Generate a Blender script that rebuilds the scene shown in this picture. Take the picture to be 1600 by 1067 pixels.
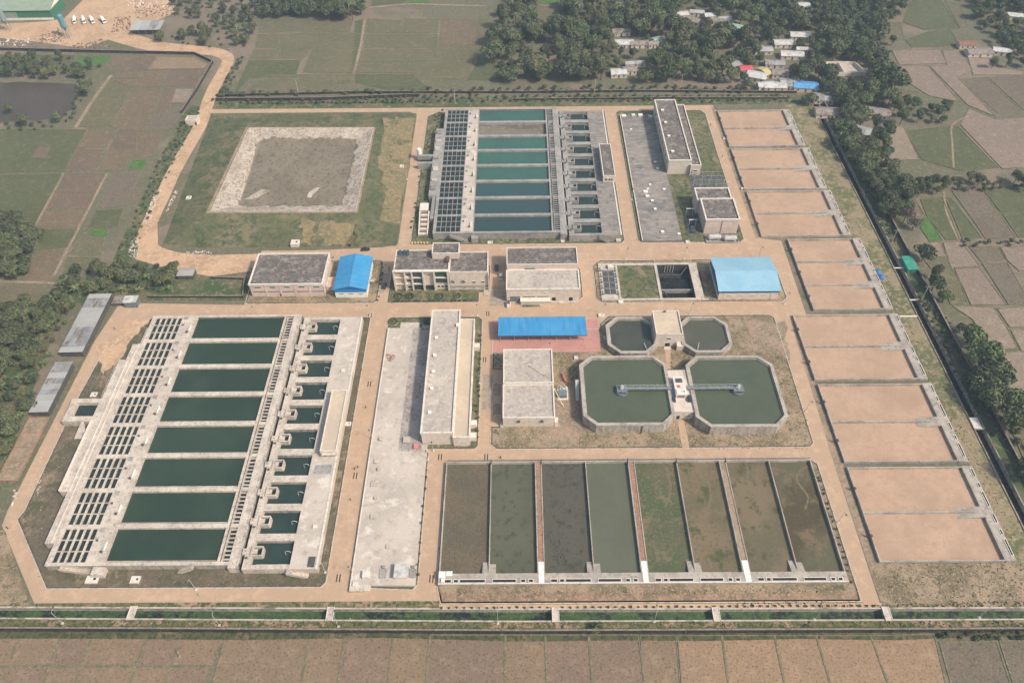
import bpy, bmesh, math, random
import numpy as np
from mathutils import Vector, Matrix
from mathutils.geometry import delaunay_2d_cdt

for _o in list(bpy.data.objects):
    bpy.data.objects.remove(_o)
SC = bpy.context.scene
COL = SC.collection

# ---------------------------------------------------------------- camera (metres; plant grid is X east, Y north)
CAM = Vector((0.0, -231.0, 250.0))
FPX = 1212.24                                   # focal length for a 1600 px wide frame
RIGHT = Vector((0.99994052, -0.00118211, -0.01084215))
DOWN = Vector((-0.00822221, -0.7348385, -0.67819229))
FWD = Vector((-0.00716553, 0.6782411, -0.73480451))
cd = bpy.data.cameras.new('camera')
cam = bpy.data.objects.new('camera', cd)
COL.objects.link(cam)
m = Matrix.Identity(4)
for i in range(3):
    m[i][0] = RIGHT[i]; m[i][1] = -DOWN[i]; m[i][2] = -FWD[i]; m[i][3] = CAM[i]
cam.matrix_world = m
cd.sensor_width = 36.0
cd.lens = 36.0 * FPX / 1600.0
cd.clip_start = 1.0
cd.clip_end = 12000.0
SC.camera = cam

# ---------------------------------------------------------------- world, sun, exposure
SUNV = Vector((0.82, -0.48, 1.0)).normalized()
EL = math.asin(SUNV.z)
AZ = math.atan2(SUNV.x, SUNV.y)
W = bpy.data.worlds.new('World'); SC.world = W; W.use_nodes = True
wn = W.node_tree
bg = wn.nodes['Background']
sky = wn.nodes.new('ShaderNodeTexSky'); sky.sky_type = 'NISHITA'
sky.sun_disc = False; sky.sun_elevation = EL; sky.sun_rotation = AZ
sky.air_density = 1.6; sky.dust_density = 4.0; sky.ozone_density = 1.0
wn.links.new(sky.outputs[0], bg.inputs[0]); bg.inputs[1].default_value = 0.135
sl = bpy.data.lights.new('sun', 'SUN'); sl.energy = 3.9; sl.angle = math.radians(4.5); sl.color = (1.0, 0.90, 0.78)
so = bpy.data.objects.new('sun', sl); COL.objects.link(so)
so.rotation_euler = SUNV.to_track_quat('Z', 'Y').to_euler(); so.location = (200, 100, 300)
SC.view_settings.view_transform = 'Standard'; SC.view_settings.look = 'None'
SC.view_settings.exposure = 0.10; SC.view_settings.gamma = 1.0
SC.view_settings.use_curve_mapping = False
SC.render.engine = 'CYCLES'
SC.cycles.volume_bounces = 0
SC.cycles.max_bounces = 6

rnd = random.Random(7)


def G(px, py, z=0.0):
    """survey: the plant-grid position of a point of the 1600 px photograph at height z"""
    r = FWD + RIGHT * ((px - 800) / FPX) + DOWN * ((py - 533.5) / FPX)
    t = (z - CAM.z) / r.z
    p = CAM + r * t
    return (p.x, p.y)


def GP(pts, z=0.0):
    return [G(a, b, z) for a, b in pts]


# ---------------------------------------------------------------- materials
MATS = {}


def mat(name, base, layers=(), rough=0.9, spec=0.3, bump=None, metal=0.0, wave=None):
    """layers: (kind, scale, colour, lo, hi[, stretch]) mixed over base in turn; positions are plant metres"""
    if name in MATS:
        return MATS[name]
    M = bpy.data.materials.new(name); M.use_nodes = True
    nt = M.node_tree; N = nt.nodes; L = nt.links
    b = N['Principled BSDF']
    b.inputs['Roughness'].default_value = rough
    b.inputs['Specular IOR Level'].default_value = spec
    b.inputs['Metallic'].default_value = metal
    geo = N.new('ShaderNodeNewGeometry')
    cur = None

    def src(stretch):
        if not stretch:
            return geo.outputs['Position']
        mp = N.new('ShaderNodeMapping'); mp.vector_type = 'POINT'
        mp.inputs['Scale'].default_value = stretch[:3]
        if len(stretch) > 3:
            mp.inputs['Rotation'].default_value = (0, 0, stretch[3])
        L.new(geo.outputs['Position'], mp.inputs['Vector'])
        return mp.outputs[0]

    for ly in layers:
        k, s, c, lo, hi = ly[:5]
        if k == 'n':
            if s > 1.1: s = .8 + s * .16          # grain that still shows at this distance
            lo -= .03; hi -= .035
            c = tuple(max(.006, min(.9, q + (p - q) * 1.4)) for p, q in zip(c, base))
        st = ly[5] if len(ly) > 5 else None
        if k == 'r':
            oi = N.new('ShaderNodeObjectInfo'); f = oi.outputs['Random']
        elif k == 'v':
            t = N.new('ShaderNodeTexVoronoi'); t.inputs['Scale'].default_value = s
            L.new(src(st), t.inputs['Vector']); f = t.outputs['Distance']
        elif k == 'c':
            t = N.new('ShaderNodeTexVoronoi'); t.inputs['Scale'].default_value = s
            L.new(src(st), t.inputs['Vector'])
            sp = N.new('ShaderNodeSeparateColor'); L.new(t.outputs['Color'], sp.inputs[0]); f = sp.outputs[0]
        elif k == 'e':
            t = N.new('ShaderNodeTexVoronoi'); t.feature = 'DISTANCE_TO_EDGE'; t.inputs['Scale'].default_value = s
            L.new(src(st), t.inputs['Vector']); f = t.outputs['Distance']
        elif k == 'w':
            t = N.new('ShaderNodeTexWave'); t.inputs['Scale'].default_value = s
            t.inputs['Distortion'].default_value = 1.2; t.inputs['Detail'].default_value = 2
            t.inputs['Detail Scale'].default_value = 1.0
            L.new(src(st), t.inputs['Vector']); f = t.outputs['Fac']
        else:
            t = N.new('ShaderNodeTexNoise'); t.inputs['Scale'].default_value = s
            t.inputs['Detail'].default_value = 5.0; t.inputs['Roughness'].default_value = 0.70
            L.new(src(st), t.inputs['Vector']); f = t.outputs['Fac']
        mr = N.new('ShaderNodeMapRange'); mr.interpolation_type = 'SMOOTHSTEP'
        mr.inputs['From Min'].default_value = lo; mr.inputs['From Max'].default_value = hi
        L.new(f, mr.inputs['Value'])
        mx = N.new('ShaderNodeMix'); mx.data_type = 'RGBA'
        L.new(mr.outputs[0], mx.inputs['Factor'])
        if cur is None:
            mx.inputs[6].default_value = (*base, 1)
        else:
            L.new(cur, mx.inputs[6])
        mx.inputs[7].default_value = (*c, 1)
        cur = mx.outputs[2]
    if cur is None:
        b.inputs['Base Color'].default_value = (*base, 1)
    else:
        L.new(cur, b.inputs['Base Color'])
    if wave or bump:
        bp = N.new('ShaderNodeBump')
        if wave:
            t = N.new('ShaderNodeTexWave'); t.inputs['Scale'].default_value = wave[0]
            t.bands_direction = wave[1]
            L.new(geo.outputs['Position'], t.inputs['Vector']); h = t.outputs['Fac']
            bp.inputs['Strength'].default_value = wave[2]; bp.inputs['Distance'].default_value = wave[3]
        else:
            t = N.new('ShaderNodeTexNoise'); t.inputs['Scale'].default_value = bump[0]
            t.inputs['Detail'].default_value = 6
            L.new(geo.outputs['Position'], t.inputs['Vector']); h = t.outputs['Fac']
            bp.inputs['Strength'].default_value = bump[1]; bp.inputs['Distance'].default_value = bump[2]
        L.new(h, bp.inputs['Height']); L.new(bp.outputs[0], b.inputs['Normal'])
    MATS[name] = M
    return M


def mul(c, k):
    return tuple(min(1, a * k) for a in c)


CONCT = mat('concrete_tank', (.42, .375, .32), [('n', .12, (.33, .29, .25), .42, .66), ('n', .6, (.25, .225, .195), .54, .74), ('n', 4, (.47, .42, .36), .55, .75)], bump=(1.2, .3, .06))
CONC = mat('concrete_pale', (.57, .50, .42), [('n', .12, (.48, .415, .35), .42, .66), ('n', .22, (.44, .38, .32), .50, .66), ('n', .6, (.36, .315, .27), .53, .72), ('n', 4, (.62, .545, .46), .52, .72)], bump=(3, .25, .05))
CONCG = mat('concrete_grey', (.33, .31, .285), [('n', .15, (.26, .25, .235), .42, .66), ('n', .8, (.20, .195, .185), .55, .75), ('n', 3, (.40, .37, .33), .56, .75)], bump=(3, .25, .05))
CONCW = mat('concrete_weathered', (.53, .46, .39), [('n', .07, (.44, .385, .33), .42, .66), ('n', .3, (.37, .325, .285), .54, .78), ('n', .14, (.60, .525, .45), .54, .7), ('n', 5, (.43, .38, .325), .54, .78)], bump=(2, .3, .05))
CONCWG = mat('concrete_weathered_grey', (.275, .24, .208), [('n', .06, (.20, .185, .17), .42, .66), ('n', .5, (.34, .305, .265), .50, .72, (.3, 1.6, 1)), ('n', .3, (.15, .14, .13), .54, .76), ('n', 5, (.21, .195, .175), .54, .75)], bump=(2, .3, .05))
WALLST = mat('wall_stained', (.42, .375, .32), [('n', .5, (.25, .225, .195), .45, .7, (1, 1, .25)), ('n', 2.5, (.33, .30, .26), .5, .7, (1, 1, .3))], bump=(2, .2, .04))
CREAM = mat('paint_cream', (.62, .535, .455), [('n', .4, (.55, .47, .40), .45, .7), ('n', 1.6, (.48, .42, .36), .6, .8, (1, 1, .3))], rough=.8)
PINKISH = mat('paint_pinkish', (.60, .48, .42), [('n', .4, (.54, .43, .375), .45, .7), ('n', 1.6, (.46, .38, .33), .6, .8, (1, 1, .3))], rough=.8)
SALMON = mat('paint_salmon', (.56, .40, .31), [('n', .6, (.50, .36, .28), .45, .7)], rough=.8)
COPING = mat('coping_white', (.66, .60, .53), [('n', .6, (.52, .47, .41), .5, .75), ('n', 3, (.42, .38, .33), .6, .8)], rough=.85)
ROOFD = mat('roof_dark', (.150, .128, .116), [('n', .10, (.115, .098, .09), .42, .62), ('n', .35, (.235, .205, .18), .50, .66), ('n', .8, (.085, .075, .07), .50, .66), ('n', 5, (.25, .22, .195), .56, .68)], bump=(2, .3, .05))
ROOFB = mat('roof_beige', (.47, .41, .345), [('n', .07, (.41, .36, .31), .42, .62), ('n', .3, (.34, .30, .265), .50, .70), ('n', .8, (.53, .465, .395), .50, .68), ('n', 5, (.37, .325, .28), .54, .7)], bump=(2, .2, .04))
ROOFY = mat('roof_cream', (.56, .45, .33), [('n', .12, (.50, .41, .31), .42, .62), ('n', .6, (.46, .385, .30), .56, .76)], bump=(2, .2, .04))
ROAD = mat('road_tan', (.432, .308, .205), [('n', .5, (.40, .275, .185), .5, .7, (1, .12, 1)), ('n', .5, (.48, .335, .23), .52, .7, (.12, 1, 1)), ('n', .03, (.42, .295, .20), .40, .62), ('n', .22, (.49, .34, .23), .5, .7), ('n', .7, (.39, .275, .185), .56, .74), ('n', 4, (.43, .30, .20), .5, .7)], bump=(3, .2, .03))
ROADD = mat('road_dirt', (.50, .335, .21), [('n', .08, (.42, .275, .17), .45, .65), ('n', .5, (.55, .385, .255), .5, .7), ('n', 2.0, (.36, .245, .155), .55, .75)], bump=(1.5, .4, .1))
KERB = mat('kerb_concrete', (.22, .18, .14), [('n', .5, (.17, .14, .11), .45, .65), ('n', 3, (.40, .33, .26), .55, .75)])
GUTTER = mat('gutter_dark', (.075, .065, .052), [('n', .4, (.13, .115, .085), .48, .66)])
KERBW = mat('kerb_pale', (.52, .45, .37), [('n', .6, (.34, .29, .24), .5, .7)])
WATER = mat('water_green', (.030, .052, .034), [('n', .05, (.034, .057, .038), .4, .65), ('n', .02, (.026, .047, .031), .45, .6)], rough=.3, spec=.28, bump=(1.3, .08, .05))
WATERT = mat('water_teal', (.048, .108, .094), [('n', .03, (.050, .10, .084), .4, .65), ('n', .09, (.047, .118, .094), .45, .65)], rough=.3, spec=.28, bump=(1.3, .08, .05))
WATERD = mat('water_dark', (.014, .024, .021), [('n', .3, (.022, .034, .027), .45, .65)], rough=.15, spec=.5)
WATERF = mat('water_filter', (.022, .040, .034), [('n', .1, (.026, .046, .038), .4, .65)], rough=.22, spec=.35, bump=(1.5, .06, .05))
WATERO = mat('water_olive', (.075, .092, .058), [('n', .05, (.08, .097, .062), .4, .65), ('n', .15, (.071, .088, .056), .5, .7)], rough=.3, spec=.28, bump=(1.0, .06, .05))
WATERP = mat('water_pond', (.070, .058, .045), [('n', .04, (.08, .066, .052), .4, .65)], rough=.35, spec=.15, bump=(.8, .05, .05))
SLURRY = mat('slurry_tan', (.41, .288, .196), [('n', .5, (.385, .26, .178), .5, .7, (.12, 1, 1)), ('r', 1, (.385, .262, .182), 0, 1), ('n', .035, (.375, .252, .172), .5, .68), ('n', .05, (.445, .305, .21), .4, .65), ('n', .3, (.395, .265, .18), .52, .7), ('n', 2, (.36, .245, .165), .56, .72)], rough=.6, bump=(.8, .1, .05))
LINER = mat('liner_pale', (.44, .38, .315), [('n', .12, (.35, .295, .235), .45, .62), ('n', .5, (.25, .21, .165), .50, .68), ('n', 4, (.55, .47, .39), .5, .7)], bump=(2, .4, .1))
MUD = mat('mud_brown', (.185, .155, .11), [('n', .05, (.215, .18, .13), .42, .62), ('n', .6, (.13, .108, .074), .5, .7), ('n', .2, (.22, .175, .115), .6, .72)], rough=.6, bump=(1, .2, .05))
PLOT = mat('plot_dry_grass', (.315, .235, .158), [('n', .06, (.215, .165, .105), .46, .62), ('n', .3, (.165, .138, .08), .54, .68), ('n', 2.2, (.36, .275, .18), .54, .68), ('n', 6, (.10, .09, .05), .58, .70)], bump=(4, .6, .15))
PLOTG = mat('plot_green_grass', (.135, .132, .062), [('n', .10, (.225, .185, .11), .49, .60), ('n', .4, (.078, .095, .042), .47, .62), ('n', 2.2, (.23, .19, .11), .58, .72), ('n', 6, (.07, .075, .035), .56, .70)], bump=(4, .6, .15))
LAWN = mat('lawn_green', (.105, .105, .05), [('n', .03, (.165, .14, .078), .46, .62), ('n', .3, (.075, .088, .04), .48, .66), ('n', .11, (.062, .08, .034), .54, .66), ('n', 3, (.13, .13, .065), .52, .68)], bump=(3, .6, .15))
LAWND = mat('lawn_dry', (.255, .185, .10), [('n', .12, (.125, .118, .06), .52, .64), ('n', .07, (.20, .165, .085), .42, .62), ('n', .6, (.31, .225, .125), .5, .7), ('n', 3, (.17, .14, .075), .55, .7)], bump=(3, .5, .15))
SOILR = mat('soil_red', (.33, .175, .115), [('n', .3, (.26, .16, .11), .45, .65), ('n', 1.5, (.17, .125, .08), .55, .72), ('n', 4, (.40, .24, .17), .55, .7)], bump=(3, .5, .1))
SOILV = mat('soil_verge', (.31, .225, .155), [('n', .15, (.24, .185, .125), .45, .62), ('n', .9, (.37, .275, .195), .52, .7), ('n', 4, (.18, .145, .10), .58, .72)], bump=(3, .5, .1))
GRAVEL = mat('gravel_grey', (.115, .115, .105), [('n', .3, (.085, .09, .08), .45, .65), ('n', 5, (.19, .18, .165), .55, .7)], bump=(6, .6, .08))
PINKP = mat('paving_pink', (.47, .235, .20), [('n', .15, (.42, .215, .185), .45, .65), ('n', 1.5, (.50, .27, .235), .55, .75), ('e', .45, (.45, .22, .19), .03, .0)])
BLUE = mat('metal_blue', (.045, .255, .50), [('n', .15, (.06, .275, .51), .45, .65), ('n', .5, (.035, .215, .43), .5, .7, (2, .15, 1))], rough=.45, spec=.4, wave=(1.6, 'X', .35, .08))
BLUEY = mat('metal_blue_ridged', (.045, .27, .52), [('n', .15, (.06, .29, .53), .45, .65), ('n', .5, (.035, .225, .45), .5, .7, (.15, 2, 1))], rough=.45, spec=.4, wave=(1.6, 'Y', .35, .08))
BLUED = mat('metal_blue_deep', (.012, .12, .33), rough=.5)
BLUEL = mat('metal_blue_pale', (.24, .43, .55), [('n', .10, (.27, .46, .57), .42, .62), ('n', 1.2, (.21, .39, .52), .55, .75)], rough=.4, spec=.45, wave=(1.4, 'X', .3, .06))
TIN = mat('tin_grey', (.33, .332, .335), [('n', .2, (.25, .25, .25), .45, .62), ('n', .5, (.215, .185, .16), .53, .66, (1, .3, 1)), ('r', 1, (.43, .42, .40), 0, 1)], rough=.5, spec=.4, metal=.0, wave=(1.5, 'X', .6, .08))
TINR = mat('tin_rusty', (.27, .235, .21), [('n', .25, (.20, .145, .115), .48, .66), ('n', 1.2, (.36, .33, .30), .52, .7)], rough=.7, wave=(1.5, 'X', .6, .08))
TINW = mat('tin_bright', (.56, .55, .53), [('n', .4, (.44, .42, .39), .48, .66)], rough=.5, wave=(1.5, 'X', .5, .06))
TINRED = mat('tin_red', (.55, .10, .12), [('n', .4, (.45, .085, .10), .48, .66)], rough=.5)
TINGR = mat('tin_green', (.04, .27, .18), [('n', .4, (.06, .32, .22), .48, .66)], rough=.5, wave=(1.5, 'Y', .5, .06))
TINOL = mat('tin_olive', (.27, .33, .25), [('n', .2, (.23, .29, .22), .48, .66), ('n', 1, (.30, .36, .28), .55, .7)], rough=.5, wave=(1.2, 'X', .5, .08))
GREENP = mat('paint_green', (.05, .17, .10), rough=.6)
METAL = mat('metal_bluegrey', (.17, .21, .22), [('n', 1, (.13, .16, .17), .45, .65)], rough=.5)
METALD = mat('metal_dark', (.06, .065, .068), [('n', 1, (.09, .09, .09), .45, .65)], rough=.6)
STEEL = mat('steel_pale', (.48, .48, .46), [('n', 1, (.40, .40, .38), .45, .65)], rough=.45)
WHITE = mat('paint_white', (.75, .73, .68), [('n', 1, (.62, .60, .55), .5, .7)], rough=.6)
DARK = mat('dark_opening', (.02, .02, .02), rough=.8)
GLASS = mat('glass_dark', (.025, .035, .042), rough=.12, spec=.6)
GLASSB = mat('glass_blue', (.03, .055, .075), [('n', .8, (.045, .075, .09), .45, .6)], rough=.10, spec=.6)
GLASSG = mat('louvre_green', (.04, .085, .06), rough=.4)
BROWN = mat('brown_trim', (.13, .075, .055), rough=.7)
BRICK = mat('brick_red', (.26, .125, .085), [('n', .8, (.20, .105, .075), .45, .65), ('n', 4, (.34, .21, .16), .55, .72)], bump=(4, .5, .06))
PIPEY = mat('pipe_cream', (.60, .53, .37), rough=.6)
CARB = mat('car_dark_blue', (.03, .045, .07), rough=.25, spec=.6)
CARW = mat('car_white', (.72, .73, .72), rough=.3, spec=.5)
CARK = mat('car_black', (.018, .02, .022), rough=.3, spec=.6)
TYRE = mat('tyre_black', (.02, .02, .02), rough=.9)
LAMPG = mat('lamp_lens', (.75, .72, .62), rough=.2)
TARPB = mat('tarp_blue', (.03, .13, .36), [('n', .8, (.05, .18, .44), .45, .65)], rough=.5, bump=(2, .6, .2))
ORANGE = mat('rust_orange', (.42, .16, .09), [('n', 1, (.34, .13, .08), .45, .65)], rough=.7)
SKIN = mat('skin_brown', (.22, .12, .08), rough=.7)
CLOTHD = mat('cloth_dark', (.03, .03, .04), [('r', 1, (.30, .10, .07), .45, 1)], rough=.9)
CLOTHW = mat('cloth_light', (.45, .44, .42), rough=.9)
TRUNK = mat('bark_brown', (.10, .075, .055), [('n', 2, (.16, .12, .09), .5, .7)], bump=(4, .5, .05))


def leafmat(name, a, b, c):
    return mat(name, mul(a, .58), [('r', 1, mul(b, .92), 0, 1), ('n', .35, mul(c, .78), .45, .65), ('n', 1.6, mul(a, .42), .52, .68), ('n', 1.1, mul(c, 1.1), .60, .74)], rough=.75, spec=.25)


LEAF = [leafmat('leaf_dark', (.078, .110, .058), (.100, .124, .066), (.128, .146, .074)),
        leafmat('leaf_mid', (.098, .140, .064), (.120, .146, .070), (.155, .180, .082)),
        leafmat('leaf_olive', (.135, .152, .070), (.115, .140, .068), (.175, .184, .086)),
        leafmat('leaf_fresh', (.105, .178, .062), (.140, .190, .070), (.165, .215, .085))]
LEAFR = leafmat('leaf_russet', (.13, .105, .078), (.115, .105, .075), (.15, .125, .09))


# ---------------------------------------------------------------- mesh helpers
OFF = {}


class MB:
    def __init__(s):
        s.v = []; s.f = []

    def box(s, x0, y0, z0, x1, y1, z1):
        if x0 > x1: x0, x1 = x1, x0
        if y0 > y1: y0, y1 = y1, y0
        n = len(s.v)
        s.v += [(x0, y0, z0), (x1, y0, z0), (x1, y1, z0), (x0, y1, z0), (x0, y0, z1), (x1, y0, z1), (x1, y1, z1), (x0, y1, z1)]
        for q in ((0, 3, 2, 1), (4, 5, 6, 7), (0, 1, 5, 4), (1, 2, 6, 5), (2, 3, 7, 6), (3, 0, 4, 7)):
            s.f.append(tuple(n + k for k in q))
        return s

    def poly(s, pts, z=None):
        n = len(s.v)
        s.v += [(p[0], p[1], p[2] if z is None else z) for p in pts]
        s.f.append(tuple(range(n, n + len(pts))))
        return s

    def prism(s, pts, z0, z1):
        a = sum(pts[i][0] * pts[(i + 1) % len(pts)][1] - pts[(i + 1) % len(pts)][0] * pts[i][1] for i in range(len(pts)))
        if a < 0: pts = pts[::-1]
        n = len(s.v); k = len(pts)
        s.v += [(p[0], p[1], z0) for p in pts] + [(p[0], p[1], z1) for p in pts]
        for i in range(k):
            j = (i + 1) % k
            s.f.append((n + i, n + j, n + k + j, n + k + i))
        s.f.append(tuple(range(n + k, n + 2 * k)))
        s.f.append(tuple(range(n + k - 1, n - 1, -1)))
        return s

    def loop(s, pts, w, z0, z1):
        """a closed strip of width w laid inside the outline pts (counter-clockwise)"""
        a = sum(pts[i][0] * pts[(i + 1) % len(pts)][1] - pts[(i + 1) % len(pts)][0] * pts[i][1] for i in range(len(pts)))
        if a < 0: pts = pts[::-1]
        inn = inset(pts, w)
        n = len(s.v); k = len(pts)
        for zz, P in ((z0, pts), (z1, pts), (z1, inn), (z0, inn)):
            s.v += [(p[0], p[1], zz) for p in P]
        for i in range(k):
            j = (i + 1) % k
            for r in range(3):
                s.f.append((n + r * k + i, n + r * k + j, n + (r + 1) * k + j, n + (r + 1) * k + i))
        return s

    def ring(s, x0, y0, x1, y1, t, z0, z1):
        return s.loop([(x0, y0), (x1, y0), (x1, y1), (x0, y1)], t, z0, z1)

    def cyl(s, x, y, z0, z1, r, n=12, r2=None):
        r2 = r if r2 is None else r2
        b = len(s.v)
        for k in range(n):
            a = 2 * math.pi * k / n
            s.v.append((x + r * math.cos(a), y + r * math.sin(a), z0))
        for k in range(n):
            a = 2 * math.pi * k / n
            s.v.append((x + r2 * math.cos(a), y + r2 * math.sin(a), z1))
        for k in range(n):
            j = (k + 1) % n
            s.f.append((b + k, b + j, b + n + j, b + n + k))
        s.f.append(tuple(range(b + n, b + 2 * n))); s.f.append(tuple(range(b + n - 1, b - 1, -1)))
        return s

    def tube(s, p, q, r, n=6, r2=None):
        p = Vector(p); q = Vector(q); d = (q - p)
        if d.length < 1e-6: return s
        d.normalize()
        u = d.orthogonal().normalized(); w = d.cross(u)
        r2 = r if r2 is None else r2
        b = len(s.v)
        for c, rr in ((p, r), (q, r2)):
            for k in range(n):
                a = 2 * math.pi * k / n
                s.v.append(tuple(c + u * (rr * math.cos(a)) + w * (rr * math.sin(a))))
        for k in range(n):
            j = (k + 1) % n
            s.f.append((b + k, b + j, b + n + j, b + n + k))
        s.f.append(tuple(range(b + n, b + 2 * n))); s.f.append(tuple(range(b + n - 1, b - 1, -1)))
        return s

    def path(s, pts, r, n=6):
        for a, b in zip(pts[:-1], pts[1:]): s.tube(a, b, r, n)
        return s

    def lathe(s, x, y, prof, n=14):
        b = len(s.v)
        for r, z in prof:
            for k in range(n):
                a = 2 * math.pi * k / n
                s.v.append((x + r * math.cos(a), y + r * math.sin(a), z))
        for i in range(len(prof) - 1):
            for k in range(n):
                j = (k + 1) % n
                s.f.append((b + i * n + k, b + i * n + j, b + (i + 1) * n + j, b + (i + 1) * n + k))
        s.f.append(tuple(range(b + (len(prof) - 1) * n, b + len(prof) * n)))
        return s

    def loft(s, secs, cap=True):
        """secs: list of equally long closed sections (3D points)"""
        b = len(s.v); k = len(secs[0])
        for sec in secs: s.v += [tuple(p) for p in sec]
        for i in range(len(secs) - 1):
            for a in range(k):
                c = (a + 1) % k
                s.f.append((b + i * k + a, b + i * k + c, b + (i + 1) * k + c, b + (i + 1) * k + a))
        if cap:
            s.f.append(tuple(range(b + k - 1, b - 1, -1)))
            s.f.append(tuple(range(b + (len(secs) - 1) * k, b + len(secs) * k)))
        return s

    def mesh(s, name, off=(0, 0, 0)):
        me = bpy.data.meshes.new(name)
        ox, oy, oz = off
        me.from_pydata([(a - ox, b - oy, c - oz) for a, b, c in s.v], [], s.f)
        me.update()
        return me


def inset(pts, w):
    k = len(pts); out = []
    for i in range(k):
        p0 = Vector(pts[i - 1][:2]); p1 = Vector(pts[i][:2]); p2 = Vector(pts[(i + 1) % k][:2])
        d1 = (p1 - p0).normalized(); d2 = (p2 - p1).normalized()
        n1 = Vector((-d1.y, d1.x)); n2 = Vector((-d2.y, d2.x))
        bis = n1 + n2
        q = bis.length_squared
        if q < 1e-4:
            v = n1 * w
        else:
            v = bis * (2 * w / q)
        out.append((p1.x + v.x, p1.y + v.y))
    return out


def link(o):
    COL.objects.link(o); return o


def thing(name, label, cat, loc=(0, 0, 0), group=None):
    o = bpy.data.objects.new(name, None); link(o)
    o.empty_display_size = 0.5
    o.location = loc; OFF[o.name] = tuple(loc)
    o['label'] = label; o['category'] = cat
    if group: o['group'] = group
    return o


def part(name, mb, material, parent, label=None, kind=None):
    off = OFF[parent.name]
    me = mb.mesh(name, off)
    me.materials.append(material)
    o = bpy.data.objects.new(name, me); link(o)
    o.parent = parent
    OFF[o.name] = off
    if label: o['label'] = label
    if kind: o['kind'] = kind
    return o


def single(name, mb, material, label, cat, loc=(0, 0, 0), group=None):
    me = mb.mesh(name, loc); me.materials.append(material)
    o = bpy.data.objects.new(name, me); link(o); o.location = loc
    OFF[o.name] = tuple(loc)
    o['label'] = label; o['category'] = cat
    if group: o['group'] = group
    return o


def struct(name, mb, material, kind='structure', label=None):
    me = mb.mesh(name); me.materials.append(material)
    o = bpy.data.objects.new(name, me); link(o)
    OFF[o.name] = (0, 0, 0)
    o['kind'] = kind
    if label: o['label'] = label
    return o


def dup(root, loc, rz=0.0, sc=1.0, label=None, group=None, swap=None):
    r = root.copy(); link(r); r.location = loc; r.rotation_euler = (0, 0, rz); r.scale = (sc, sc, sc) if not isinstance(sc, tuple) else sc
    if label: r['label'] = label
    if group: r['group'] = group
    for ch in root.children:
        c = ch.copy(); link(c); c.parent = r
        if swap and ch.data and ch.data.materials and ch.data.materials[0].name in swap:
            c.data = swap[ch.data.materials[0].name][ch.data.name]
        for g in ch.children:
            d = g.copy(); link(d); d.parent = c
    return r


def chamfer(x0, y0, x1, y1, c):
    return [(x0 + c, y0), (x1 - c, y0), (x1, y0 + c), (x1, y1 - c), (x1 - c, y1), (x0 + c, y1), (x0, y1 - c), (x0, y0 + c)]


def strip(pts, w, z):
    """a road sheet along the centre line pts; w one width or one per point"""
    n = len(pts); ws = w if isinstance(w, (list, tuple)) else [w] * n
    L = []; R = []
    for i in range(n):
        a = Vector(pts[max(0, i - 1)]); b = Vector(pts[min(n - 1, i + 1)])
        d = (b - a).normalized(); nn = Vector((-d.y, d.x)) * (ws[i] / 2)
        p = Vector(pts[i]); L.append(p + nn); R.append(p - nn)
    mb = MB()
    mb.v = [(p.x, p.y, z) for p in L] + [(p.x, p.y, z) for p in R]
    mb.f = [(n + i, n + i + 1, i + 1, i) for i in range(n - 1)]
    return mb


def smooth(pts, k=4):
    """Catmull-Rom through pts"""
    P = [Vector(p) for p in pts]; out = []
    for i in range(len(P) - 1):
        p0 = P[max(0, i - 1)]; p1 = P[i]; p2 = P[i + 1]; p3 = P[min(len(P) - 1, i + 2)]
        for t in range(k):
            u = t / k
            out.append(0.5 * ((2 * p1) + (p2 - p0) * u + (2 * p0 - 5 * p1 + 4 * p2 - p3) * u * u + (3 * p1 - p0 - 3 * p2 + p3) * u ** 3))
    out.append(P[-1])
    return [tuple(p) for p in out]

# ================================================================ SETTING
def inpoly(x, y, P):
    r = False; n = len(P); j = n - 1
    for i in range(n):
        if (P[i][1] > y) != (P[j][1] > y) and x < (P[j][0] - P[i][0]) * (y - P[i][1]) / (P[j][1] - P[i][1]) + P[i][0]:
            r = not r
        j = i
    return r


def lerp_line(tab):
    def f(x):
        for (a, b), (c, d) in zip(tab[:-1], tab[1:]):
            if x <= c: return b + (d - b) * (x - a) / (c - a)
        return tab[-1][1]
    return f


yN = lerp_line([(-420, -117.5), (-175, -120.0), (0, -121.7), (120, -122.1), (400, -122.6)])
yS = lerp_line([(-420, -120.8), (-175, -123.3), (0, -125.4), (120, -125.6), (400, -125.8)])
yW = lerp_line([(-420, -126.0), (-175, -127.6), (0, -129.6), (120, -129.8), (400, -130.0)])
XA, XB = 179.7, 183.4
XS = [-420, -175, 0, 120, XA]
canal_hole = [(x, yN(x)) for x in XS] + [(XA, 197), (XB, 197)] + [(XB, yS(XB))] + [(x, yS(x)) for x in XS[-2::-1]]
pit_hole = [(66.9, 25.3), (82.2, 25.3), (82.2, 48.2), (66.9, 48.2)]

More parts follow.
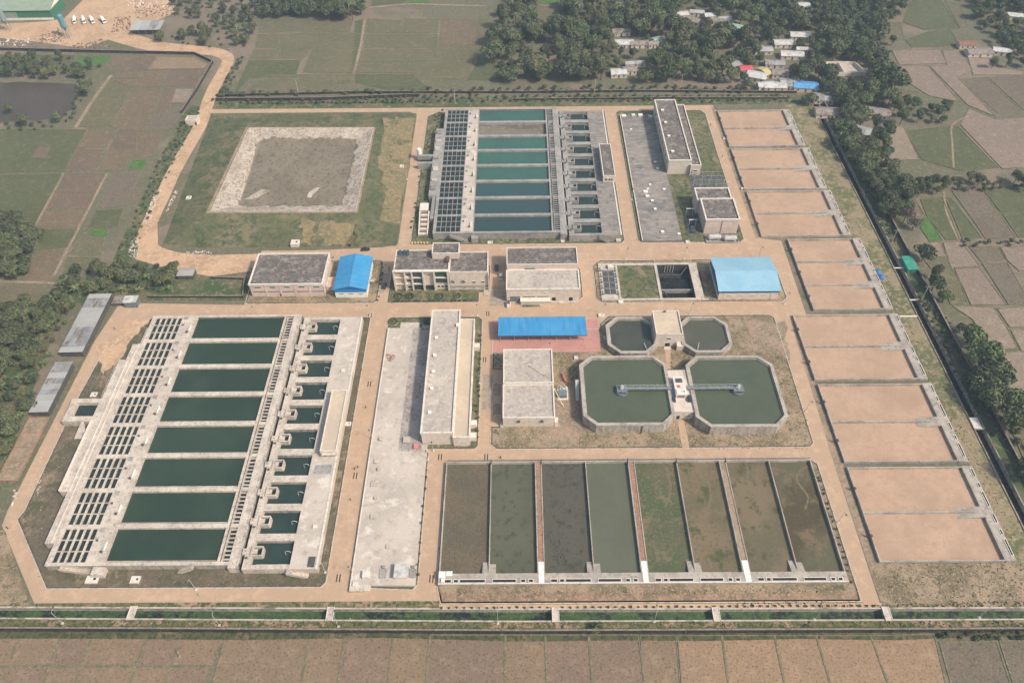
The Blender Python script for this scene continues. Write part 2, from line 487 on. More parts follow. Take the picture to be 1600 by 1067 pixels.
FIELD_BASE = mat('field_earth', (.142, .122, .074), [('c', .028, (.11, .115, .058), .45, .55, (1, 1.4, 1)), ('c', .022, (.215, .165, .12), .60, .66), ('n', .03, (.13, .125, .075), .45, .62), ('n', .5, (.19, .155, .11), .5, .7), ('n', 3, (.10, .09, .06), .55, .7)], bump=(3, .5, .15))
V = [(-4000, -4000), (4000, -4000), (4000, 4000), (-4000, 4000)]
E_ = [(0, 1), (1, 2), (2, 3), (3, 0)]
for H in (canal_hole, pit_hole):
    b0 = len(V); V += H
    E_ += [(b0 + i, b0 + (i + 1) % len(H)) for i in range(len(H))]
for gx in range(-400, 401, 100):
    for gy in range(-300, 401, 100):
        if not inpoly(gx, gy, canal_hole) and not inpoly(gx, gy, pit_hole): V.append((gx + .31, gy + .17))
res = delaunay_2d_cdt([Vector(p) for p in V], E_, [], 0, 1e-5)
gm = MB()
gm.v = [(p.x, p.y, 0.0) for p in res[0]]
for f in res[2]:
    cx = sum(res[0][i].x for i in f) / len(f); cy = sum(res[0][i].y for i in f) / len(f)
    if not inpoly(cx, cy, canal_hole) and not inpoly(cx, cy, pit_hole): gm.f.append(tuple(f))
struct('ground', gm, FIELD_BASE)

# ---- canals
CANALF = mat('canal_coping_pale', (.44, .385, .315), [('n', .3, (.30, .265, .21), .5, .68), ('n', 1, (.50, .44, .36), .52, .7), ('n', .08, (.24, .22, .15), .58, .68)])
CANALC = mat('canal_coping', (.30, .262, .212), [('n', .3, (.20, .18, .14), .46, .66), ('n', 1, (.38, .335, .275), .52, .7), ('n', .08, (.17, .165, .11), .55, .66)])
WEED = mat('water_weed', (.045, .085, .030), [('n', .12, (.018, .024, .02), .50, .60), ('n', .6, (.07, .12, .04), .5, .66), ('n', 3, (.03, .06, .022), .52, .66)], rough=.6, bump=(4, .5, .1))
BLACKW = mat('water_black', (.010, .012, .011), [('n', .15, (.016, .018, .016), .45, .65)], rough=.2, spec=.4)
VERGEF = mat('verge_front', (.135, .13, .058), [('n', .09, (.28, .20, .125), .50, .60), ('n', .6, (.075, .09, .035), .48, .62), ('n', 3, (.21, .175, .095), .56, .7)], bump=(4, .6, .15))
XF = [-420, -300, -175, -90, 0, 60, 120, XA]
mb = MB()
for a, b in zip(XF[:-1], XF[1:]):
    mb.poly([(a, yS(a), -1.7), (b, yS(b), -1.7), (b, yN(b), -1.7), (a, yN(a), -1.7)])
struct('canal_water', mb, WEED)
mb = MB().poly([(XA, yS(XB)), (XB, yS(XB)), (XB, 197), (XA, 197)], -1.7)
struct('canal_water', mb, BLACKW)
cw = thing('canal_wall', 'long low concrete wall lining the near canal on its plant side', 'canal wall', (0, -121.7, 0))
mb = MB()
for a, b in zip(XF[:-1], XF[1:]):
    mb.prism([(a, yN(a)), (b, yN(b)), (b, yN(b) + .4), (a, yN(a) + .4)], -2.2, .38)
part('wall', mb, WALLST, cw)
mb = MB()
for a, b in zip(XF[:-1], XF[1:]):
    mb.prism([(a, yN(a) - .05), (b, yN(b) - .05), (b, yN(b) + .5), (a, yN(a) + .5)], .383, .50)
part('coping', mb, CANALF, cw)
cw = thing('canal_wall', 'long low concrete wall lining the near canal on its field side', 'canal wall', (0, -125.6, 0))
mb = MB(); mc = MB()
for a, b in zip(XF[:-1], XF[1:]):
    mb.prism([(a, yS(a) - .4), (b, yS(b) - .4), (b, yS(b)), (a, yS(a))], -2.2, .30)
    mc.prism([(a, yS(a) - .5), (b, yS(b) - .5), (b, yS(b) + .05), (a, yS(a) + .05)], .303, .42)
part('wall', mb, WALLST, cw); part('coping', mc, CANALF, cw)
for x0, lab in ((XA - .4, 'straight canal wall of the east canal on the sludge bed side'), (XB, 'straight canal wall of the east canal on the tree side')):
    cw = thing('canal_wall', lab, 'canal wall', (x0, 30, 0))
    part('wall', MB().box(x0, -121.4 if x0 < XB else -125.4, -2.2, x0 + .4, 197, .30), WALLST, cw)
    part('coping', MB().box(x0 - .02, -121.4 if x0 < XB else -125.4, .303, x0 + .42, 197, .42), CANALC, cw)

# ---- front verge and boundary wall
mb = MB()
for a, b in zip(XF[:-1], XF[1:]):
    mb.poly([(a, yW(a)), (b, yW(b)), (b, yS(b) - .5), (a, yS(a) - .5)], .05)
struct('verge', mb, VERGEF)
mb = MB()
XR = [-420, -300, -175, -27]
for a, b in zip(XR[:-1], XR[1:]):
    mb.poly([(a, yN(a) + .5), (b, yN(b) + .5), (b, -118.3), (a, -118.3 if a > -180 else yN(a) + 4)], .02)
struct('verge', mb, VERGEF)
WALLB = mat('wall_black_stained', (.045, .041, .038), [('n', .4, (.03, .028, .026), .45, .65, (1, 1, .4)), ('n', 2, (.11, .095, .082), .58, .74, (1, 1, .4))], bump=(2, .3, .05))


mb = MB()
for a_, b_ in zip(XF[:-1], XF[1:]):
    mb.poly([(a_, yW(a_) - 2.6), ((a_ + b_) / 2, yW((a_ + b_) / 2) - rnd.uniform(1.5, 3)), (b_, yW(b_) - 2.6), (b_, yW(b_)), (a_, yW(a_))], .19)
struct('verge', mb, mat('verge_dark', (.085, .09, .042), [('n', .15, (.15, .125, .075), .5, .64), ('n', .6, (.055, .062, .03), .47, .62)], bump=(2, .6, .2)))


def boundary_wall(label, pts, h=2.4, t=.25, step=3.6, m_=None):
    """wall in bays between posts, along pts"""
    x0, y0 = pts[0]
    w = thing('boundary_wall', label, 'wall', (x0, y0, 0))
    n = 0
    for (ax, ay), (bx, by) in zip(pts[:-1], pts[1:]):
        L_ = math.hypot(bx - ax, by - ay); k = max(1, round(L_ / step))
        ux, uy = (bx - ax) / L_, (by - ay) / L_; nx, ny = -uy * t / 2, ux * t / 2
        def q(s, e, f): return [(ax + ux * s - nx * f, ay + uy * s - ny * f), (ax + ux * e - nx * f, ay + uy * e - ny * f), (ax + ux * e + nx * f, ay + uy * e + ny * f), (ax + ux * s + nx * f, ay + uy * s + ny * f)]
        for i in range(k):
            s = L_ * i / k; e = L_ * (i + 1) / k
            part('panel', MB().prism(q(s + .18, e - .18, 1), 0, h - .1), m_ or WALLB, w)
            part('post', MB().prism(q(s - .18, s + .18, 1.9), 0, h + .05), m_ or WALLB, w)
        part('coping', MB().prism(q(0, L_, 2.4), h + .053, h + .16), KERB, w)
    return w


boundary_wall('dark stained boundary wall between the near canal and the ploughed fields', [(x, yW(x)) for x in (-230, -120, 0, 120, 230)], 2.9, step=6.5)
boundary_wall('dark boundary wall beyond the east canal in front of the trees', [(189.3, -127), (189.3, 40), (189.8, 100), (188, 150), (186, 196)], 2.2, step=6.5)
boundary_wall('far boundary wall with dark posts along the shrubs behind the top road', [G(338, 158), G(500, 157), G(655, 151)], 2.0, step=4)
boundary_wall('farthest low wall at the edge of the olive fields behind the top road', [G(338, 151), G(560, 146), G(800, 146), G(1000, 144), G(1245, 146)], 1.5, step=6)
boundary_wall('short plain wall running behind the basins and the long grey roof', [G(800, 157), G(1000, 155), G(1230, 155)], 1.2, step=6)
boundary_wall('dark wall enclosing the brown paddies beside the dirt road', [G(0, 79), G(120, 82), G(305, 86), G(333, 99), G(308, 142), G(284, 178)], 2.0, step=6)

def blob(pts, seed, amp=1.6, k=7):
    """an outline made uneven: each side split and jittered"""
    rr = random.Random(seed); out = []
    n = len(pts)
    for i in range(n):
        a_ = Vector(pts[i]); c_ = Vector(pts[(i + 1) % n])
        for j in range(k):
            p = a_.lerp(c_, j / k)
            q = [p.x + rr.uniform(-amp, amp), p.y + rr.uniform(-amp, amp)]
            out.append(tuple(q) if len(p) == 2 else (q[0], q[1], p.z))
    return out


# ---- plant platform: one road sheet with raised plots
road_out = [(-163.5, -118.3), (-27, -118.3), (-27, -119.6), (114, -119.6), (119.8, -121.2), (120.2, -60), (122, 10), (130, 12), (131, 66), (121.5, 68), (119.5, 193.2),
            (-60, 193.6), (-185, 194.4), (-186, 190), (-64, 189.2), (-59.5, 186), (-59, 66), (-66, 63.8), (-100, 62), (-126, 62), (-126, 24), (-184, 26), (-187, 2), (-188.2, -83), (-187.5, -89)]
def holed(outer, holes, z):
    V_ = list(outer); E2_ = [(i, (i + 1) % len(outer)) for i in range(len(outer))]
    for H_ in holes:
        b0 = len(V_); V_ += H_; E2_ += [(b0 + i, b0 + (i + 1) % len(H_)) for i in range(len(H_))]
    r_ = delaunay_2d_cdt([Vector(p) for p in V_], E2_, [], 0, 1e-5); mb = MB()
    mb.v = [(p.x, p.y, z) for p in r_[0]]
    for f in r_[2]:
        cx = sum(r_[0][i].x for i in f) / len(f); cy = sum(r_[0][i].y for i in f) / len(f)
        if inpoly(cx, cy, outer) and not any(inpoly(cx, cy, H_) for H_ in holes): mb.f.append(tuple(f))
    return mb


struct('road', holed(road_out, [pit_hole], .03), ROAD)
struct('soil_strip', MB().poly([(120.3, -120), (123.5, -120), (123.5, 14), (121.6, 14), (120.3, -60)], .025), SOILV)
struct('soil_strip', MB().poly([(118.8, 68), (120.7, 68), (120.7, 188), (118.3, 192)], .045), SOILV)
struct('soil_strip', MB().poly([(120.5, -121.3), (179, -121.9), (179, -105.9), (123.6, -105.9), (120.5, -106)], .03), PLOT)
EASTV = mat('verge_east', (.26, .205, .125), [('n', .06, (.16, .15, .075), .46, .58), ('n', .4, (.30, .235, .15), .5, .66), ('n', 2.5, (.11, .11, .05), .55, .7)], bump=(4, .6, .15))
struct('verge', MB().poly([(163, 193), (163, 67), (169, 66), (169, 14), (170.5, 12), (171.4, -105.8), (179.2, -105.8), (179.2, 193)], .022), EASTV)


def plot(name, pts, m_, kw=.28, h=.13, km=None):
    o = struct(name, MB().prism(inset(pts if area(pts) > 0 else pts[::-1], kw), -.2, h - .02), m_)
    k = part('kerb', MB().loop(pts, kw, 0.0, h + .06), km or KERBW, o)
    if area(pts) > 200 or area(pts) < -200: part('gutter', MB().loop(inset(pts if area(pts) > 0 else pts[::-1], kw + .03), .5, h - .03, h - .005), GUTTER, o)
    return o


def area(p):
    return sum(p[i][0] * p[(i + 1) % len(p)][1] - p[(i + 1) % len(p)][0] * p[i][1] for i in range(len(p)))


PLOTL = mat('plot_left', (.135, .108, .072), [('n', .04, (.235, .175, .115), .52, .64), ('n', .12, (.098, .092, .05), .50, .62), ('n', .6, (.105, .085, .058), .5, .66), ('n', 2.5, (.20, .165, .11), .57, .7), ('n', 6, (.08, .075, .045), .58, .7)], bump=(4, .6, .15))
plot('plot', [(-67.5, -113.4), (-161.5, -113.4), (-183.2, -86.5), (-182, -83), (-182.4, -30), (-181, -4), (-166.5, 15.6), (-66.8, 15.6), (-66.2, 15), (-66, -111.5)], PLOTL)
plot('plot', [(-58, -111), (-56.8, -113.6), (-36.2, -114.6), (-34.6, -112.5), (-34.6, -59), (-35.5, -57.2), (-17, -57.2), (-15.6, -55.8), (-15.6, 13.4), (-17.5, 15.3), (-57.4, 15.3), (-58.2, 14.5)], PLOTG)
plot('plot', [(-11, -55), (-8.5, -57.4), (113, -57.4), (115, -55.5), (115.5, 13), (113.5, 15), (41, 15), (36.5, 10), (36.5, 7), (-11, 7), (-11, -17), (-7, -17), (-7, -46), (-11, -46)], PLOT)
plot('plot', [(-28.3, -113), (-28.3, -64.6), (-27.2, -63), (112, -63), (114, -65), (114, -119.5), (-26.6, -119.5)], PLOT)
plot('plot', [(-53, 67.5), (-51, 65), (52, 65), (53.7, 67.2), (53.7, 188), (-45, 188.6), (-48, 188), (-53, 184)], PLOTG)
plot('plot', [(60, 67.5), (62.2, 65.2), (111, 65.2), (113, 67.5), (113.6, 184), (111, 188), (62, 188), (60, 186)], PLOTG)
plot('plot', chamfer(-125.8, 24.3, -64.6, 54.5, 1.5), PLOT)
plot('plot', [(-60.2, 24.2), (-17.5, 24.2), (-17.5, 30.5), (-12.6, 30.5), (-12.6, 50), (-59, 50), (-60.2, 47)], PLOTG)
plot('plot', [(29.2, 26), (30.6, 27), (30.6, 46), (29.2, 48), (-3.5, 48), (-5.2, 46), (-5.2, 25.5), (-3.5, 24.4), (28, 24.4)], SOILV)
plot('plot', [(36.3, 26), (38.6, 23.3), (66.5, 23.3), (66.5, 52.6), (40, 52.8), (36.3, 49)], PLOT)
plot('plot', [(84, 23.2), (121.5, 23.1), (124.2, 25.8), (124, 45), (122, 50.5), (112, 52.8), (84, 52.8)], PLOT)
struct('verge', MB().box(66.53, 23.4, -.2, 83.97, 24.37, .11), PLOT)
struct('verge', MB().box(66.53, 49.63, -.2, 83.97, 52.6, .11), PLOT)
plot('garden_bed', chamfer(-10.6, -31.2, -6.4, -24, .2), SOILV)
plot('garden_bed', chamfer(-10.6, -40.8, -6.4, -34.5, .2), SOILV)
plot('garden_bed', [(1.6, 20.6), (10.6, 20.6), (10.6, 23.6), (1.6, 23.6)], PLOTG)

# ---- paved and special sheets
APRON = mat('apron_grey', (.33, .27, .205), [('n', .1, (.28, .235, .18), .44, .62), ('n', .6, (.37, .305, .235), .5, .68)])
struct('road_patch', MB().poly(GP([(768, 446), (791, 446), (792, 478), (764, 478)]), .036), APRON)
struct('road_patch', MB().poly(GP([(755, 585), (771, 585), (770, 640), (752, 640)]), .036), APRON)
struct('road_patch', MB().poly(GP([(594, 428), (607, 428), (600, 458), (590, 458)]), .036), APRON)

struct('pink_paving', MB().prism([(-11.2, -6.9), (36, -6.9), (36, 12.7), (-11.2, 12.7)], 0, .17), PINKP)
struct('footpath', MB().prism([(63.6, -57), (66.4, -57), (66.2, -43.5), (63.6, -43.5)], 0, .15), ROAD)
struct('footpath', MB().prism([(62.2, -21), (64, -21), (66.2, -6), (63.9, -6)], 0, .15), ROAD)
struct('footpath', MB().prism([(38, -10.6), (43.5, -14), (60, -14), (60, -13.2), (44, -13.2), (38.4, -9)], 0, .15), ROAD)
struct('tan_soil', MB().poly(blob(GP([(845, 620), (905, 600), (912, 672), (900, 698), (845, 694)]), 1, 1.2), .14), SOILV)
struct('tan_soil', MB().poly(blob(GP([(1160, 498), (1225, 505), (1236, 560), (1180, 540)]), 2, 1.5), .14), SOILV)
struct('tan_soil', MB().poly(blob(GP([(152, 545), (205, 502), (236, 499), (215, 520), (180, 572), (160, 583)]), 8, 1.0), .14), ROADD)
struct('tan_soil', MB().poly([(-27, -119.3), (113.5, -119.3), (113.5, -116.4), (-27, -115.6)], .125), mat('soil_ploughed', (.30, .195, .125), [('n', .12, (.22, .15, .095), .45, .6), ('n', .8, (.36, .24, .16), .5, .68), ('n', 3, (.20, .145, .095), .55, .7)], bump=(3, .6, .2)))
struct('tan_soil', MB().poly([(-27, -121.2), (120.4, -121.6), (120.4, -119.9), (-27, -119.7)], .034), ROADD)

# ---- dirt access road and left margin
dirt = smooth(GP([(420, 408), (370, 408), (320, 408), (275, 403), (240, 392), (226, 372), (238, 340), (255, 305), (270, 272), (290, 236), (312, 198), (321, 172), (333, 140), (350, 110), (356, 92), (338, 82), (300, 78), (240, 72), (180, 55), (130, 40)]), 4)
n_ = len(dirt)
struct('dirt_road', strip(dirt, [11 - 3.0 * min(1, i / 12) + (9 * max(0, i - n_ + 22) / 22) for i in range(n_)], .04), ROADD)
struct('dirt_yard', MB().poly(GP([(0, 38), (70, 34), (100, 30), (130, 0), (270, 0), (275, 20), (200, 52), (130, 76), (60, 66), (0, 60)]), .03), ROADD)
struct('dirt_yard', MB().poly(GP([(225, 352), (246, 345), (247, 395), (300, 402), (390, 398), (392, 424), (330, 432), (262, 420), (212, 405)]), .03), ROADD)
LEFTM = mat('margin_scrub', (.145, .125, .07), [('n', .05, (.085, .10, .045), .45, .6), ('n', .3, (.22, .175, .11), .54, .68), ('n', 2, (.07, .085, .035), .52, .68)], bump=(3, .6, .2))
struct('scrub', MB().poly(GP([(285, 180), (300, 165), (322, 168), (238, 345), (205, 405), (255, 425), (392, 434), (392, 470), (190, 470), (100, 480), (40, 640), (-40, 900), (-60, 700), (40, 470), (165, 430), (225, 300)]), .012), LEFTM)
struct('scrub', MB().poly(GP([(-60, 800), (8, 830), (46, 945), (-60, 945)]), .03), PLOT)
struct('scrub', MB().poly([(-187, 205), (180, 206), (186, 194), (119, 193.8), (-60, 194.2), (-190, 195)], .012), LEFTM)
struct('scrub', MB().poly([(183.9, -126), (189, -126), (189, 195), (183.9, 195)], .02), LEFTM)

# ---- reservoir embankment (grass bank round a lined pond)
def bank(toe, crest, z, zc):
    mb = MB(); n = len(toe); b = 0
    mb.v = [(*p, z) for p in toe] + [(*p, zc) for p in crest]
    mb.f = [(i, (i + 1) % n, n + (i + 1) % n, n + i) for i in range(n)]
    return mb


toe = [(-176.5, 64.8), (-59.8, 64.8), (-60, 187.5), (-184, 188.5)]
crest_o = [(-160, 88.5), (-81.5, 87.6), (-81.8, 168), (-158, 169.2)]
crest_i = [(-157.4, 90.0), (-82.9, 89.1), (-83.2, 166.8), (-155.6, 168.0)]
flo = [(-145.4, 98.2), (-91.9, 97.6), (-92.2, 158.4), (-147.0, 159.6)]
rb = thing('reservoir', 'grass banked lined reservoir with a muddy floor beside the dirt road', 'reservoir', (-118, 128, 0))
part('grass_bank', bank(toe, crest_o, .06, 3.0), LAWN, rb)
part('crest', bank(crest_o, crest_i, 3.0, 3.05), SOILV, rb)
part('liner', bank(crest_i, flo, 3.05, .55), LINER, rb)
part('mud_floor', MB().poly(flo, .56), MUD, rb)
silt = MB(); rr_ = random.Random(5); ns_ = 30
for i in range(4):
    pa, pb = Vector(flo[i]), Vector(flo[(i + 1) % 4]); ca, cb_ = Vector(crest_i[i]), Vector(crest_i[(i + 1) % 4])
    ps = []
    for j in range(ns_ + 1):
        s_ = j / ns_; e_ = min(j, ns_ - j) / ns_
        q_ = rr_.uniform(.0, .3) * min(1, e_ * 8) + (.18 if i == 3 and .1 < s_ < .6 else 0) * rr_.uniform(.6, 1) + .02
        lo_ = pa.lerp(pb, s_); hi_ = ca.lerp(cb_, s_)
        p_ = lo_.lerp(hi_, q_); ps.append(((lo_.x, lo_.y, .585), (p_.x, p_.y, .55 + 2.5 * q_ + .05)))
    for (l0, h0), (l1, h1) in zip(ps[:-1], ps[1:]): silt.poly([l0, l1, h1, h0])
part('silt_edge', silt, MUD, rb)
mb = MB()
mb.path([(-96, 150, .8), (-97, 104, .9)], .1)
part('mud_ridge', MB().prism(GP([(383, 312), (410, 296), (421, 299), (398, 312)], .5), .4, .75), LINER, rb)
part('mud_ridge', MB().prism(GP([(480, 309), (482, 302), (494, 294), (500, 294), (488, 305), (486, 310)], .5), .4, .8), CONCW, rb)
rd = part('kerb', MB().loop([(-157.9, 89.6), (-82.5, 88.7), (-82.8, 167.2), (-156.1, 168.4)], .35, 3.0, 3.2), KERBW, rb)
def bank_z(x, y):
    if x > -81.5: f_ = (x + 59.8) / (-81.6 + 59.8)
    elif y < 88: f_ = (y - 64.8) / (88 - 64.8)
    else: f_ = 1
    return .06 + 2.94 * max(0, min(1, f_)) + .05


for px_l, sd in (([(600, 188), (646, 182), (640, 240), (622, 345), (592, 345), (600, 300), (592, 250)], 3), ([(500, 350), (560, 352), (552, 383), (505, 383)], 5), ([(470, 345), (492, 350), (488, 380), (470, 378)], 6)):
    out_ = blob(GP(px_l, 1.2), sd, 1.8, 6)
    struct('dry_grass', MB().poly([(x, y, bank_z(x, y)) for x, y in out_]), LAWND)
# ---- fields
def fieldmat(name, c, c2, c3, rot=0.0, rows=.9):
    return mat(name, c, [('n', .04, c2, .42, .62), ('w', rows, mul(c, .9), .35, .8, (1, 1, 1, rot)), ('n', .25, c3, .52, .7), ('n', 2.5, mul(c, .62), .54, .68), ('n', 5, mul(c2, 1.25), .56, .7)], bump=(3, .5, .12))


FM = dict(
    b=fieldmat('field_brown', (.175, .13, .082), (.15, .117, .074), (.205, .155, .10), .2),
    p=fieldmat('field_mauve', (.165, .12, .082), (.14, .106, .075), (.19, .142, .098), .4),
    o=fieldmat('field_olive', (.15, .132, .076), (.12, .115, .062), (.18, .15, .09), .1),
    g=fieldmat('field_green', (.105, .112, .055), (.085, .098, .045), (.135, .13, .07), .3),
    v=fieldmat('field_vivid', (.07, .15, .035), (.088, .17, .045), (.056, .12, .03), .2),
    t=fieldmat('field_tan', (.27, .19, .125), (.235, .17, .11), (.30, .22, .15), 1.2),
    r=fieldmat('field_rust', (.295, .20, .122), (.27, .185, .115), (.325, .222, .14), 1.3),
    n=fieldmat('field_stubble', (.232, .165, .105), (.205, .15, .096), (.262, .187, .12), 1.3),
    m=fieldmat('field_stubble_pink', (.215, .15, .105), (.19, .138, .096), (.245, .172, .12), 1.3),
    w=fieldmat('field_grey', (.148, .122, .086), (.17, .138, .098), (.125, .104, .076), .7),
    q=fieldmat('field_fallow', (.245, .185, .142), (.215, .165, .128), (.27, .21, .16), .6),
    k=fieldmat('field_pale', (.27, .21, .158), (.235, .185, .14), (.295, .235, .18), .5, 1.6))
BUND = mat('bund_earth', (.185, .15, .105), [('n', .3, (.14, .135, .075), .45, .6), ('n', 2, (.27, .215, .155), .54, .7)], bump=(3, .5, .1))
BUNDG = mat('bund_green', (.11, .12, .055), [('n', .3, (.15, .145, .075), .45, .6), ('n', 2, (.075, .09, .04), .54, .7)], bump=(3, .5, .1))
FZ = [0.03]


def field(key, px, bund=.35):
    pts = GP(px)
    if area(pts) < 0: pts = pts[::-1]
    FZ[0] += .0012
    f = struct('field', MB().poly(pts, FZ[0]), FM[key])
    if bund:
        part('bund', MB().loop(pts, bund, FZ[0] - .02, FZ[0] + .14), BUNDG if key in 'gv' else BUND, f)
    return f


# near fields
xs = [-260, 33, 97, 147, 233, 288, 352, 485, 540, 615, 672, 790, 852, 920, 998]
ks = 'nnmnmnnnmnmnmm'
ty = lambda x: 988 + (3 if 300 < x < 1300 else 0)
slant = lambda x: (x - 800) * .26
for i in range(len(xs) - 1):
    a, b = xs[i], xs[i + 1]
    if b <= 360:
        field(ks[i], [(a, ty(a)), (b, ty(b)), (b - 21, 1040), (a - 21, 1040)], .35)
        field(ks[(i + 3) % 14], [(a - 21, 1041), (b - 21, 1041), (b - 60, 1160), (a - 60, 1160)], .35)
    else:
        field(ks[i], [(a, ty(a)), (b, ty(b)), (b + slant(b) * .4, 1160), (a + slant(a) * .4, 1160)], .35)
field('r', [(1058, 992), (1128, 992), (1150, 1160), (1072, 1160)], .3)
field('r', [(1128, 992), (1210, 992), (1245, 1160), (1150, 1160)], .3)
field('r', [(1210, 992), (1275, 992), (1325, 1160), (1245, 1160)], .3)
field('r', [(1275, 992), (1360, 992), (1420, 1160), (1325, 1160)], .3)
field('r', [(1360, 992), (1460, 990), (1500, 1160), (1420, 1160)], .3)
field('w', [(1467, 1003), (1558, 1000), (1610, 1160), (1510, 1160)], .5)
field('w', [(1560, 1000), (1700, 998), (1780, 1160), (1612, 1160)], .5)
field('n', [(1000, 992), (1057, 992), (1071, 1160), (1012, 1160)], .3)
# left fields
field('p', [(100, 270), (166, 272), (150, 300), (84, 299)]); field('p', [(84, 300), (149, 301), (139, 326), (70, 327)])
field('b', [(70, 328), (138, 328), (124, 357), (54, 357)]); field('g', [(57, 359), (122, 359), (104, 388), (60, 392)])
field('b', [(60, 393), (102, 389), (90, 412), (50, 412)]); field('b', [(48, 414), (88, 413), (78, 440), (38, 440)])
field('b', [(137, 204), (180, 203), (166, 232), (120, 231)]); field('p', [(120, 233), (165, 234), (146, 266), (103, 267)])
field('p', [(184, 203), (225, 205), (213, 234), (170, 232)]); field('b', [(170, 235), (211, 236), (200, 250), (196, 267), (150, 267)])
field('b', [(212, 206), (258, 205), (240, 245), (205, 248), (214, 234)])
field('w', [(178, 270), (222, 268), (196, 322), (152, 326)]); field('g', [(150, 329), (192, 326), (185, 357), (136, 357)])
field('v', [(142, 360), (168, 358), (166, 370), (139, 369)], .3); field('o', [(134, 361), (140, 371), (165, 372), (158, 398), (105, 398)])
field('o', [(104, 402), (160, 402), (150, 422), (95, 436)])
field('v', [(206, 251), (230, 250), (224, 266), (200, 267)], .3)
field('g', [(-30, 202), (136, 203), (100, 269), (-60, 272)]); field('g', [(-60, 275), (98, 272), (52, 356), (-80, 362)])
field('p', [(60, 229), (80, 230), (70, 247), (48, 247)], .2)
field('o', [(-40, 445), (75, 446), (55, 480), (-60, 490)])
field('b', [(176, 88), (207, 88), (200, 96), (175, 106)]); field('p', [(207, 88), (246, 88), (230, 109), (163, 115), (176, 107), (201, 97)])
field('t', [(247, 88), (305, 90), (326, 101), (319, 108), (231, 109)], .4)
field('b', [(178, 119), (222, 111), (219, 122), (175, 122)]); field('p', [(263, 110), (319, 109), (305, 136), (255, 136)])
field('b', [(222, 111), (261, 110), (254, 136), (207, 137), (172, 124), (218, 123)])
field('o', [(172, 125), (206, 138), (198, 151), (154, 151)]); field('b', [(208, 138), (253, 138), (240, 178), (188, 180)])
field('p', [(255, 138), (304, 138), (298, 162), (268, 163), (263, 180), (242, 179)]); field('k', [(275, 139), (302, 139), (298, 160), (268, 161)], .2)
field('o', [(153, 152), (197, 153), (180, 195), (122, 199)]); field('b', [(199, 153), (212, 152), (190, 180), (239, 180), (222, 204), (183, 203), (172, 196)])
field('w', [(243, 181), (296, 164), (284, 182), (262, 204), (224, 204)])
field('v', [(122, 88), (174, 88), (160, 104), (115, 106)], .3); field('g', [(0, 86), (118, 87), (112, 110), (0, 118)])
# far middle fields
field('o', [(406, 30), (553, 33), (546, 50), (470, 50), (403, 52)]); field('o', [(402, 54), (546, 52), (570, 54), (560, 76), (398, 76)])
field('o', [(440, 77), (485, 77), (474, 92), (431, 92)], .4); field('o', [(396, 78), (438, 78), (428, 93), (390, 93)])
field('o', [(487, 78), (560, 78), (552, 114), (472, 114)]); field('g', [(388, 95), (470, 95), (462, 120), (390, 122), (372, 143), (366, 143)])
field('o', [(418, 117), (520, 117), (522, 143), (376, 144)]); field('o', [(524, 118), (552, 118), (548, 131), (524, 131)], .3)
field('g', [(555, 34), (568, 30), (553, 115), (549, 115)], .2)
field('o', [(573, 30), (628, 33), (625, 52), (570, 52)]); field('o', [(630, 30), (686, 31), (684, 52), (627, 52)])
field('o', [(572, 54), (684, 54), (683, 76), (568, 76)]); field('o', [(567, 78), (683, 78), (685, 95), (560, 99)])
field('o', [(560, 101), (652, 101), (649, 114), (557, 114)], .4); field('g', [(590, 117), (648, 117), (650, 124), (675, 142), (615, 143), (556, 130), (556, 117)], .2)
field('b', [(689, 31), (744, 31), (746, 71), (688, 71)]); field('o', [(687, 73), (744, 73), (742, 100), (726, 124), (652, 124), (654, 101), (684, 97)])
field('g', [(746, 80), (778, 78), (782, 126), (728, 126), (744, 100)]); field('o', [(746, 30), (800, 34), (800, 56), (747, 56)])
field('o', [(746, 58), (780, 58), (778, 80), (746, 79)], .4)
field('g', [(582, 0), (640, 0), (630, 5), (580, 10)], .3); field('v', [(640, -2), (672, -2), (668, 5), (636, 5)], .3)
field('v', [(842, -3), (875, -3), (870, 8), (840, 6)], .3); field('o', [(838, 10), (890, 12), (870, 40), (838, 38)], .3)
# right fields
field('g', [(1425, 0), (1470, 0), (1500, 45), (1445, 48), (1410, 35)]); field('o', [(1365, 36), (1408, 36), (1413, 62), (1372, 62), (1362, 46)])
field('g', [(1450, 50), (1485, 47), (1500, 72), (1425, 75), (1414, 63)]); field('o', [(1475, 0), (1500, 10), (1512, 42), (1500, 44)], .3)
field('q', [(1393, 79), (1470, 78), (1480, 100), (1405, 102)]); field('q', [(1400, 104), (1450, 103), (1470, 126), (1500, 160), (1450, 150), (1405, 120)])
field('q', [(1472, 80), (1500, 78), (1520, 110), (1497, 122), (1560, 178), (1548, 180), (1512, 165), (1452, 104), (1480, 102)])
field('k', [(1512, 90), (1545, 92), (1552, 104), (1600, 112), (1600, 118), (1520, 118)], .3)
field('w', [(1498, 124), (1540, 121), (1600, 176), (1556, 184)], .6); field('w', [(1543, 121), (1640, 119), (1660, 176), (1603, 176)], .6)
field('q', [(1514, 170), (1556, 187), (1660, 180), (1690, 260), (1565, 264), (1500, 195)]); field('g', [(1415, 205), (1495, 196), (1560, 263), (1500, 268), (1440, 250)])
field('k', [(1384, 198), (1412, 198), (1437, 250), (1378, 252)], .4); field('o', [(1405, 140), (1440, 145), (1420, 165), (1400, 160)], .3)
field('o', [(1370, 95), (1398, 100), (1400, 150), (1382, 110)], .3)
field('b', [(1388, 307), (1427, 306), (1446, 338), (1423, 341)], .4); field('v', [(1428, 342), (1450, 340), (1473, 376), (1453, 379)], .25)
field('g', [(1438, 312), (1472, 308), (1500, 375), (1478, 376), (1448, 338)]); field('g', [(1476, 308), (1488, 312), (1535, 372), (1504, 374)], .4)
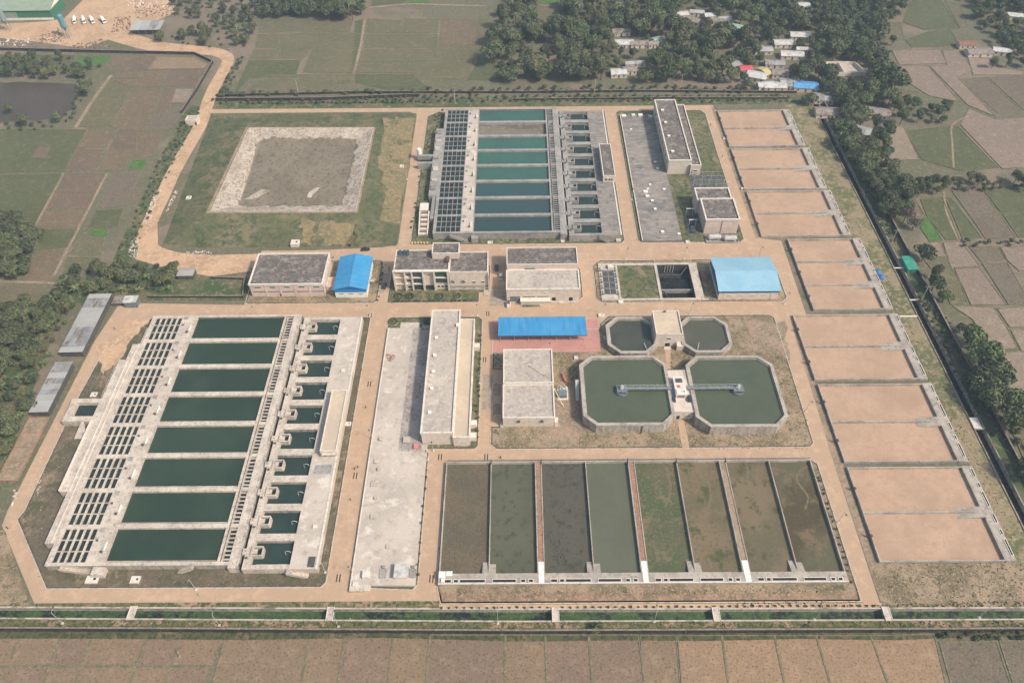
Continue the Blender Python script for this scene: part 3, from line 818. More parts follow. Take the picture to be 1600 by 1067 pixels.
field('w', [(1485, 296), (1531, 294), (1560, 332), (1515, 338)]); field('g', [(1534, 294), (1625, 290), (1640, 330), (1563, 332)])
field('w', [(1517, 340), (1562, 335), (1588, 372), (1540, 374)]); field('g', [(1565, 334), (1650, 332), (1660, 372), (1591, 372)])
field('q', [(1444, 380), (1470, 378), (1480, 402), (1440, 402)], .5); field('q', [(1473, 379), (1503, 378), (1531, 417), (1486, 419)])
field('w', [(1512, 384), (1560, 386), (1572, 407), (1533, 410)]); field('q', [(1562, 386), (1660, 383), (1680, 420), (1592, 424), (1574, 408)], .5)
field('o', [(1442, 404), (1480, 403), (1488, 420), (1500, 440), (1512, 474), (1485, 476), (1470, 440)]); field('w', [(1534, 412), (1574, 410), (1610, 474), (1576, 477)])
field('q', [(1491, 420), (1531, 419), (1573, 477), (1517, 477), (1500, 440)]); field('k', [(1487, 478), (1553, 480), (1574, 512), (1592, 545), (1545, 548), (1520, 500)], .5)
field('k', [(1557, 482), (1640, 478), (1660, 512), (1577, 512)], .5); field('k', [(1578, 515), (1660, 515), (1680, 550), (1596, 550)], .5)
field('k', [(1550, 551), (1592, 549), (1700, 555), (1720, 615), (1580, 618)], .5); field('o', [(1575, 660), (1720, 655), (1740, 720), (1600, 720)], .5)
# farm pond
struct('pond', MB().poly(blob(GP([(-60, 127), (120, 130), (118, 165), (96, 186), (-60, 194)]), 9, 1.5, 8), .02), WATERP)
for pp, w_ in (([(174, 118), (150, 150), (118, 200)], 2.2), ([(100, 270), (54, 357)], 1.4), ([(167, 272), (85, 430)], 1.4), ([(576, 13), (640, 7), (680, 8), (760, 10)], 2.2), ([(1513, 182), (1488, 196), (1488, 225), (1490, 262)], 1.0), ([(1475, 300), (1480, 335), (1500, 378)], 1.2), ([(0, 440), (90, 443)], 1.5), ([(570, 32), (563, 75), (552, 116)], 1.8)):
    struct('field_path', strip(smooth(GP(pp), 4), w_, .16), SOILV)

boundary_wall('low dark wall round the weedy plot left of the workshop', [G(232, 465), G(380, 465), G(383, 437), G(330, 435)], 1.2, step=5)

# ================================================================ BASINS
def rail(parent, pts, h=1.0, step=3.0, r=.05, m_=None, closed=False):
    """handrail: top and mid bar with posts"""
    mb = MB()
    for a, b in zip(pts[:-1], pts[1:]):
        a = Vector(a); b = Vector(b); L_ = (b - a).length; k = max(1, round(L_ / step))
        for i in range(k + 1):
            p = a.lerp(b, i / k); mb.box(p.x - r, p.y - r, p.z, p.x + r, p.y + r, p.z + h)
        for hh in (h, h * .55):
            mb.tube((a.x, a.y, a.z + hh), (b.x, b.y, b.z + hh), r, 4)
    return part('handrail', mb, m_ or STEEL, parent)


def stair(parent, x0, y0, x1, y1, z, w, axis, m_=CONC, n=14):
    """straight flight from (x0,y0,0) up to (x1,y1,z); axis the walking direction"""
    mb = MB()
    for i in range(n):
        a = i / n; b = (i + 1) / n
        zz = z * b
        if axis == 'x':
            mb.box(x0 + (x1 - x0) * a, y0 - w / 2, max(0, zz - .9), x0 + (x1 - x0) * b, y0 + w / 2, zz)
        else:
            mb.box(x0 - w / 2, y0 + (y1 - y0) * a, max(0, zz - .9), x0 + w / 2, y0 + (y1 - y0) * b, zz)
    s = part('staircase', mb, m_, parent)
    for sgn in (-1, 1):
        mr = MB()
        if axis == 'x':
            y = y0 + sgn * w / 2
            mr.loft([[(x0, y - .06, 0), (x0, y + .06, 0), (x0, y + .06, 1.0), (x0, y - .06, 1.0)], [(x1, y - .06, z), (x1, y + .06, z), (x1, y + .06, z + 1.0), (x1, y - .06, z + 1.0)]])
        else:
            x = x0 + sgn * w / 2
            mr.loft([[(x - .06, y0, 0), (x + .06, y0, 0), (x + .06, y0, 1.0), (x - .06, y0, 1.0)], [(x - .06, y1, z), (x + .06, y1, z), (x + .06, y1, z + 1.0), (x - .06, y1, z + 1.0)]])
        part('parapet', mr, m_, s)
    return s


def settling_basin(label, X, Y0, Y1, zt, deck, wall, wmats, cellwall, slatm, empty=None, wide=(), walk=None):
    """X: left edge of the pools. Flocculation cells at the left, eight long pools, slatted launder and channel at the right"""
    t = thing('settling_basin', label, 'basin', (X + 14, Y0, 0))
    n = 8; P = (Y1 - Y0) / n; hw = .92
    xl, xr = X - 19.9, X + 46.8
    part('base', MB().box(xl, Y0, -.1, xr, Y1, zt - 2.6), wall, t)
    mb = MB(); mb.box(xl, Y0, zt - 2.6, xr, Y0 + .7, zt - .05); part('front_wall', mb, wall, t)
    mb = MB(); mb.box(xl, Y1 - .7, zt - 2.6, xr, Y1, zt - .05); part('back_wall', mb, wall, t)
    mb = MB(); mb.box(xl, Y0 + .7, zt - 2.6, xl + .6, Y1 - .7, zt - .05); part('side_wall', mb, wall, t)
    part('front_ledge', MB().box(xl - .15, Y0 - .18, zt - .05, xr, Y0 + 1.15, zt + .10), deck, t)
    part('back_ledge', MB().box(xl - .15, Y1 - 1.05, zt - .05, xr, Y1 + .1, zt + .10), deck, t)
    part('side_ledge', MB().box(xl - .15, Y0 + 1.15, zt - .05, xl + 1.1, Y1 - 1.05, zt + .08), deck, t)
    # walkway between cells and pools
    part('walkway', MB().box(X - 6.2, Y0 + 1.15, zt - 2.6, X - .05, Y1 - 1.05, zt + .06), walk or deck, t)
    part('pool_coping', MB().box(X - .05, Y0 + 1.15, zt - 2.6, X + .30, Y1 - 1.05, zt + .16), deck, t)
    part('launder_wall', MB().box(X + 39.2, Y0 + 1.15, zt - 2.6, X + 40.1, Y1 - 1.05, zt + .10), deck, t)
    part('launder_wall', MB().box(X + 40.55, Y0 + 1.15, zt - 2.6, X + 40.8, Y1 - 1.05, zt + .04), deck, t)
    part('channel_deck', MB().box(X + 43.4, Y0 - 1.4, -.1, X + 46.0, Y1 + .4, zt + .22), deck, t)
    mp = MB(); a = [(X + 46.0, zt + .22), (X + 46.55, zt + .05), (X + 46.8, zt - .4), (X + 46.8, 0), (X + 46.0, 0)]
    mp.loft([[(p[0], Y0 - 1.4, p[1]) for p in a], [(p[0], Y1 + .4, p[1]) for p in a]])
    part('channel_pipe', mp, wall, t)
    part('launder_water', MB().box(X + 40.8, Y0 + 1.15, zt - 2.6, X + 43.4, Y1 - 1.05, zt - 1.3), WATERD, t)
    part('weir_water', MB().box(X + 40.1, Y0 + 1.15, zt - 2.6, X + 40.55, Y1 - 1.05, zt - .6), WATERD, t)
    slab = MB().box(X + 40.8, 0, zt - .45, X + 43.4, .62, zt - .08)
    for i in range(n + 1):
        yc = Y0 + P * i
        if 0 < i < n:
            part('cross_wall', MB().box(X + .30, yc - hw, zt - 2.6, X + 39.2, yc + hw, zt + .08), deck, t)
            part('cross_wall', MB().box(X + 40.8, yc - hw * .8, zt - 2.6, X + 43.4, yc + hw * .8, zt + .06), deck, t)
            gw = hw * .8 if cellwall[0] > .5 else .55
            part('cell_walkway', MB().box(xl + 1.1, yc - gw, zt - 2.6, X - 6.2, yc + gw, zt + .02), deck, t)
        if i < n:
            ya, yb = yc + (1.15 if i == 0 else hw), yc + P - (1.05 if i == n - 1 else hw)
            k = n - 1 - i
            if empty is not None and k == empty:
                part('pool_floor', MB().loft([[(X + .3, ya, zt - 2.6), (X + 39.2, ya, zt - 2.6), (X + 39.2, ya, zt - 2.3), (X + .3, ya, zt - 2.3)], [(X + .3, yb, zt - 2.6), (X + 39.2, yb, zt - 2.6), (X + 39.2, yb, zt - 1.4), (X + .3, yb, zt - 1.4)]]), mat('pool_silt', (.17, .148, .112), [('n', .08, (.125, .11, .085), .45, .62, (.4, 1.5, 1)), ('n', .5, (.215, .185, .145), .52, .7)]), t, label='drained pool with a bare silted concrete floor')
            else:
                part('pool_water', MB().box(X + .30, ya, zt - 2.6, X + 39.2, yb, zt - .95), wmats[k], t)
                part('weir_ledge', MB().box(X + .30, ya + .55, zt - .95, X + 39.2, ya + .8, zt - .55), deck, t)
            # launder cover slabs
            ns = 8
            for j in range(ns):
                y = ya + .9 + (yb - ya - 1.6) * j / (ns - 1)
                part('cover_slab', MB().box(X + 40.8, y - .30, zt - .28, X + 43.4, y + .02, zt - .1), slatm, t)
                part('cover_slab', MB().box(X + 40.8, y + .14, zt - .28, X + 43.4, y + .28, zt - .1), slatm, t)
            # flocculation cells: three rows of five
            gw = hw * .8 if cellwall[0] > .5 else .55
            ca, cb = yc + (1.15 if i == 0 else gw), yc + P - (1.05 if i == n - 1 else gw)
            xa, xb = xl + 1.1, X - 6.2
            tw, th = cellwall
            dp = .55 if tw > .5 else .45
            part('cell_water', MB().box(xa, ca, zt - 2.6, xb, cb, zt - dp), WATERD, t)
            part('baffle_wall', MB().box(xb - .35, ca, zt - dp, xb, cb, zt - .01), deck, t)
            for c in range(5):
                x = xa + (xb - .35 - xa) * c / 5
                part('baffle_wall', MB().box(x, ca, zt - dp, x + tw, cb, zt - .02), deck, t)
            rl = (cb - ca) / 3
            for r in range(3):
                y = ca + rl * (r + 1)
                part('cross_beam', MB().box(xa, y - th, zt - dp + .02, xb - .35, y, zt - .06), deck, t)
            # walkway fittings
            part('gate_frame', MB().box(X - 1.5, (ya + yb) / 2 - 2.2, zt + .06, X - 1.15, (ya + yb) / 2 + 1.0, zt + .75), WHITE, t)
            part('valve', MB().cyl(X - 1.9, (ya + yb) / 2 - 2.9, zt + .06, zt + .8, .32, 8).cyl(X - 1.9, (ya + yb) / 2 - 2.9, zt + .8, zt + .95, .5, 8), METALD, t)
            part('valve', MB().cyl(X - 5.0, (ya + yb) / 2 + 1.6, zt + .06, zt + .55, .28, 8).cyl(X - 5.0, (ya + yb) / 2 + 1.6, zt + .55, zt + .7, .42, 8), METALD, t)
            part('hatch', MB().box(X - 5.7, yb - 1.4, zt + .06, X - 3.9, yb + .4, zt + .16), CONCG, t)
    for x0, y0, x1, y1, h in wide:
        part('inlet_deck', MB().box(x0, y0, -.1, x1, y1, h), deck, t)
    return t


WG = [WATER] * 8
lb = settling_basin('large pale concrete basin with eight dark green pools, nearest on the left', -143.4, -106.4, 14.0, 3.3, CONC, WALLST, WG, (.66, .26), CONC,
                    wide=[(-166.9, -98, -163.45, -77, 3.3), (-170, -77, -163.45, -44.5, 3.42), (-170, -33, -163.45, -12, 3.38), (-167.2, -12, -163.45, -3, 3.3), (-165, -3, -163.45, 8, 2.0)])
part('inlet_deck', MB().box(-182, -35.2, -.1, -163.45, -33, 3.3), CONC, lb)
part('inlet_deck', MB().box(-182, -44.5, -.1, -163.45, -42, 3.3), CONC, lb)
part('inlet_deck', MB().box(-170.3, -42, -.1, -163.45, -35.2, 3.3), CONC, lb)
part('inlet_water', MB().box(-179, -41.9, -.1, -170.4, -35.3, 1.6), WATERD, lb)
part('inlet_wall', MB().box(-182, -42, -.1, -179.1, -35.2, 3.1), CONC, lb)
part('outfall_cone', MB().loft([[(-176, -51, 0), (-171, -51, 0), (-171, -50.2, 0), (-176, -50.2, 0)], [(-174, -46, 3.2), (-173, -46, 3.2), (-173, -44.6, 3.2), (-174, -44.6, 3.2)]]), CONC, lb)
part('inlet_channel_wall', MB().box(-170, -77, 3.42, -169.6, -44.5, 4.2), COPING, lb)
part('inlet_channel_wall', MB().box(-166.2, -77, 3.42, -165.9, -12, 3.9), COPING, lb)
part('inlet_channel_wall', MB().box(-164.5, -98, 3.42, -164.2, -3, 3.75), COPING, lb)
rail(lb, [(-169.9, -33, 3.4), (-169.9, -12, 3.4)])
stair(lb, -148, -107.4, -158, -107.4, 3.2, 1.6, 'x')
stair(lb, -118, -107.3, -112, -107.3, 3.2, 1.4, 'x')
part('drain_box', MB().box(-146.8, -109.6, -.1, -142.6, -106.6, 2.6), CONC, lb)
ub = settling_basin('large grey concrete basin with eight teal pools and dark cell grid, far centre', -21.7, 69.3, 185.0, 4.0, CONCG, CONCG, [WATERT, None, WATERT, WATERT, WATERT, mat('water_teal_deep', (.030, .080, .072), [('n', .03, (.038, .075, .072), .4, .65)], rough=.16, spec=.5), mat('water_teal_dark', (.032, .072, .064), [('n', .03, (.038, .068, .066), .4, .65)], rough=.16, spec=.5), mat('water_teal_grey', (.030, .062, .058), [('n', .03, (.034, .058, .058), .4, .65)], rough=.16, spec=.5)], (.26, .22), CONCG, empty=1, walk=CONCW,
                    wide=[(-46, 100, -41.65, 164, 4.0), (-44, 82, -41.65, 100, 3.4)])
part('inlet_deck', MB().box(-54, 136.5, -.1, -46.1, 138, 4.0), CONCG, ub)
part('inlet_deck', MB().box(-54, 129.5, -.1, -46.1, 131, 4.0), CONCG, ub)
part('inlet_water', MB().box(-53.5, 131.1, -.1, -46.1, 136.4, 1.5), WATERD, ub)
for i, y in enumerate((105, 113, 122, 133, 141, 150, 158)):
    part('deck_unit', MB().box(-45.2, y, 4.0, -42.6, y + (1.5 if i % 2 else 3.4), 4.7), CONC if i % 3 else CONCWG, ub)
stair(ub, -24, 67.6, -33, 67.6, 3.9, 1.5, 'x', CONCG)
stair(ub, 0.5, 67.9, 9, 67.9, 3.9, 1.4, 'x', CONCG)
part('drain_box', MB().box(-22.5, 66.6, -.1, -19.2, 69.1, 2.8), CONCG, ub)
single('surge_tank', MB().lathe(-53.9, 139.5, [(1.35, .1), (1.35, 6.3), (1.1, 6.8), (.1, 7.0)], 16), WHITE, 'white upright cylinder tank at the end of the grey inlet bridge', 'tank', (-53.9, 139.5, 0))


def filter_block(label, X, Y0, Y1, zt, deck, wall, rough_deck):
    t = thing('filter_block', label, 'filter basin', (X + 13, Y0, 0))
    n = 10; P = (Y1 - Y0) / n
    wb = deck
    part('base', MB().box(X, Y0, -.1, X + 26, Y1, zt - 3.0), wall, t)
    part('gallery_deck', MB().box(X, Y0, zt - 3.0, X + 2.7, Y1, zt), deck, t)
    part('roof_deck', MB().box(X + 16.3, Y0, zt - 3.0, X + 26, Y1, zt), rough_deck, t)
    part('deck_edge', MB().box(X + 25.3, Y0, zt + .003, X + 26, Y1, zt + .22), COPING, t)
    part('front_wall', MB().box(X + 2.7, Y0, zt - 3.0, X + 16.3, Y0 + 1.6, zt + .06), deck, t)
    for i in range(n):
        y = Y0 + P * i
        ya = y + (1.6 if i == 0 else 1.3); yb = y + P - 1.3
        if i:
            o = part('cell_wall', MB().box(X + 2.7, y - 1.3, zt - 3.0, X + 16.3, y + 1.3, zt - .12), wall, t)
            part('wall_cap', MB().box(X + 2.7, y - 1.45, zt - .12, X + 16.3, y + 1.45, zt + .06), deck, o)
        if i == n - 1:
            part('cell_wall', MB().box(X + 2.7, yb, zt - 3.0, X + 16.3, Y1, zt + .06), deck, t)
        part('filter_water', MB().box(X + 2.7, ya, zt - 3.0, X + 16.3, yb, zt - 1.75), WATERF, t)
        part('water_ledge', MB().box(X + 4, ya + .7, zt - 1.75, X + 16.0, ya + 1.0, zt - 1.5), deck, t)
        ym = (ya + yb) / 2 + .4
        part('weir_box', MB().loop([(X + 2.0, ym - 1.9), (X + 5.9, ym - 1.9), (X + 6.3, ym - 1.4), (X + 6.3, ym + 1.4), (X + 5.9, ym + 1.9), (X + 2.0, ym + 1.9)], .5, zt - 1.7, zt + .55), wb, t)
        part('weir_opening', MB().box(X + 2.6, ym - 1.3, zt - 1.7, X + 5.7, ym + 1.3, zt - .6), DARK, t)
        part('gate_slab', MB().box(X + 2.2, ym - 1.0, zt, X + 4.2, ym + .9, zt + .35), wb, t)
        pp = MB(); cx = X + 16.0
        arc = [(cx - 1.2 + 1.0 * math.cos(a), ya + 4.6, zt + .1 + .8 * math.sin(a)) for a in [math.pi * k / 6 for k in range(7)]]
        pp.path([(arc[-1][0], arc[-1][1], zt - 1.7)] + arc[::-1] + [(arc[0][0], arc[0][1], zt)], .10, 6)
        part('vent_pipe', pp, STEEL, t)
        part('valve_plinth', MB().box(X - 1.0, ym - 1.1, zt - .6, X + 1.6, ym + 1.1, zt + .30).cyl(X + .4, ym, zt + .3, zt + .95, .3, 8), wb, t)
        part('valve_wheel', MB().cyl(X + 1.0, ym - 2.6, zt, zt + .6, .2, 8).cyl(X + 1.0, ym - 2.6, zt + .6, zt + .7, .45, 10), METALD, t)
    return t


fb1 = filter_block('row of ten pale filter cells with white weir boxes beside the near basin', -95.1, -108.2, 12.2, 3.3, CONC, WALLST, CONCW)
stair(fb1, -72.5, -109.3, -79.5, -109.3, 3.2, 1.6, 'x')
part('roof_opening', MB().box(-72.5, -107.5, 3.3, -70.3, -103.8, 3.75), METALD, fb1)
part('hatch', MB().box(-73.2, -93, 3.3, -71.7, -91.6, 4.0), COPING, fb1)
part('hatch', MB().box(-74, -20, 3.3, -72.6, -18.6, 3.9), COPING, fb1)
fb2 = filter_block('row of ten grey filter cells beside the far teal basin', 25.9, 66.8, 182.0, 4.0, CONCG, CONCG, CONCWG)
stair(fb2, 46.0, 65.9, 40.6, 65.9, 3.9, 1.4, 'x', CONCG)


def mesh_window(parent, face, u, z, w, h, pos, fm=None, pm=None, name='window', proud=.06, mull=0):
    """window frame with a recessed pane; face S/W/E, u = centre along the wall, pos = wall plane"""
    fm = fm or WHITE; pm = pm or GLASS
    a, b = u - w / 2, u + w / 2
    f = .09
    fr = MB(); pa = MB()
    def bx(mb, u0, u1, z0, z1, d0, d1):
        if face == 'S': mb.box(u0, pos - d1, z0, u1, pos - d0, z1)
        elif face == 'W': mb.box(pos - d1, u0, z0, pos - d0, u1, z1)
        else: mb.box(pos + d0, u0, z0, pos + d1, u1, z1)
    bx(fr, a - f, b + f, z - f - .04, z, -.05, proud + .06); bx(fr, a - f, b + f, z + h, z + h + f, -.05, proud + .1)
    bx(fr, a - f, a, z, z + h, -.05, proud); bx(fr, b, b + f, z, z + h, -.05, proud)
    for k in range(mull):
        uu = a + (b - a) * (k + 1) / (mull + 1); bx(fr, uu - .04, uu + .04, z, z + h, -.05, proud - .01)
    bx(pa, a, b, z, z + h, -.1, .02)
    o = part(name, fr, fm, parent)
    part('pane', pa, pm, o)
    return o


def flat_block(t, x0, y0, x1, y1, z0, h, wm, rm, par=.7, cop=None, name='wall', over=.0):
    """walls with a parapet, a roof slab inside it, a coping on top"""
    part(name, MB().box(x0, y0, z0, x1, y1, h - .05), wm, t)
    part('roof', MB().box(x0 + .3, y0 + .3, h - .05, x1 - .3, y1 - .3, h + .02), rm, t)
    part('parapet', MB().ring(x0 - over, y0 - over, x1 + over, y1 + over, .32 + over, h - .35 if over else h - .05, h + par), cop or wm, t)
    part('coping', MB().ring(x0 - over - .06, y0 - over - .06, x1 + over + .06, y1 + over + .06, .44 + over, h + par + .003, h + par + .12), cop or COPING, t)


# filter houses on the decks
t = thing('filter_house', 'cream flat roofed hut on the pale filter deck by the left road', 'hut', (-72, -47, 3.3))
flat_block(t, -75.2, -62.2, -69.0, -32.4, 3.3, 6.5, CREAM, ROOFY, .3)
for u in (-73.6, -70.9): mesh_window(t, 'S', u, 3.5, 1.3 if u < -72 else 2.2, 1.6, -62.2, pm=DARK)
part('awning', MB().box(-74.6, -63.3, 5.6, -69.6, -62.25, 5.75), CREAM, t)
t = thing('filter_house', 'grey flat roofed hut on the deck of the far filter cells', 'hut', (49, 126, 4))
flat_block(t, 46.0, 110.6, 52.4, 141.0, 4.0, 7.4, CREAM, ROOFD, .3)
for u in (47.6, 49.4, 50.6): mesh_window(t, 'S', u, 5.0, 1.0, 1.3, 110.6, pm=DARK)
part('slab', MB().box(-77, -70, 3.303, -70.5, -66, 3.4), CONCG, fb1)

# ================================================================ SLUDGE DRYING BEDS (east)
def drying_bed(label, x0, x1, y0, y1, n, ramp=True, z=1.25):
    t = thing('drying_bed', label, 'sludge bed', ((x0 + x1) / 2, y0, 0), 'tan sludge drying beds along the east side')
    part('wall', MB().ring(x0, y0, x1 + .1, y1, .42, -.2, z), CONCT, t)
    part('floor', MB().box(x0 + .42, y0 + .42, -.2, x1 - .3, y1 - .42, .02), CONCT, t)
    part('side_deck', MB().box(x1 + .103, y0 - .2, -.2, x1 + 3.6, y1 + .2, z + .03), CONCT, t)
    P = (y1 - y0) / n
    for i in range(n):
        a = y0 + P * i; b = a + P
        s = part('slurry', MB().poly([(x0 + .42, a + .4), (x1 - .3, a + .4), (x1 - .3, b - .4), (x0 + .42, b - .4)], .10), SLURRY, t)
        if i:
            part('divider_wall', MB().box(x0 + .42, a - .22, -.1, x1 - .32, a + .22, z - .02), CONCT, t)
            if ramp:
                part('ramp', MB().loft([[(x1 - 9.5, a - 2.3, .0), (x1 - 9.5, a - .23, .0), (x1 - 9.5, a - .23, .12), (x1 - 9.5, a - 2.3, .12)], [(x1 - .3, a - 2.3, 0), (x1 - .3, a - .23, 0), (x1 - .3, a - .23, z), (x1 - .3, a - 2.3, z)]]), CONCT, t)
                part('ramp', MB().loft([[(x1 - 9, a + .23, 0), (x1 - 9, a + 2.1, 0), (x1 - 9, a + 2.1, .12), (x1 - 9, a + .23, .12)], [(x1 - .3, a + .23, 0), (x1 - .3, a + 2.1, 0), (x1 - .3, a + 2.1, z), (x1 - .3, a + .23, z)]]), CONCT, t)
        part('inlet_valve', MB().box(x0 - .7, a + P * .5 - .25, .5, x0 + .5, a + P * .5 + .25, z + .5).cyl(x0 - .3, a + P * .5, z + .5, z + 1.1, .16, 6).cyl(x0 - .3, a + P * .5, z + 1.1, z + 1.2, .4, 8), METALD, t)
        for f0, f1 in ((.10, .42), (.52, .62), (.76, .94)):
            part('gutter_slot', MB().box(x1 + 2.55, a + P * f0, z + .033, x1 + 3.15, a + P * f1, z + .05), DARK, t)
            part('gutter_rim', MB().ring(x1 + 2.35, a + P * f0 - .2, x1 + 3.35, a + P * f1 + .2, .2, z + .033, z + .22), COPING, t)
    return t


for lab, x0, x1, y0, y1, n in (
        ('pair of tan sludge beds at the far top corner by the village trees', 120.7, 160.0, 147.3, 185.4, 2),
        ('pair of tan sludge beds level with the long grey roofed building', 121.0, 161.1, 107.2, 144.9, 2),
        ('pair of tan sludge beds level with the twin block generator house', 121.5, 162.2, 68.4, 105.4, 2),
        ('three tan sludge beds in one block beside the pale blue shed', 133.7, 165.9, 16.8, 65.9, 3),
        ('pair of tan sludge beds level with the small eight sided tanks', 123.4, 166.5, -24.2, 13.5, 2),
        ('pair of tan sludge beds level with the bridge tanks', 123.8, 167.0, -64.9, -26.8, 2),
        ('pair of tan sludge beds nearest the camera at the lower right', 124.0, 167.3, -105.7, -67.3, 2)):
    drying_bed(lab, x0, x1, y0, y1, n)

# ================================================================ LOWER PONDS
MUDM = [mat('sludge_' + str(i), c, ls, rough=.45, bump=bm) for i, (c, ls, bm) in enumerate((
    ((.102, .092, .058), [('n', .08, (.13, .106, .066), .42, .62), ('n', 1.8, (.10, .083, .052), .50, .64), ('n', 3.5, (.14, .116, .074), .56, .68)], (2.2, .8, .25)),
    ((.088, .090, .058), [('n', .07, (.098, .098, .062), .42, .62), ('n', .3, (.066, .074, .042), .54, .68)], (1, .15, .1)),
    ((.084, .082, .061), [('n', .1, (.088, .08, .058), .45, .62), ('n', .25, (.064, .063, .046), .55, .65)], (1.2, .5, .2)),
    ((.10, .106, .070), [('n', .05, (.108, .114, .075), .42, .62)], (1, .08, .05)),
    ((.116, .102, .058), [('n', .03, (.085, .096, .045), .47, .60), ('n', .14, (.145, .122, .07), .55, .66), ('n', .5, (.092, .09, .046), .54, .66), ('n', 3, (.16, .135, .08), .55, .7)], (2, .35, .15)),
    ((.132, .110, .062), [('n', .04, (.165, .128, .075), .45, .6), ('n', .12, (.085, .088, .038), .57, .66), ('n', .9, (.12, .10, .052), .54, .66)], (1.5, .25, .1)),
    ((.116, .102, .058), [('n', .045, (.155, .122, .072), .48, .6), ('n', .16, (.09, .082, .038), .55, .66), ('n', 1, (.142, .118, .068), .56, .68)], (1.5, .25, .1)),
    ((.104, .096, .056), [('n', .04, (.082, .068, .036), .45, .6), ('n', .12, (.14, .108, .062), .55, .66), ('n', 1.2, (.10, .09, .042), .56, .68)], (1.8, .3, .12))))]
t = thing('sludge_pond_row', 'row of eight murky sludge ponds with red soil strips between pairs', 'sludge ponds', (42, -112, 0))
PX = [-27.4, -10.4, 6.2, 8.7, 25.5, 41.6, 44.1, 60.1, 76.2, 78.8, 95.1, 110.8]
z = 1.5; yb, yt = -109.3, -64.2
part('back_wall', MB().box(-27.6, yt, -.1, 111.0, yt + .35, z), CONCT, t)
part('side_wall', MB().box(-27.6, yb, -.1, -27.2, yt, z), CONCT, t)
part('side_wall', MB().box(110.7, yb, -.1, 111.1, yt, z), CONCT, t)
cells = [(0, 1), (1, 2), (3, 4), (4, 5), (6, 7), (7, 8), (9, 10), (10, 11)]
for i, (a, b) in enumerate(cells):
    part('sludge', MB().poly([(PX[a] + .15, yb), (PX[b] - .15, yb), (PX[b] - .15, yt), (PX[a] + .15, yt)], .16 if i in (1, 3) else .20), MUDM[i], t)
for i in (1, 4, 7, 10):
    part('divider_wall', MB().box(PX[i] - .16, yb, -.1, PX[i] + .16, yt, z - .02), CONCT, t)
    for sgn, l_ in ((-1, 4.6), (1, 3.9)):
        part('ramp', MB().loft([[(PX[i] + sgn * .17, yb + l_, .1), (PX[i] + sgn * 2.3, yb + l_, .1), (PX[i] + sgn * 2.3, yb + l_, .5), (PX[i] + sgn * .17, yb + l_, .5)], [(PX[i] + sgn * .17, yb, .1), (PX[i] + sgn * 2.3, yb, .1), (PX[i] + sgn * 2.3, yb, z), (PX[i] + sgn * .17, yb, z)]]), CONCT, t)
for a in (2, 5, 8):
    x0, x1 = PX[a], PX[a + 1]
    part('soil_strip', MB().box(x0 + .3, yb + 4.2, -.1, x1 - .3, yt, z - .25), SOILR if a != 8 else SOILV, t)
    part('strip_wall', MB().box(x0 - .05, yb, -.1, x0 + .3, yt, z - .02), CONCT, t)
    part('strip_wall', MB().box(x1 - .3, yb, -.1, x1 + .05, yt, z - .02), CONCT, t)
    part('strip_slab', MB().box(x0 + .3, yb - 3.6, -.1, x1 - .3, yb + 4.2, z + .12), WHITE, t)
for pl in ([(1040, 728), (1045, 745), (1048, 765), (1040, 790)], [(1098, 730), (1106, 750), (1111, 775), (1104, 800)], [(1168, 728), (1170, 768), (1185, 773), (1200, 785)], [(1262, 728), (1248, 738), (1246, 752), (1262, 775), (1258, 795)]):
    part('rill', strip(smooth(GP(pl, .2), 5), .7, .225), mat('sludge_rill', (.17, .14, .085), [('n', .6, (.13, .11, .065), .5, .7)]), t)
part('front_deck', MB().box(-27.7, -113.2, -.1, 111.2, yb, z), CONCT, t)
part('front_lip', MB().box(-27.7, -113.2, z + .003, 111.2, -112.9, z + .2), COPING, t)
for i, (a, b) in enumerate(cells):
    L_ = PX[b] - PX[a]
    for f0, f1 in ((.12, .24), (.30, .38) if i % 2 == 0 else (.66, .74), (.42, .92) if i % 2 == 0 else (.08, .55)):
        if i % 2 and f0 == .12: f0, f1 = .82, .9
        part('gutter_slot', MB().box(PX[a] + L_ * f0, -112.6, z + .003, PX[a] + L_ * f1, -111.6, z + .03), DARK, t)
        part('gutter_rim', MB().ring(PX[a] + L_ * f0 - .22, -112.82, PX[a] + L_ * f1 + .22, -111.38, .22, z + .003, z + .2), COPING, t)
for x in PX[1:-1:2]:
    part('inlet_pipe', MB().tube((x, yt + 1.3, z + .25), (x, yt - .9, z + .15), .18), METALD, t)
part('pipe_run', MB().tube((-27, yt + .9, z + .1), (111, yt + .9, z + .1), .16, 6), METAL, t)
single('pump_crate', MB().box(-27.5, -111.2, 1.5, -25.2, -108.9, 2.5).box(-25, -110.2, 1.5, -22.9, -108.6, 1.9).box(-26.6, -112.6, 1.5, -25.4, -111.3, 2.1), WHITE, 'heap of white crates and sheets on the corner of the pond deck', 'crate', (-26, -110, 1.5))

# ================================================================ EIGHT SIDED TANKS
def octa(x0, y0, x1, y1, c): return chamfer(x0, y0, x1, y1, c)


def tank8(label, x0, y0, x1, y1, c, z, m_, wmat):
    t = thing('clarifier_tank', label, 'tank', ((x0 + x1) / 2, (y0 + y1) / 2, 0))
    o = octa(x0, y0, x1, y1, c)
    part('wall', MB().loop(o, .8, -.1, z), WALLST, t)
    part('coping', MB().loop([tuple(p) for p in inset(o, -.12)], 1.35, z + .003, z + .3), m_, t)
    part('rim_step', MB().loop(inset(o, 1.25), .35, z - .6, z - .25), m_, t)
    part('water', MB().poly(inset(o, .8), z - .7), wmat, t)
    return t


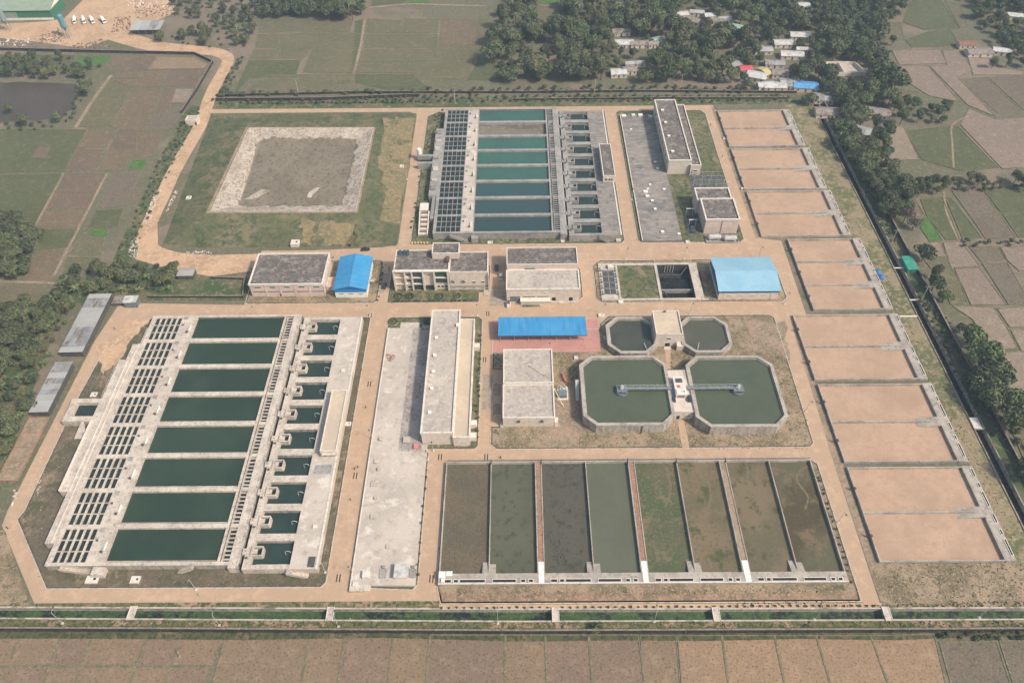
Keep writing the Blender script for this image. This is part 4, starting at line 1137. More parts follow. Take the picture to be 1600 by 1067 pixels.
t1 = tank8('big eight sided tank with bridge, left of the control block', 25.7, -49.9, 61.8, -13.8, 4.9, 5.0, CONCT, WATERO)
t2 = tank8('big eight sided tank with bridge, right of the control block', 69.9, -51.0, 105.9, -14.3, 5.0, 5.0, CONCT, WATERO)
WATERS = mat('water_olive_dark', (.056, .060, .045), [('n', .08, (.064, .068, .05), .4, .65), ('n', .05, (.046, .053, .042), .5, .62)], rough=.18, spec=.5)
t3 = tank8('small eight sided tank beside the pink paving', 38.9, -10.5, 60.2, 11.0, 5.0, 3.0, CONCT, WATERS)
t4 = tank8('small eight sided tank right of the cream tower house', 70.9, -10.5, 92.3, 11.0, 5.0, 3.0, CONCT, mat('water_olive_grey', (.078, .080, .055), [('n', .08, (.085, .086, .06), .4, .65)], rough=.18, spec=.5))
for tt, xa, xb, xc in ((t1, 42.8, 62.2, 42.0), (t2, 68.0, 88.5, 89.0)):
    br = part('bridge', MB().box(xa, -32.7, 5.6, xb, -31.1, 5.85), METAL, tt)
    tr = MB()
    for y in (-32.7, -31.1):
        k = 14
        for i in range(k):
            x = xa + (xb - xa) * i / k; x2 = xa + (xb - xa) * (i + 1) / k
            tr.box(x - .05, y - .05, 5.85, x + .05, y + .05, 6.9)
            tr.tube((x, y, 5.85 if i % 2 else 6.9), (x2, y, 6.9 if i % 2 else 5.85), .05, 4)
        tr.tube((xa, y, 6.9), (xb, y, 6.9), .07, 4)
    part('truss', tr, STEEL, br)
    part('drive_platform', MB().box(xc - 2.0, -34, 5.6, xc + 2.0, -30.2, 5.9), METAL, tt)
    part('drive_motor', MB().cyl(xc, -32, 5.9, 6.9, .9, 12).box(xc - .4, -32.4, 6.9, xc + .4, -31.6, 7.6), STEEL, tt)
    part('feed_well', MB().lathe(xc, -32.4, [(2.6, 3.9), (2.6, 5.1), (2.3, 5.1), (2.3, 4.4)], 20), METAL, tt)
    part('drain_pipe', MB().tube(((xa + xb) / 2 - 4, tt.location.y - 18.6 + .3, 0), ((xa + xb) / 2 - 4, tt.location.y - 18.6 + .3, 4.8), .18), METALD, tt)
rail(t1, [(25.9, -18.7, 5.3), (25.9, -45, 5.3)], .9, 3.5)
part('stair', MB().loft([[(23.6, -33.5, .1), (25, -33.5, .1), (25, -33.5, .3), (23.6, -33.5, .3)], [(23.6, -26.5, 4.7), (25, -26.5, 4.7), (25, -26.5, 5.0), (23.6, -26.5, 5.0)]]), STEEL, t1)
part('skimmer_post', MB().tube((55.5, -8.2, 2.5), (54.4, -5.2, 3.8), .15), STEEL, t3)
part('skimmer_post', MB().tube((77, -8.4, 2.5), (78, -5.2, 3.8), .15), STEEL, t4)
stair(t4, 82.5, -12.5, 79.5, -12.5, 3.0, 1.1, 'x', CONCG, 10)
t = thing('tower_house', 'cream square house standing between the two small eight sided tanks', 'house', (65, 3, 0))
flat_block(t, 59.3, -4.0, 70.8, 10.2, 0, 7.4, CREAM, ROOFY, .45)
mesh_window(t, 'S', 65.0, 4.6, 1.9, 1.0, -4.0); part('door', MB().box(63.9, -4.1, .1, 65.9, -3.95, 2.2), DARK, t)
part('step', MB().box(63.4, -6, 0, 66.4, -4.15, .3), CONC, t)
part('side_porch', MB().box(68.6, -6.6, 0, 71.6, -4.03, 2.9), CREAM, t)
part('cable_tray', MB().box(64.3, 9.2, 7.95, 65.3, 9.9, 8.25), METALD, t)
t = thing('control_block', 'cream control house and platform wedged between the two big tanks', 'house', (66, -33, 0))
part('platform', MB().box(61.95, -43.2, 0, 69.75, -21.5, 4.6), CREAM, t)
part('platform_coping', MB().ring(61.9, -43.3, 69.8, -21.4, .3, 4.603, 4.85), COPING, t)
part('cabin', MB().box(63.3, -36.3, 4.6, 67.5, -27.0, 6.9), CREAM, t)
part('cabin_roof', MB().box(63.1, -36.5, 6.9, 67.7, -26.8, 7.1), COPING, t)
part('skylight', MB().box(64.1, -30.2, 7.1, 66.6, -28.2, 7.4), METALD, t)
part('skylight', MB().ring(63.5, -36.2, 67.3, -33.9, .55, 7.1, 7.5), WHITE, t)
part('cabin_window', MB().box(64.0, -36.36, 5.1, 66.8, -36.31, 6.3), METAL, t)
part('hatch', MB().box(64.2, -32.8, 7.1, 65.4, -31.6, 7.25), ORANGE, t)
part('panel', MB().box(61.98, -38.5, 4.6, 63.0, -36, 5.8), CARB, t)
part('panel', MB().box(68.1, -38.5, 4.6, 69.3, -35.5, 5.8), CARB, t)
part('door', MB().box(63.2, -43.28, .1, 64.4, -43.21, 2.1), DARK, t)
mesh_window(t, 'S', 67.6, 1.5, 1.9, .8, -43.2)
rail(t, [(62.2, -21.8, 4.85), (69.5, -21.8, 4.85), (69.5, -26, 4.85)], 1, 1.5, .06, METALD)

# ================================================================ BUILDINGS


# grey roofed workshop
t = thing('workshop', 'long pinkish workshop with dark stained flat roof and green louvre windows', 'building', (-106, 40, 0))
flat_block(t, -123, 29.4, -89.3, 50.6, 0, 7.4, PINKISH, ROOFD, .5, over=.25, cop=COPING)
for i in range(5):
    u = -119.3 + i * 6.75
    mesh_window(t, 'S', u, 5.4, 2.9, 1.05, 29.4, pm=GLASSG)
    part('brown_band', MB().box(u - 2.8, 29.28, 3.0, u + 2.8, 29.395, 3.35), BROWN, t)
    part('pilaster', MB().box(u + 3.2, 29.2, 0, u + 3.5, 29.397, 7.0), CREAM, t)
part('doorway', MB().box(-110.2, 29.33, 0, -109.2, 29.393, 1.9), BROWN, t)
for u in (34, 40, 46): mesh_window(t, 'E', u, 4.6, 1.4, 1.0, -89.3)
t = thing('link_porch', 'small low pink porch between the workshop and the blue gabled store', 'porch', (-86.8, 36, 0))
flat_block(t, -89.0, 33, -84.5, 39, 0, 2.6, PINKISH, SALMON, .3)
mesh_window(t, 'S', -87.5, 1.2, 1.0, .7, 33)


def gable_roof(mb, x0, y0, x1, y1, ze, zr, axis, th=.18):
    if axis == 'y':
        xm = (x0 + x1) / 2
        for a, b in (((x0, ze), (xm, zr)), ((xm, zr), (x1, ze))):
            mb.loft([[(a[0], y0, a[1]), (b[0], y0, b[1]), (b[0], y0, b[1] + th), (a[0], y0, a[1] + th)], [(a[0], y1, a[1]), (b[0], y1, b[1]), (b[0], y1, b[1] + th), (a[0], y1, a[1] + th)]])
    else:
        ym = (y0 + y1) / 2
        for a, b in (((y0, ze), (ym, zr)), ((ym, zr), (y1, ze))):
            mb.loft([[(x0, a[0], a[1]), (x0, b[0], b[1]), (x0, b[0], b[1] + th), (x0, a[0], a[1] + th)], [(x1, a[0], a[1]), (x1, b[0], b[1]), (x1, b[0], b[1] + th), (x1, a[0], a[1] + th)]])
    return mb


t = thing('blue_store', 'white walled store with bright blue gabled metal roof', 'store', (-76.7, 39, 0))
part('wall', MB().box(-84.0, 28.2, 0, -69.4, 50.3, 5.3), WHITE, t)
g = MB().loft([[(-84.1, 28.1, 5.3), (-69.3, 28.1, 5.3), (-76.7, 28.1, 7.3)], [(-84.1, 50.4, 5.3), (-69.3, 50.4, 5.3), (-76.7, 50.4, 7.3)]])
part('gable', g, BLUED, t)
part('fascia_panel', MB().box(-84.05, 28.05, 3.6, -69.35, 28.19, 5.3), mat('metal_blue_mid', (.015, .20, .48), rough=.5), t)
part('side_panel', MB().box(-69.39, 28.1, 4.2, -69.3, 50.3, 5.3), BLUED, t)
rf = part('roof', gable_roof(MB(), -84.6, 27.7, -68.8, 50.7, 5.35, 7.45, 'y'), BLUEY, t)
part('ridge_cap', MB().box(-76.95, 27.7, 7.6, -76.45, 50.7, 7.72), BLUEY, rf)
for u in (-81.2, -76.7, -72.2): mesh_window(t, 'S', u, 2.4, 2.2, .6, 28.2)
part('awning', MB().box(-69.35, 36, 2.6, -66.8, 38, 2.75), CONC, t)
for y in (32, 38, 44): mesh_window(t, 'E', y, 2.2, 1.4, .9, -69.4)

# admin building
t = thing('office_building', 'three storey cream office with blue glazing and rooftop block', 'office', (-35, 40, 0))
flat_block(t, -56.5, 33.4, -31.2, 47.4, 0, 11.5, CREAM, ROOFD, .5)
flat_block(t, -31.1, 32.9, -13.4, 47.0, 0, 10.6, CREAM, ROOFD, .45, name='wing_wall')
flat_block(t, -39.2, 41.5, -26.7, 49.0, 11.53, 14.6, CREAM, ROOFD, .35, name='rooftop_block')
part('stair_head', MB().box(-32.6, 38.5, 11.5, -31.2, 41.45, 13.4), BROWN, t)
for x0, x1 in ((-56.9, -56.1), (-51.9, -51.35), (-48.6, -48.0), (-43.5, -42.8), (-38.4, -37.7), (-32.1, -31.3)):
    part('fin', MB().box(x0, 32.2, 0, x1, 33.397, 11.9), CREAM, t)
part('top_beam', MB().box(-56.9, 32.15, 11.95, -31.3, 33.397, 12.3), COPING, t)
for z0, z1 in ((8.0, 11.0), (4.3, 7.4), (.2, 3.4)):
    o = part('glazing_bay', MB().box(-48.0, 33.25, z0, -43.5, 33.393, z1), GLASSB if z0 > 1 else GLASS, t)
    part('mullion', MB().box(-46.6, 33.18, z0, -46.5, 33.247, z1).box(-45.1, 33.18, z0, -45.0, 33.247, z1), METAL, o)
    if z0 > 1:
        o = part('glazing_bay', MB().box(-37.6, 33.25, z0, -32.2, 33.393, z1), GLASSG if z0 > 7 else GLASSB, t)
        part('mullion', MB().box(-36.2, 33.18, z0, -36.1, 33.247, z1).box(-34.8, 33.18, z0, -34.7, 33.247, z1).box(-33.5, 33.18, z0, -33.4, 33.247, z1), METAL, o)
    part('salmon_panel', MB().box(-56.1, 33.3, z0 - .2, -51.95, 33.395, z1 + .2), SALMON, t)
    mesh_window(t, 'S', -50.0, z0 + .8, 2.2, 1.2, 33.4)
    mesh_window(t, 'S', -55.2, z0 + 1.4, 1.4, .4, 33.3)
for z0 in (3.75, 7.6): part('floor_band', MB().box(-56.1, 32.6, z0, -43.5, 33.397, z0 + .35), COPING, t)
part('floor_band', MB().box(-37.7, 32.6, 7.55, -32.1, 33.397, 7.85), COPING, t)
mesh_window(t, 'S', -40.6, 8.8, 1.6, .7, 33.4)
part('entrance', MB().box(-42.6, 33.3, .1, -38.6, 33.394, 2.6), GLASS, t)
for u in (-36.5, -34.7, -33.0): mesh_window(t, 'S', u, 1.2, 1.2, 1.4, 33.4)
for u in (-29.5, -24.6, -20.0, -15.9):
    mesh_window(t, 'S', u, 4.3, 1.5, 1.0, 32.9, pm=DARK)
    mesh_window(t, 'S', u, 1.0, 1.8, .6, 32.9, pm=DARK)
for u in (-29.7, -24.8): part('air_conditioner', MB().box(u - .5, 32.25, 5.5, u + .5, 32.895, 6.2), METAL, t)
part('wing_band', MB().box(-31.1, 32.7, 2.1, -13.4, 32.897, 2.35), BROWN, t)
part('side_column', MB().box(-13.35, 32, 0, -12.9, 33, 10.6), CREAM, t)
part('entry_step', MB().box(-15.5, 28.6, 0, -12.9, 32.5, .4), CONC, t)
for i, x in enumerate((-55.2, -53.2, -51.6)):
    part('solar_panel', MB().loft([[(x, 44.2, 11.7), (x + 1.3, 44.2, 11.7), (x + 1.3, 44.2, 11.78), (x, 44.2, 11.78)], [(x, 46.6, 12.8), (x + 1.3, 46.6, 12.8), (x + 1.3, 46.6, 12.88), (x, 46.6, 12.88)]]), GLASSB, t)

# chemical house
t = thing('chemical_house', 'two block cream chemical house, dark rear roof and pale front roof', 'building', (12, 38, 0))
flat_block(t, -4.8, 40.0, 28.4, 52.2, 0, 8.5, CREAM, ROOFD, .5)
part('link_roof', MB().box(-4.2, 37.4, 0, 27.8, 39.97, 6.4), PINKISH, t)
part('link_void', MB().box(3.5, 37.5, 6.4, 8.5, 39.9, 6.5), GLASSG, t)
flat_block(t, -4.8, 24.6, 28.4, 37.3, 0, 7.5, CREAM, ROOFB, .45, name='front_wall', over=.2, cop=COPING)
for u in (6.3, 12.6, 18.9): mesh_window(t, 'S', u, 5.6, 2.8, .45, 24.6, pm=GLASSG)
part('shutter', MB().box(-3.2, 24.5, 0, 1.2, 24.595, 3.4), METAL, t)
part('porch_wall', MB().box(1.6, 22.4, 0, 14.9, 24.57, 2.4), CREAM, t)
part('porch_roof', MB().box(1.4, 21.9, 2.4, 15.1, 24.57, 2.6), COPING, t)
for a, b in ((2.6, 8.2), (9.0, 14.4)): part('slot_window', MB().box(a, 24.5, 3.0, b, 24.596, 3.35), GLASS, t)
for u in (16.8, 24.6):
    part('doorway', MB().box(u - .85, 24.5, .6, u + .85, 24.594, 2.5), DARK, t)
part('ramp', MB().loft([[(15.3, 23, 0), (15.3, 24.5, 0), (15.3, 24.5, .65), (15.3, 23, .65)], [(27, 23, 0), (27, 24.5, 0), (27, 24.5, .3), (27, 23, .3)]]), CONC, t)
part('tank_stand', MB().box(-4.6, 21.6, 0, -3.4, 23.4, 2.0), METALD, t)

# sludge pit block
t = thing('sludge_pit', 'low walled pit block with dark water, weedy yard and pump rack', 'pit', (62, 37, 0))
part('rim', MB().box(38.9, 24.4, -.1, 84.3, 25.3, .8), CONC, t)
part('rim', MB().box(38.9, 48.2, -.1, 82.2, 49.6, .8), CONC, t)
part('rim', MB().box(82.2, 25.3, -.1, 86.0, 49.6, .8), CONC, t)
part('rim', MB().box(65.7, 25.3, -.1, 66.9, 48.2, .8), CONC, t)
part('rim', MB().box(47.0, 25.3, -.1, 47.9, 48.2, .8), CONC, t)
part('weed_yard', MB().box(47.9, 25.3, -.1, 65.7, 48.2, .45), PLOTG, t)
part('pump_floor', MB().box(38.9, 25.3, -.1, 47.0, 48.2, .5), CONC, t)
PITD = mat('concrete_pit_wet', (.058, .062, .06), [('n', .3, (.085, .088, .082), .48, .64), ('n', .8, (.035, .038, .038), .5, .66)], rough=.6)
part('pit_wall', MB().ring(66.9, 25.3, 82.2, 48.2, .25, -4.5, .85), PITD, t)
part('pit_floor', MB().box(67.15, 25.55, -4.6, 81.95, 47.95, -4.4), PITD, t)
part('pit_water', MB().box(67.15, 25.55, -4.4, 81.95, 42.5, -2.6), BLACKW, t)
part('pit_beam', MB().box(67.15, 32.0, -2.6, 81.95, 32.7, -.6), CONCG, t)
part('pit_beam', MB().box(67.15, 42.5, -4.4, 78.0, 43.1, -.8), PITD, t)
part('pit_brace', MB().tube((68, 32, -.9), (72, 26, -2.3), .3), PITD, t)
part('pit_brace', MB().tube((78, 43, -.8), (81.5, 47.5, .3), .3), PITD, t)
for i in range(4): part('pit_ladder', MB().box(71 + i * 1.3, 47.6, -3.6, 71.3 + i * 1.3, 47.95, .5), CONC, t)
for r in range(4):
    for c in range(2):
        part('pump_grate', MB().box(40.6 + c * 2.8, 28.4 + r * 4.0, .5, 43.1 + c * 2.8, 32.0 + r * 4.0, .62), METALD, t)
for r in range(5):
    part('pump_pipe', MB().tube((39.8, 28.2 + r * 4.0, 1.0), (46.8, 28.2 + r * 4.0, 1.0), .17), METAL, t)
    for x in (39.6, 46.6):
        part('pump_motor', MB().cyl(x, 28.2 + r * 4.0, .5, 1.6, .42, 8), METAL, t)
        part('pump_motor', MB().cyl(x, 30.0 + r * 4.0, .5, 1.3, .3, 8), METAL, t)
part('pump_box', MB().box(43.4, 45.4, .5, 46.0, 47.6, 1.8), COPING, t)
part('platform_step', MB().box(46.4, 22.6, 0, 48.6, 24.37, .7), COPING, t)
part('gutter', MB().box(86.2, 29, 0, 87.0, 43.5, .3), METALD, t)
part('side_slab', MB().box(84.4, 24.4, -.1, 88.0, 25.28, .5), CONC, t)

# pale blue shed
t = thing('blue_shed', 'wide shed with pale sky blue gabled roof and cream walls', 'shed', (105.5, 36, 0))
part('wall', MB().box(92.1, 24.9, 0, 119.2, 46.8, 5.6), CREAM, t)
part('gable', MB().loft([[(92.0, 24.6, 5.6), (92.0, 47.1, 5.6), (92.0, 35.8, 7.7)], [(119.3, 24.6, 5.6), (119.3, 47.1, 5.6), (119.3, 35.8, 7.7)]]), BLUED, t)
part('eave_panel', MB().box(92.0, 24.75, 4.2, 119.3, 24.897, 5.6), BLUED, t)
part('side_panel', MB().box(91.95, 24.9, 2.6, 92.097, 46.9, 5.6), mat('metal_blue_side', (.02, .15, .36), rough=.5), t)
rf = part('roof', gable_roof(MB(), 91.4, 24.2, 119.8, 47.4, 5.65, 7.85, 'x'), BLUEL, t)
part('ridge_cap', MB().box(91.4, 35.55, 8.0, 119.8, 36.05, 8.1), BLUEL, rf)
for u in (97, 102.2, 107.4, 112.6):
    mesh_window(t, 'S', u, 2.2, 2.2, .55, 24.9, pm=DARK)
for u in (94.6, 116): part('pilaster', MB().box(u - .12, 24.75, 0, u + .12, 24.896, 4.2), COPING, t)
single('brick_heap', MB().box(86.8, 37, 0, 89.8, 43, 1.1).box(87.1, 38, 1.1, 89.5, 42, 1.6), BRICK, 'red brown stack of timber beside the pale blue shed', 'stack', (88.3, 40, 0))

# canopy over pink paving
t = thing('canopy', 'long bright blue flat canopy on posts above pink paving', 'canopy', (11, 4, 0))
part('roof', MB().loft([[(-8.4, -1.3, 4.6), (30.2, -1.3, 4.6), (30.2, -1.3, 4.8), (-8.4, -1.3, 4.8)], [(-8.4, 9.2, 5.5), (29.8, 9.2, 5.5), (29.8, 9.2, 5.7), (-8.4, 9.2, 5.7)]]), BLUE, t)
part('fascia', MB().box(-8.45, -1.4, 4.4, 30.25, -1.303, 4.85), BLUED, t)
for i in range(7):
    x = -7.5 + i * 6.1
    for y, h in ((.2, 4.7), (7.8, 5.3)): part('post', MB().box(x - .12, y - .12, .17, x + .12, y + .12, h), STEEL, t)
    part('rafter', MB().loft([[(x - .1, -1.2, 4.45), (x + .1, -1.2, 4.45), (x + .1, -1.2, 4.6), (x - .1, -1.2, 4.6)], [(x - .1, 9.1, 5.35), (x + .1, 9.1, 5.35), (x + .1, 9.1, 5.5), (x - .1, 9.1, 5.5)]]), STEEL, t)

# dewatering house
t = thing('dewatering_house', 'two step beige roofed house between the pink paving and the big tanks', 'building', (4, -29, 0))
flat_block(t, -5.9, -29.6, 14.4, -11.3, 0, 6.6, CREAM, ROOFB, .4, over=.1, cop=COPING)
flat_block(t, -6.0, -46.4, 14.4, -29.65, 0, 5.5, CREAM, ROOFB, .4, name='front_wall', over=.1, cop=COPING)
for u in (0.2, 9.4): part('exhaust_fan', MB().box(u - .55, -46.9, 3.2, u + .55, -46.405, 4.3), METALD, t)
for u in (-1.6, 4.3, 9.9): part('wall_joint', MB().box(u, -46.44, 0, u + .06, -46.402, 5.1), CONCG, t)
part('corner_unit', MB().box(14.45, -46.6, 0, 15.8, -44.2, 3.0), COPING, t)
part('roof_pole', MB().tube((4.6, -20.5, 6.65), (14, -28.4, 7.2), .06, 4).cyl(4.6, -20.5, 6.62, 7.3, .12, 6), BROWN, t)
part('downpipe', MB().tube((14.6, -31, 5.2), (18.6, -37, .4), .18, 6), PIPEY, t)
part('side_step', MB().box(-7.2, -47, 0, -6.05, -44, .8), CONC, t)
t = thing('blower_skid', 'small grey machine skid on a slab right of the dewatering house', 'machine', (18.5, -29, 0))
part('slab', MB().box(16.2, -33.2, 0, 20.6, -26.2, .35), COPING, t)
part('housing', MB().box(16.6, -32.4, .35, 20.0, -29.4, 2.2), METAL, t)
part('duct', MB().path([(17.2, -27, .4), (17.2, -27, 2.0), (18.6, -28.6, 2.2), (18.6, -29.3, 2.0)], .35, 8), STEEL, t)
part('duct', MB().path([(19.2, -26.6, .4), (19.2, -26.6, 1.7), (19.6, -28.6, 2.0), (19.6, -29.3, 1.8)], .3, 8), STEEL, t)
single('steel_bin', MB().loft([[(19.5, -24, 0), (20.7, -24.2, 0), (20.7, -24.2, 1.2), (19.5, -24, 1.2)], [(18.4, -19.4, 0), (19.4, -19.6, 0), (19.4, -19.6, 1.0), (18.4, -19.4, 1.0)]]), ORANGE, 'rust orange steel trough lying behind the dewatering house', 'trough', (19.5, -22, 0))

# clear water reservoirs (slabs) and long pump halls
t = thing('water_reservoir', 'long pale concrete reservoir slab with hatches, in front of the long hall', 'reservoir', (-46.5, -52, 0))
part('slab', MB().prism([(-57.5, -113), (-35.4, -113.3), (-35.4, -55.2), (-37.6, -55.2), (-37.6, 7.6), (-57.5, 7.6)], -.1, 1.0), CONCW, t)
part('dark_slab_area', MB().prism(blob([(-46.6, -58.4), (-37.7, -58.4), (-37.7, 7.4), (-46.3, 7.4)], 4, .25, 12), .9, 1.006), mat('concrete_dark_grey', (.40, .355, .31), [('n', .12, (.32, .285, .25), .44, .62), ('n', .5, (.24, .215, .195), .52, .7), ('n', 3, (.46, .405, .35), .54, .7)]), t, label='darker grey area of concrete beside the hall')  # rectangle of darker concrete colour on the slab, along the hall
part('edge_kerb', MB().box(-57.6, -113, 1.003, -57.2, 7.6, 1.12), COPING, t)
part('annex', MB().box(-57.6, -115.2, -.1, -50.6, -112.99, 1.1), CONC, t)
part('rust_stain', MB().prism(GP([(603, 553), (612, 551), (618, 557), (616, 564), (605, 565)], 1), .9, 1.008), mat('stain_rust', (.30, .13, .085), [('n', .5, (.45, .36, .29), .45, .6), ('n', 2, (.22, .10, .07), .5, .7)]), t, label='rust red stain on the slab')
for x, y, s_, h in ((-53.8, -53, .9, .6), (-54.2, -63, 1.4, .25), (-52.8, -67, .8, .6), (-53.9, -73, 1.7, .2), (-52.5, -79.5, .8, .6), (-52.8, -87, 1.1, .4), (-43.6, -53.5, 1.8, .7), (-39.8, -20, .8, .5), (-39.6, -28, .8, .5), (-54, -42, .7, .2), (-46, -99, .9, .3)):
    s_ *= 1.45; h *= 1.2
    o = part('hatch', MB().box(x - s_ / 2, y - s_ / 2, 1.0, x + s_ / 2, y + s_ / 2, 1.0 + h), COPING if s_ < 1.3 else CONCG, t)
    part('lid', MB().box(x - s_ / 2 - .12, y - s_ / 2 - .12, 1.0 + h, x + s_ / 2 + .12, y + s_ / 2 + .12, 1.09 + h), CONC, o)
part('red_box', MB().box(-40.6, -57.6, 1.0, -38.8, -55.6, 1.9), mat('paint_pink', (.62, .22, .20), rough=.6), t, label='pink red box near the hall corner')
part('valve_house', MB().box(-42.4, -111, 1.0, -38.2, -106.8, 2.9), CREAM, t)
part('valve_roof', MB().box(-42.8, -111.4, 2.9, -37.8, -106.4, 3.05), TINW, t)
part('valve_box', MB().box(-53.6, -110.9, 1.0, -51.2, -108.4, 2.4), COPING, t)
part('hatch', MB().box(-56.6, -113.6, 1.1, -54.9, -112, 1.6), COPING, t)
for x in (-46.8, -36.6): part('sump', MB().box(x - 1.2, -110.6, 1.0, x + 1.2, -107.2, 1.25).box(x - .5, -107.1, 1.0, x + .5, -106.2, 1.7), CONCG, t)
t = thing('pump_hall', 'long beige roofed hall with cream lower wing beside the pale slab', 'building', (-28, -22, 0))
flat_block(t, -37.4, -54.8, -25.2, 11.4, 0, 7.5, CREAM, ROOFB, .5, over=.25, cop=COPING)
flat_block(t, -25.15, -55.6, -18.8, 7.8, 0, 5.5, CREAM, ROOFY, .5, name='wing_wall', over=.1, cop=COPING)
for y in (-45, -33, -24, -15, -5):
    o = part('roof_vent', MB().box(-35.2, y - .5, 7.5, -34.2, y + .5, 8.1), COPING, t)
    part('cap', MB().box(-35.4, y - .7, 8.1, -34.0, y + .7, 8.25), WHITE, o)
for y0, y1, x1 in ((-41, -36.5, -31.5), (-32, -25, -27)): part('roof_patch', MB().box(-36.6, y0, 7.52, x1, y1, 7.53), CONC, t)
mesh_window(t, 'S', -21.5, 2.2, 2.4, .7, -55.6, pm=DARK)
part('wall_joint', MB().box(-26.2, -54.9, 0, -25.9, -54.803, 7.1), CONC, t)
for y in (-52, -46, -4.5): part('side_hut', MB().box(-18.75, y - 1.2, 0, -16.4, y + 1.2, 2.5), COPING, t)
for y in (-40, -25, -10, 2): mesh_window(t, 'E', y, 2.4, 3.0, 1.2, -18.8)
part('roof_box', MB().box(-26.5, 1.5, 7.5, -25.0, 3.0, 8.6), WHITE, t)
for cx, lab in ((-50.8, 'left round clipped hedge ring at the top of the long hall plot'), (-40.2, 'right round clipped hedge ring at the top of the long hall plot')):
    pass
struct('pale_slab', MB().box(-52.4, 8.2, -.1, -43.8, 11.6, .35), CONC)
struct('pale_slab', MB().box(-42.5, 6.6, 0, -38, 8.6, 1.6), CONCG)

t = thing('water_reservoir', 'long dark weathered reservoir slab beside the far grey hall', 'reservoir', (72, 124, 0))
part('slab', MB().box(62.2, 66.4, -.1, 82.0, 182.2, .7), CONCWG, t)
part('edge_kerb', MB().box(62.1, 66.4, .703, 62.5, 182.2, .85), COPING, t)
for x, y, s_, h in ((67, 166, .8, .4), (71.5, 112, .8, .5), (68.5, 106, 1.6, .4), (70, 108.5, .8, .3), (69, 102, 1.3, .5), (71, 98, .9, .6), (71.6, 91, .9, .6), (77, 133, .9, .4), (77.5, 127, .9, .4), (78.5, 108, .9, .4), (73, 72.5, 1.1, .6), (81, 71, .9, .4), (64.4, 181, 1.8, .3), (70, 181, 1.4, .7), (74.2, 181, 1.8, .7), (80, 180, 1.6, .3)):
    s_ *= 1.3
    o = part('hatch', MB().box(x - s_ / 2, y - s_ / 2, .7, x + s_ / 2, y + s_ / 2, .7 + h), COPING, t)
    part('lid', MB().box(x - s_ / 2 - .12, y - s_ / 2 - .12, .7 + h, x + s_ / 2 + .12, y + s_ / 2 + .12, .79 + h), WHITE, o)
t = thing('pump_hall', 'long hall with dark grey roof and lower east wing at the far top', 'building', (90, 153, 0))
flat_block(t, 82.2, 122.7, 94.1, 184.7, 0, 8.5, CREAM, ROOFD, .5, over=.2, cop=COPING)
flat_block(t, 94.15, 121.5, 99.6, 183.3, 0, 6.0, CREAM, ROOFD, .5, name='wing_wall', over=.1, cop=COPING)
for y in (131, 146, 160, 173):
    o = part('roof_vent', MB().box(84.6, y - .6, 8.5, 85.8, y + .6, 9.2), COPING, t)
    part('cap', MB().box(84.4, y - .8, 9.2, 86.0, y + .8, 9.35), WHITE, o)
mesh_window(t, 'S', 97.0, 2.6, 2.0, .9, 121.5, pm=DARK)
for y in range(128, 182, 6): mesh_window(t, 'W', y, 3.0, 1.6, 3.2, 82.2)
t = thing('generator_house', 'twin block pinkish generator house with two dark flat roofs', 'building', (101, 84, 0))
flat_block(t, 91.9, 88.6, 109.2, 98.2, 0, 8.2, PINKISH, ROOFD, .5, over=.2, cop=COPING)
flat_block(t, 93.4, 71.9, 109.8, 88.55, 0, 8.7, PINKISH, ROOFD, .5, name='front_wall', over=.3, cop=COPING)
part('wall_joint', MB().box(101.4, 71.8, 0, 101.7, 71.897, 8.4), BROWN, t)
for y, z in ((92, 2), (95.5, 5), (80, 2.5), (75, 5)): mesh_window(t, 'W', y, z, 1.4, 1.4, 91.9 if y > 88 else 93.4)
part('side_unit', MB().box(109.85, 72.5, 0, 111.2, 74, 1.8), METALD, t)


def drum_tank(label, x0, x1, y, r=1.35):
    t = thing('fuel_tank', label, 'tank', ((x0 + x1) / 2, y, 0))
    secs = []
    for x, rr in ((x0, .35), (x0 + .15, .8), (x0 + .5, 1.15), (x0 + .8, r), (x1 - .8, r), (x1 - .5, 1.15), (x1 - .15, .8), (x1, .35)):
        secs.append([(x, y + rr * math.cos(a), 1.75 + rr * math.sin(a)) for a in [2 * math.pi * k / 16 for k in range(16)]])
    part('drum', MB().loft(secs), STEEL, t)
    for x in (x0 + 1.4, x1 - 1.4): part('saddle', MB().box(x - .25, y - 1.1, .1, x + .25, y + 1.1, .95), CONC, t)
    part('manhole', MB().cyl((x0 + x1) / 2, y, 3.0, 3.35, .35, 10), STEEL, t)


drum_tank('left grey horizontal fuel drum in front of the generator house', 94.4, 101.2, 67.6)
drum_tank('right grey horizontal fuel drum in front of the generator house', 102.0, 108.7, 66.5)
t = thing('bund_wall', 'low dark wall ringing the two fuel drums', 'bund wall', (101.5, 67, 0))
part('wall', MB().ring(93.6, 64.6, 109.6, 70.4, .25, -.1, .75), CONCG, t)
part('floor', MB().box(93.85, 64.85, -.1, 109.35, 70.15, .13), CONCG, t)

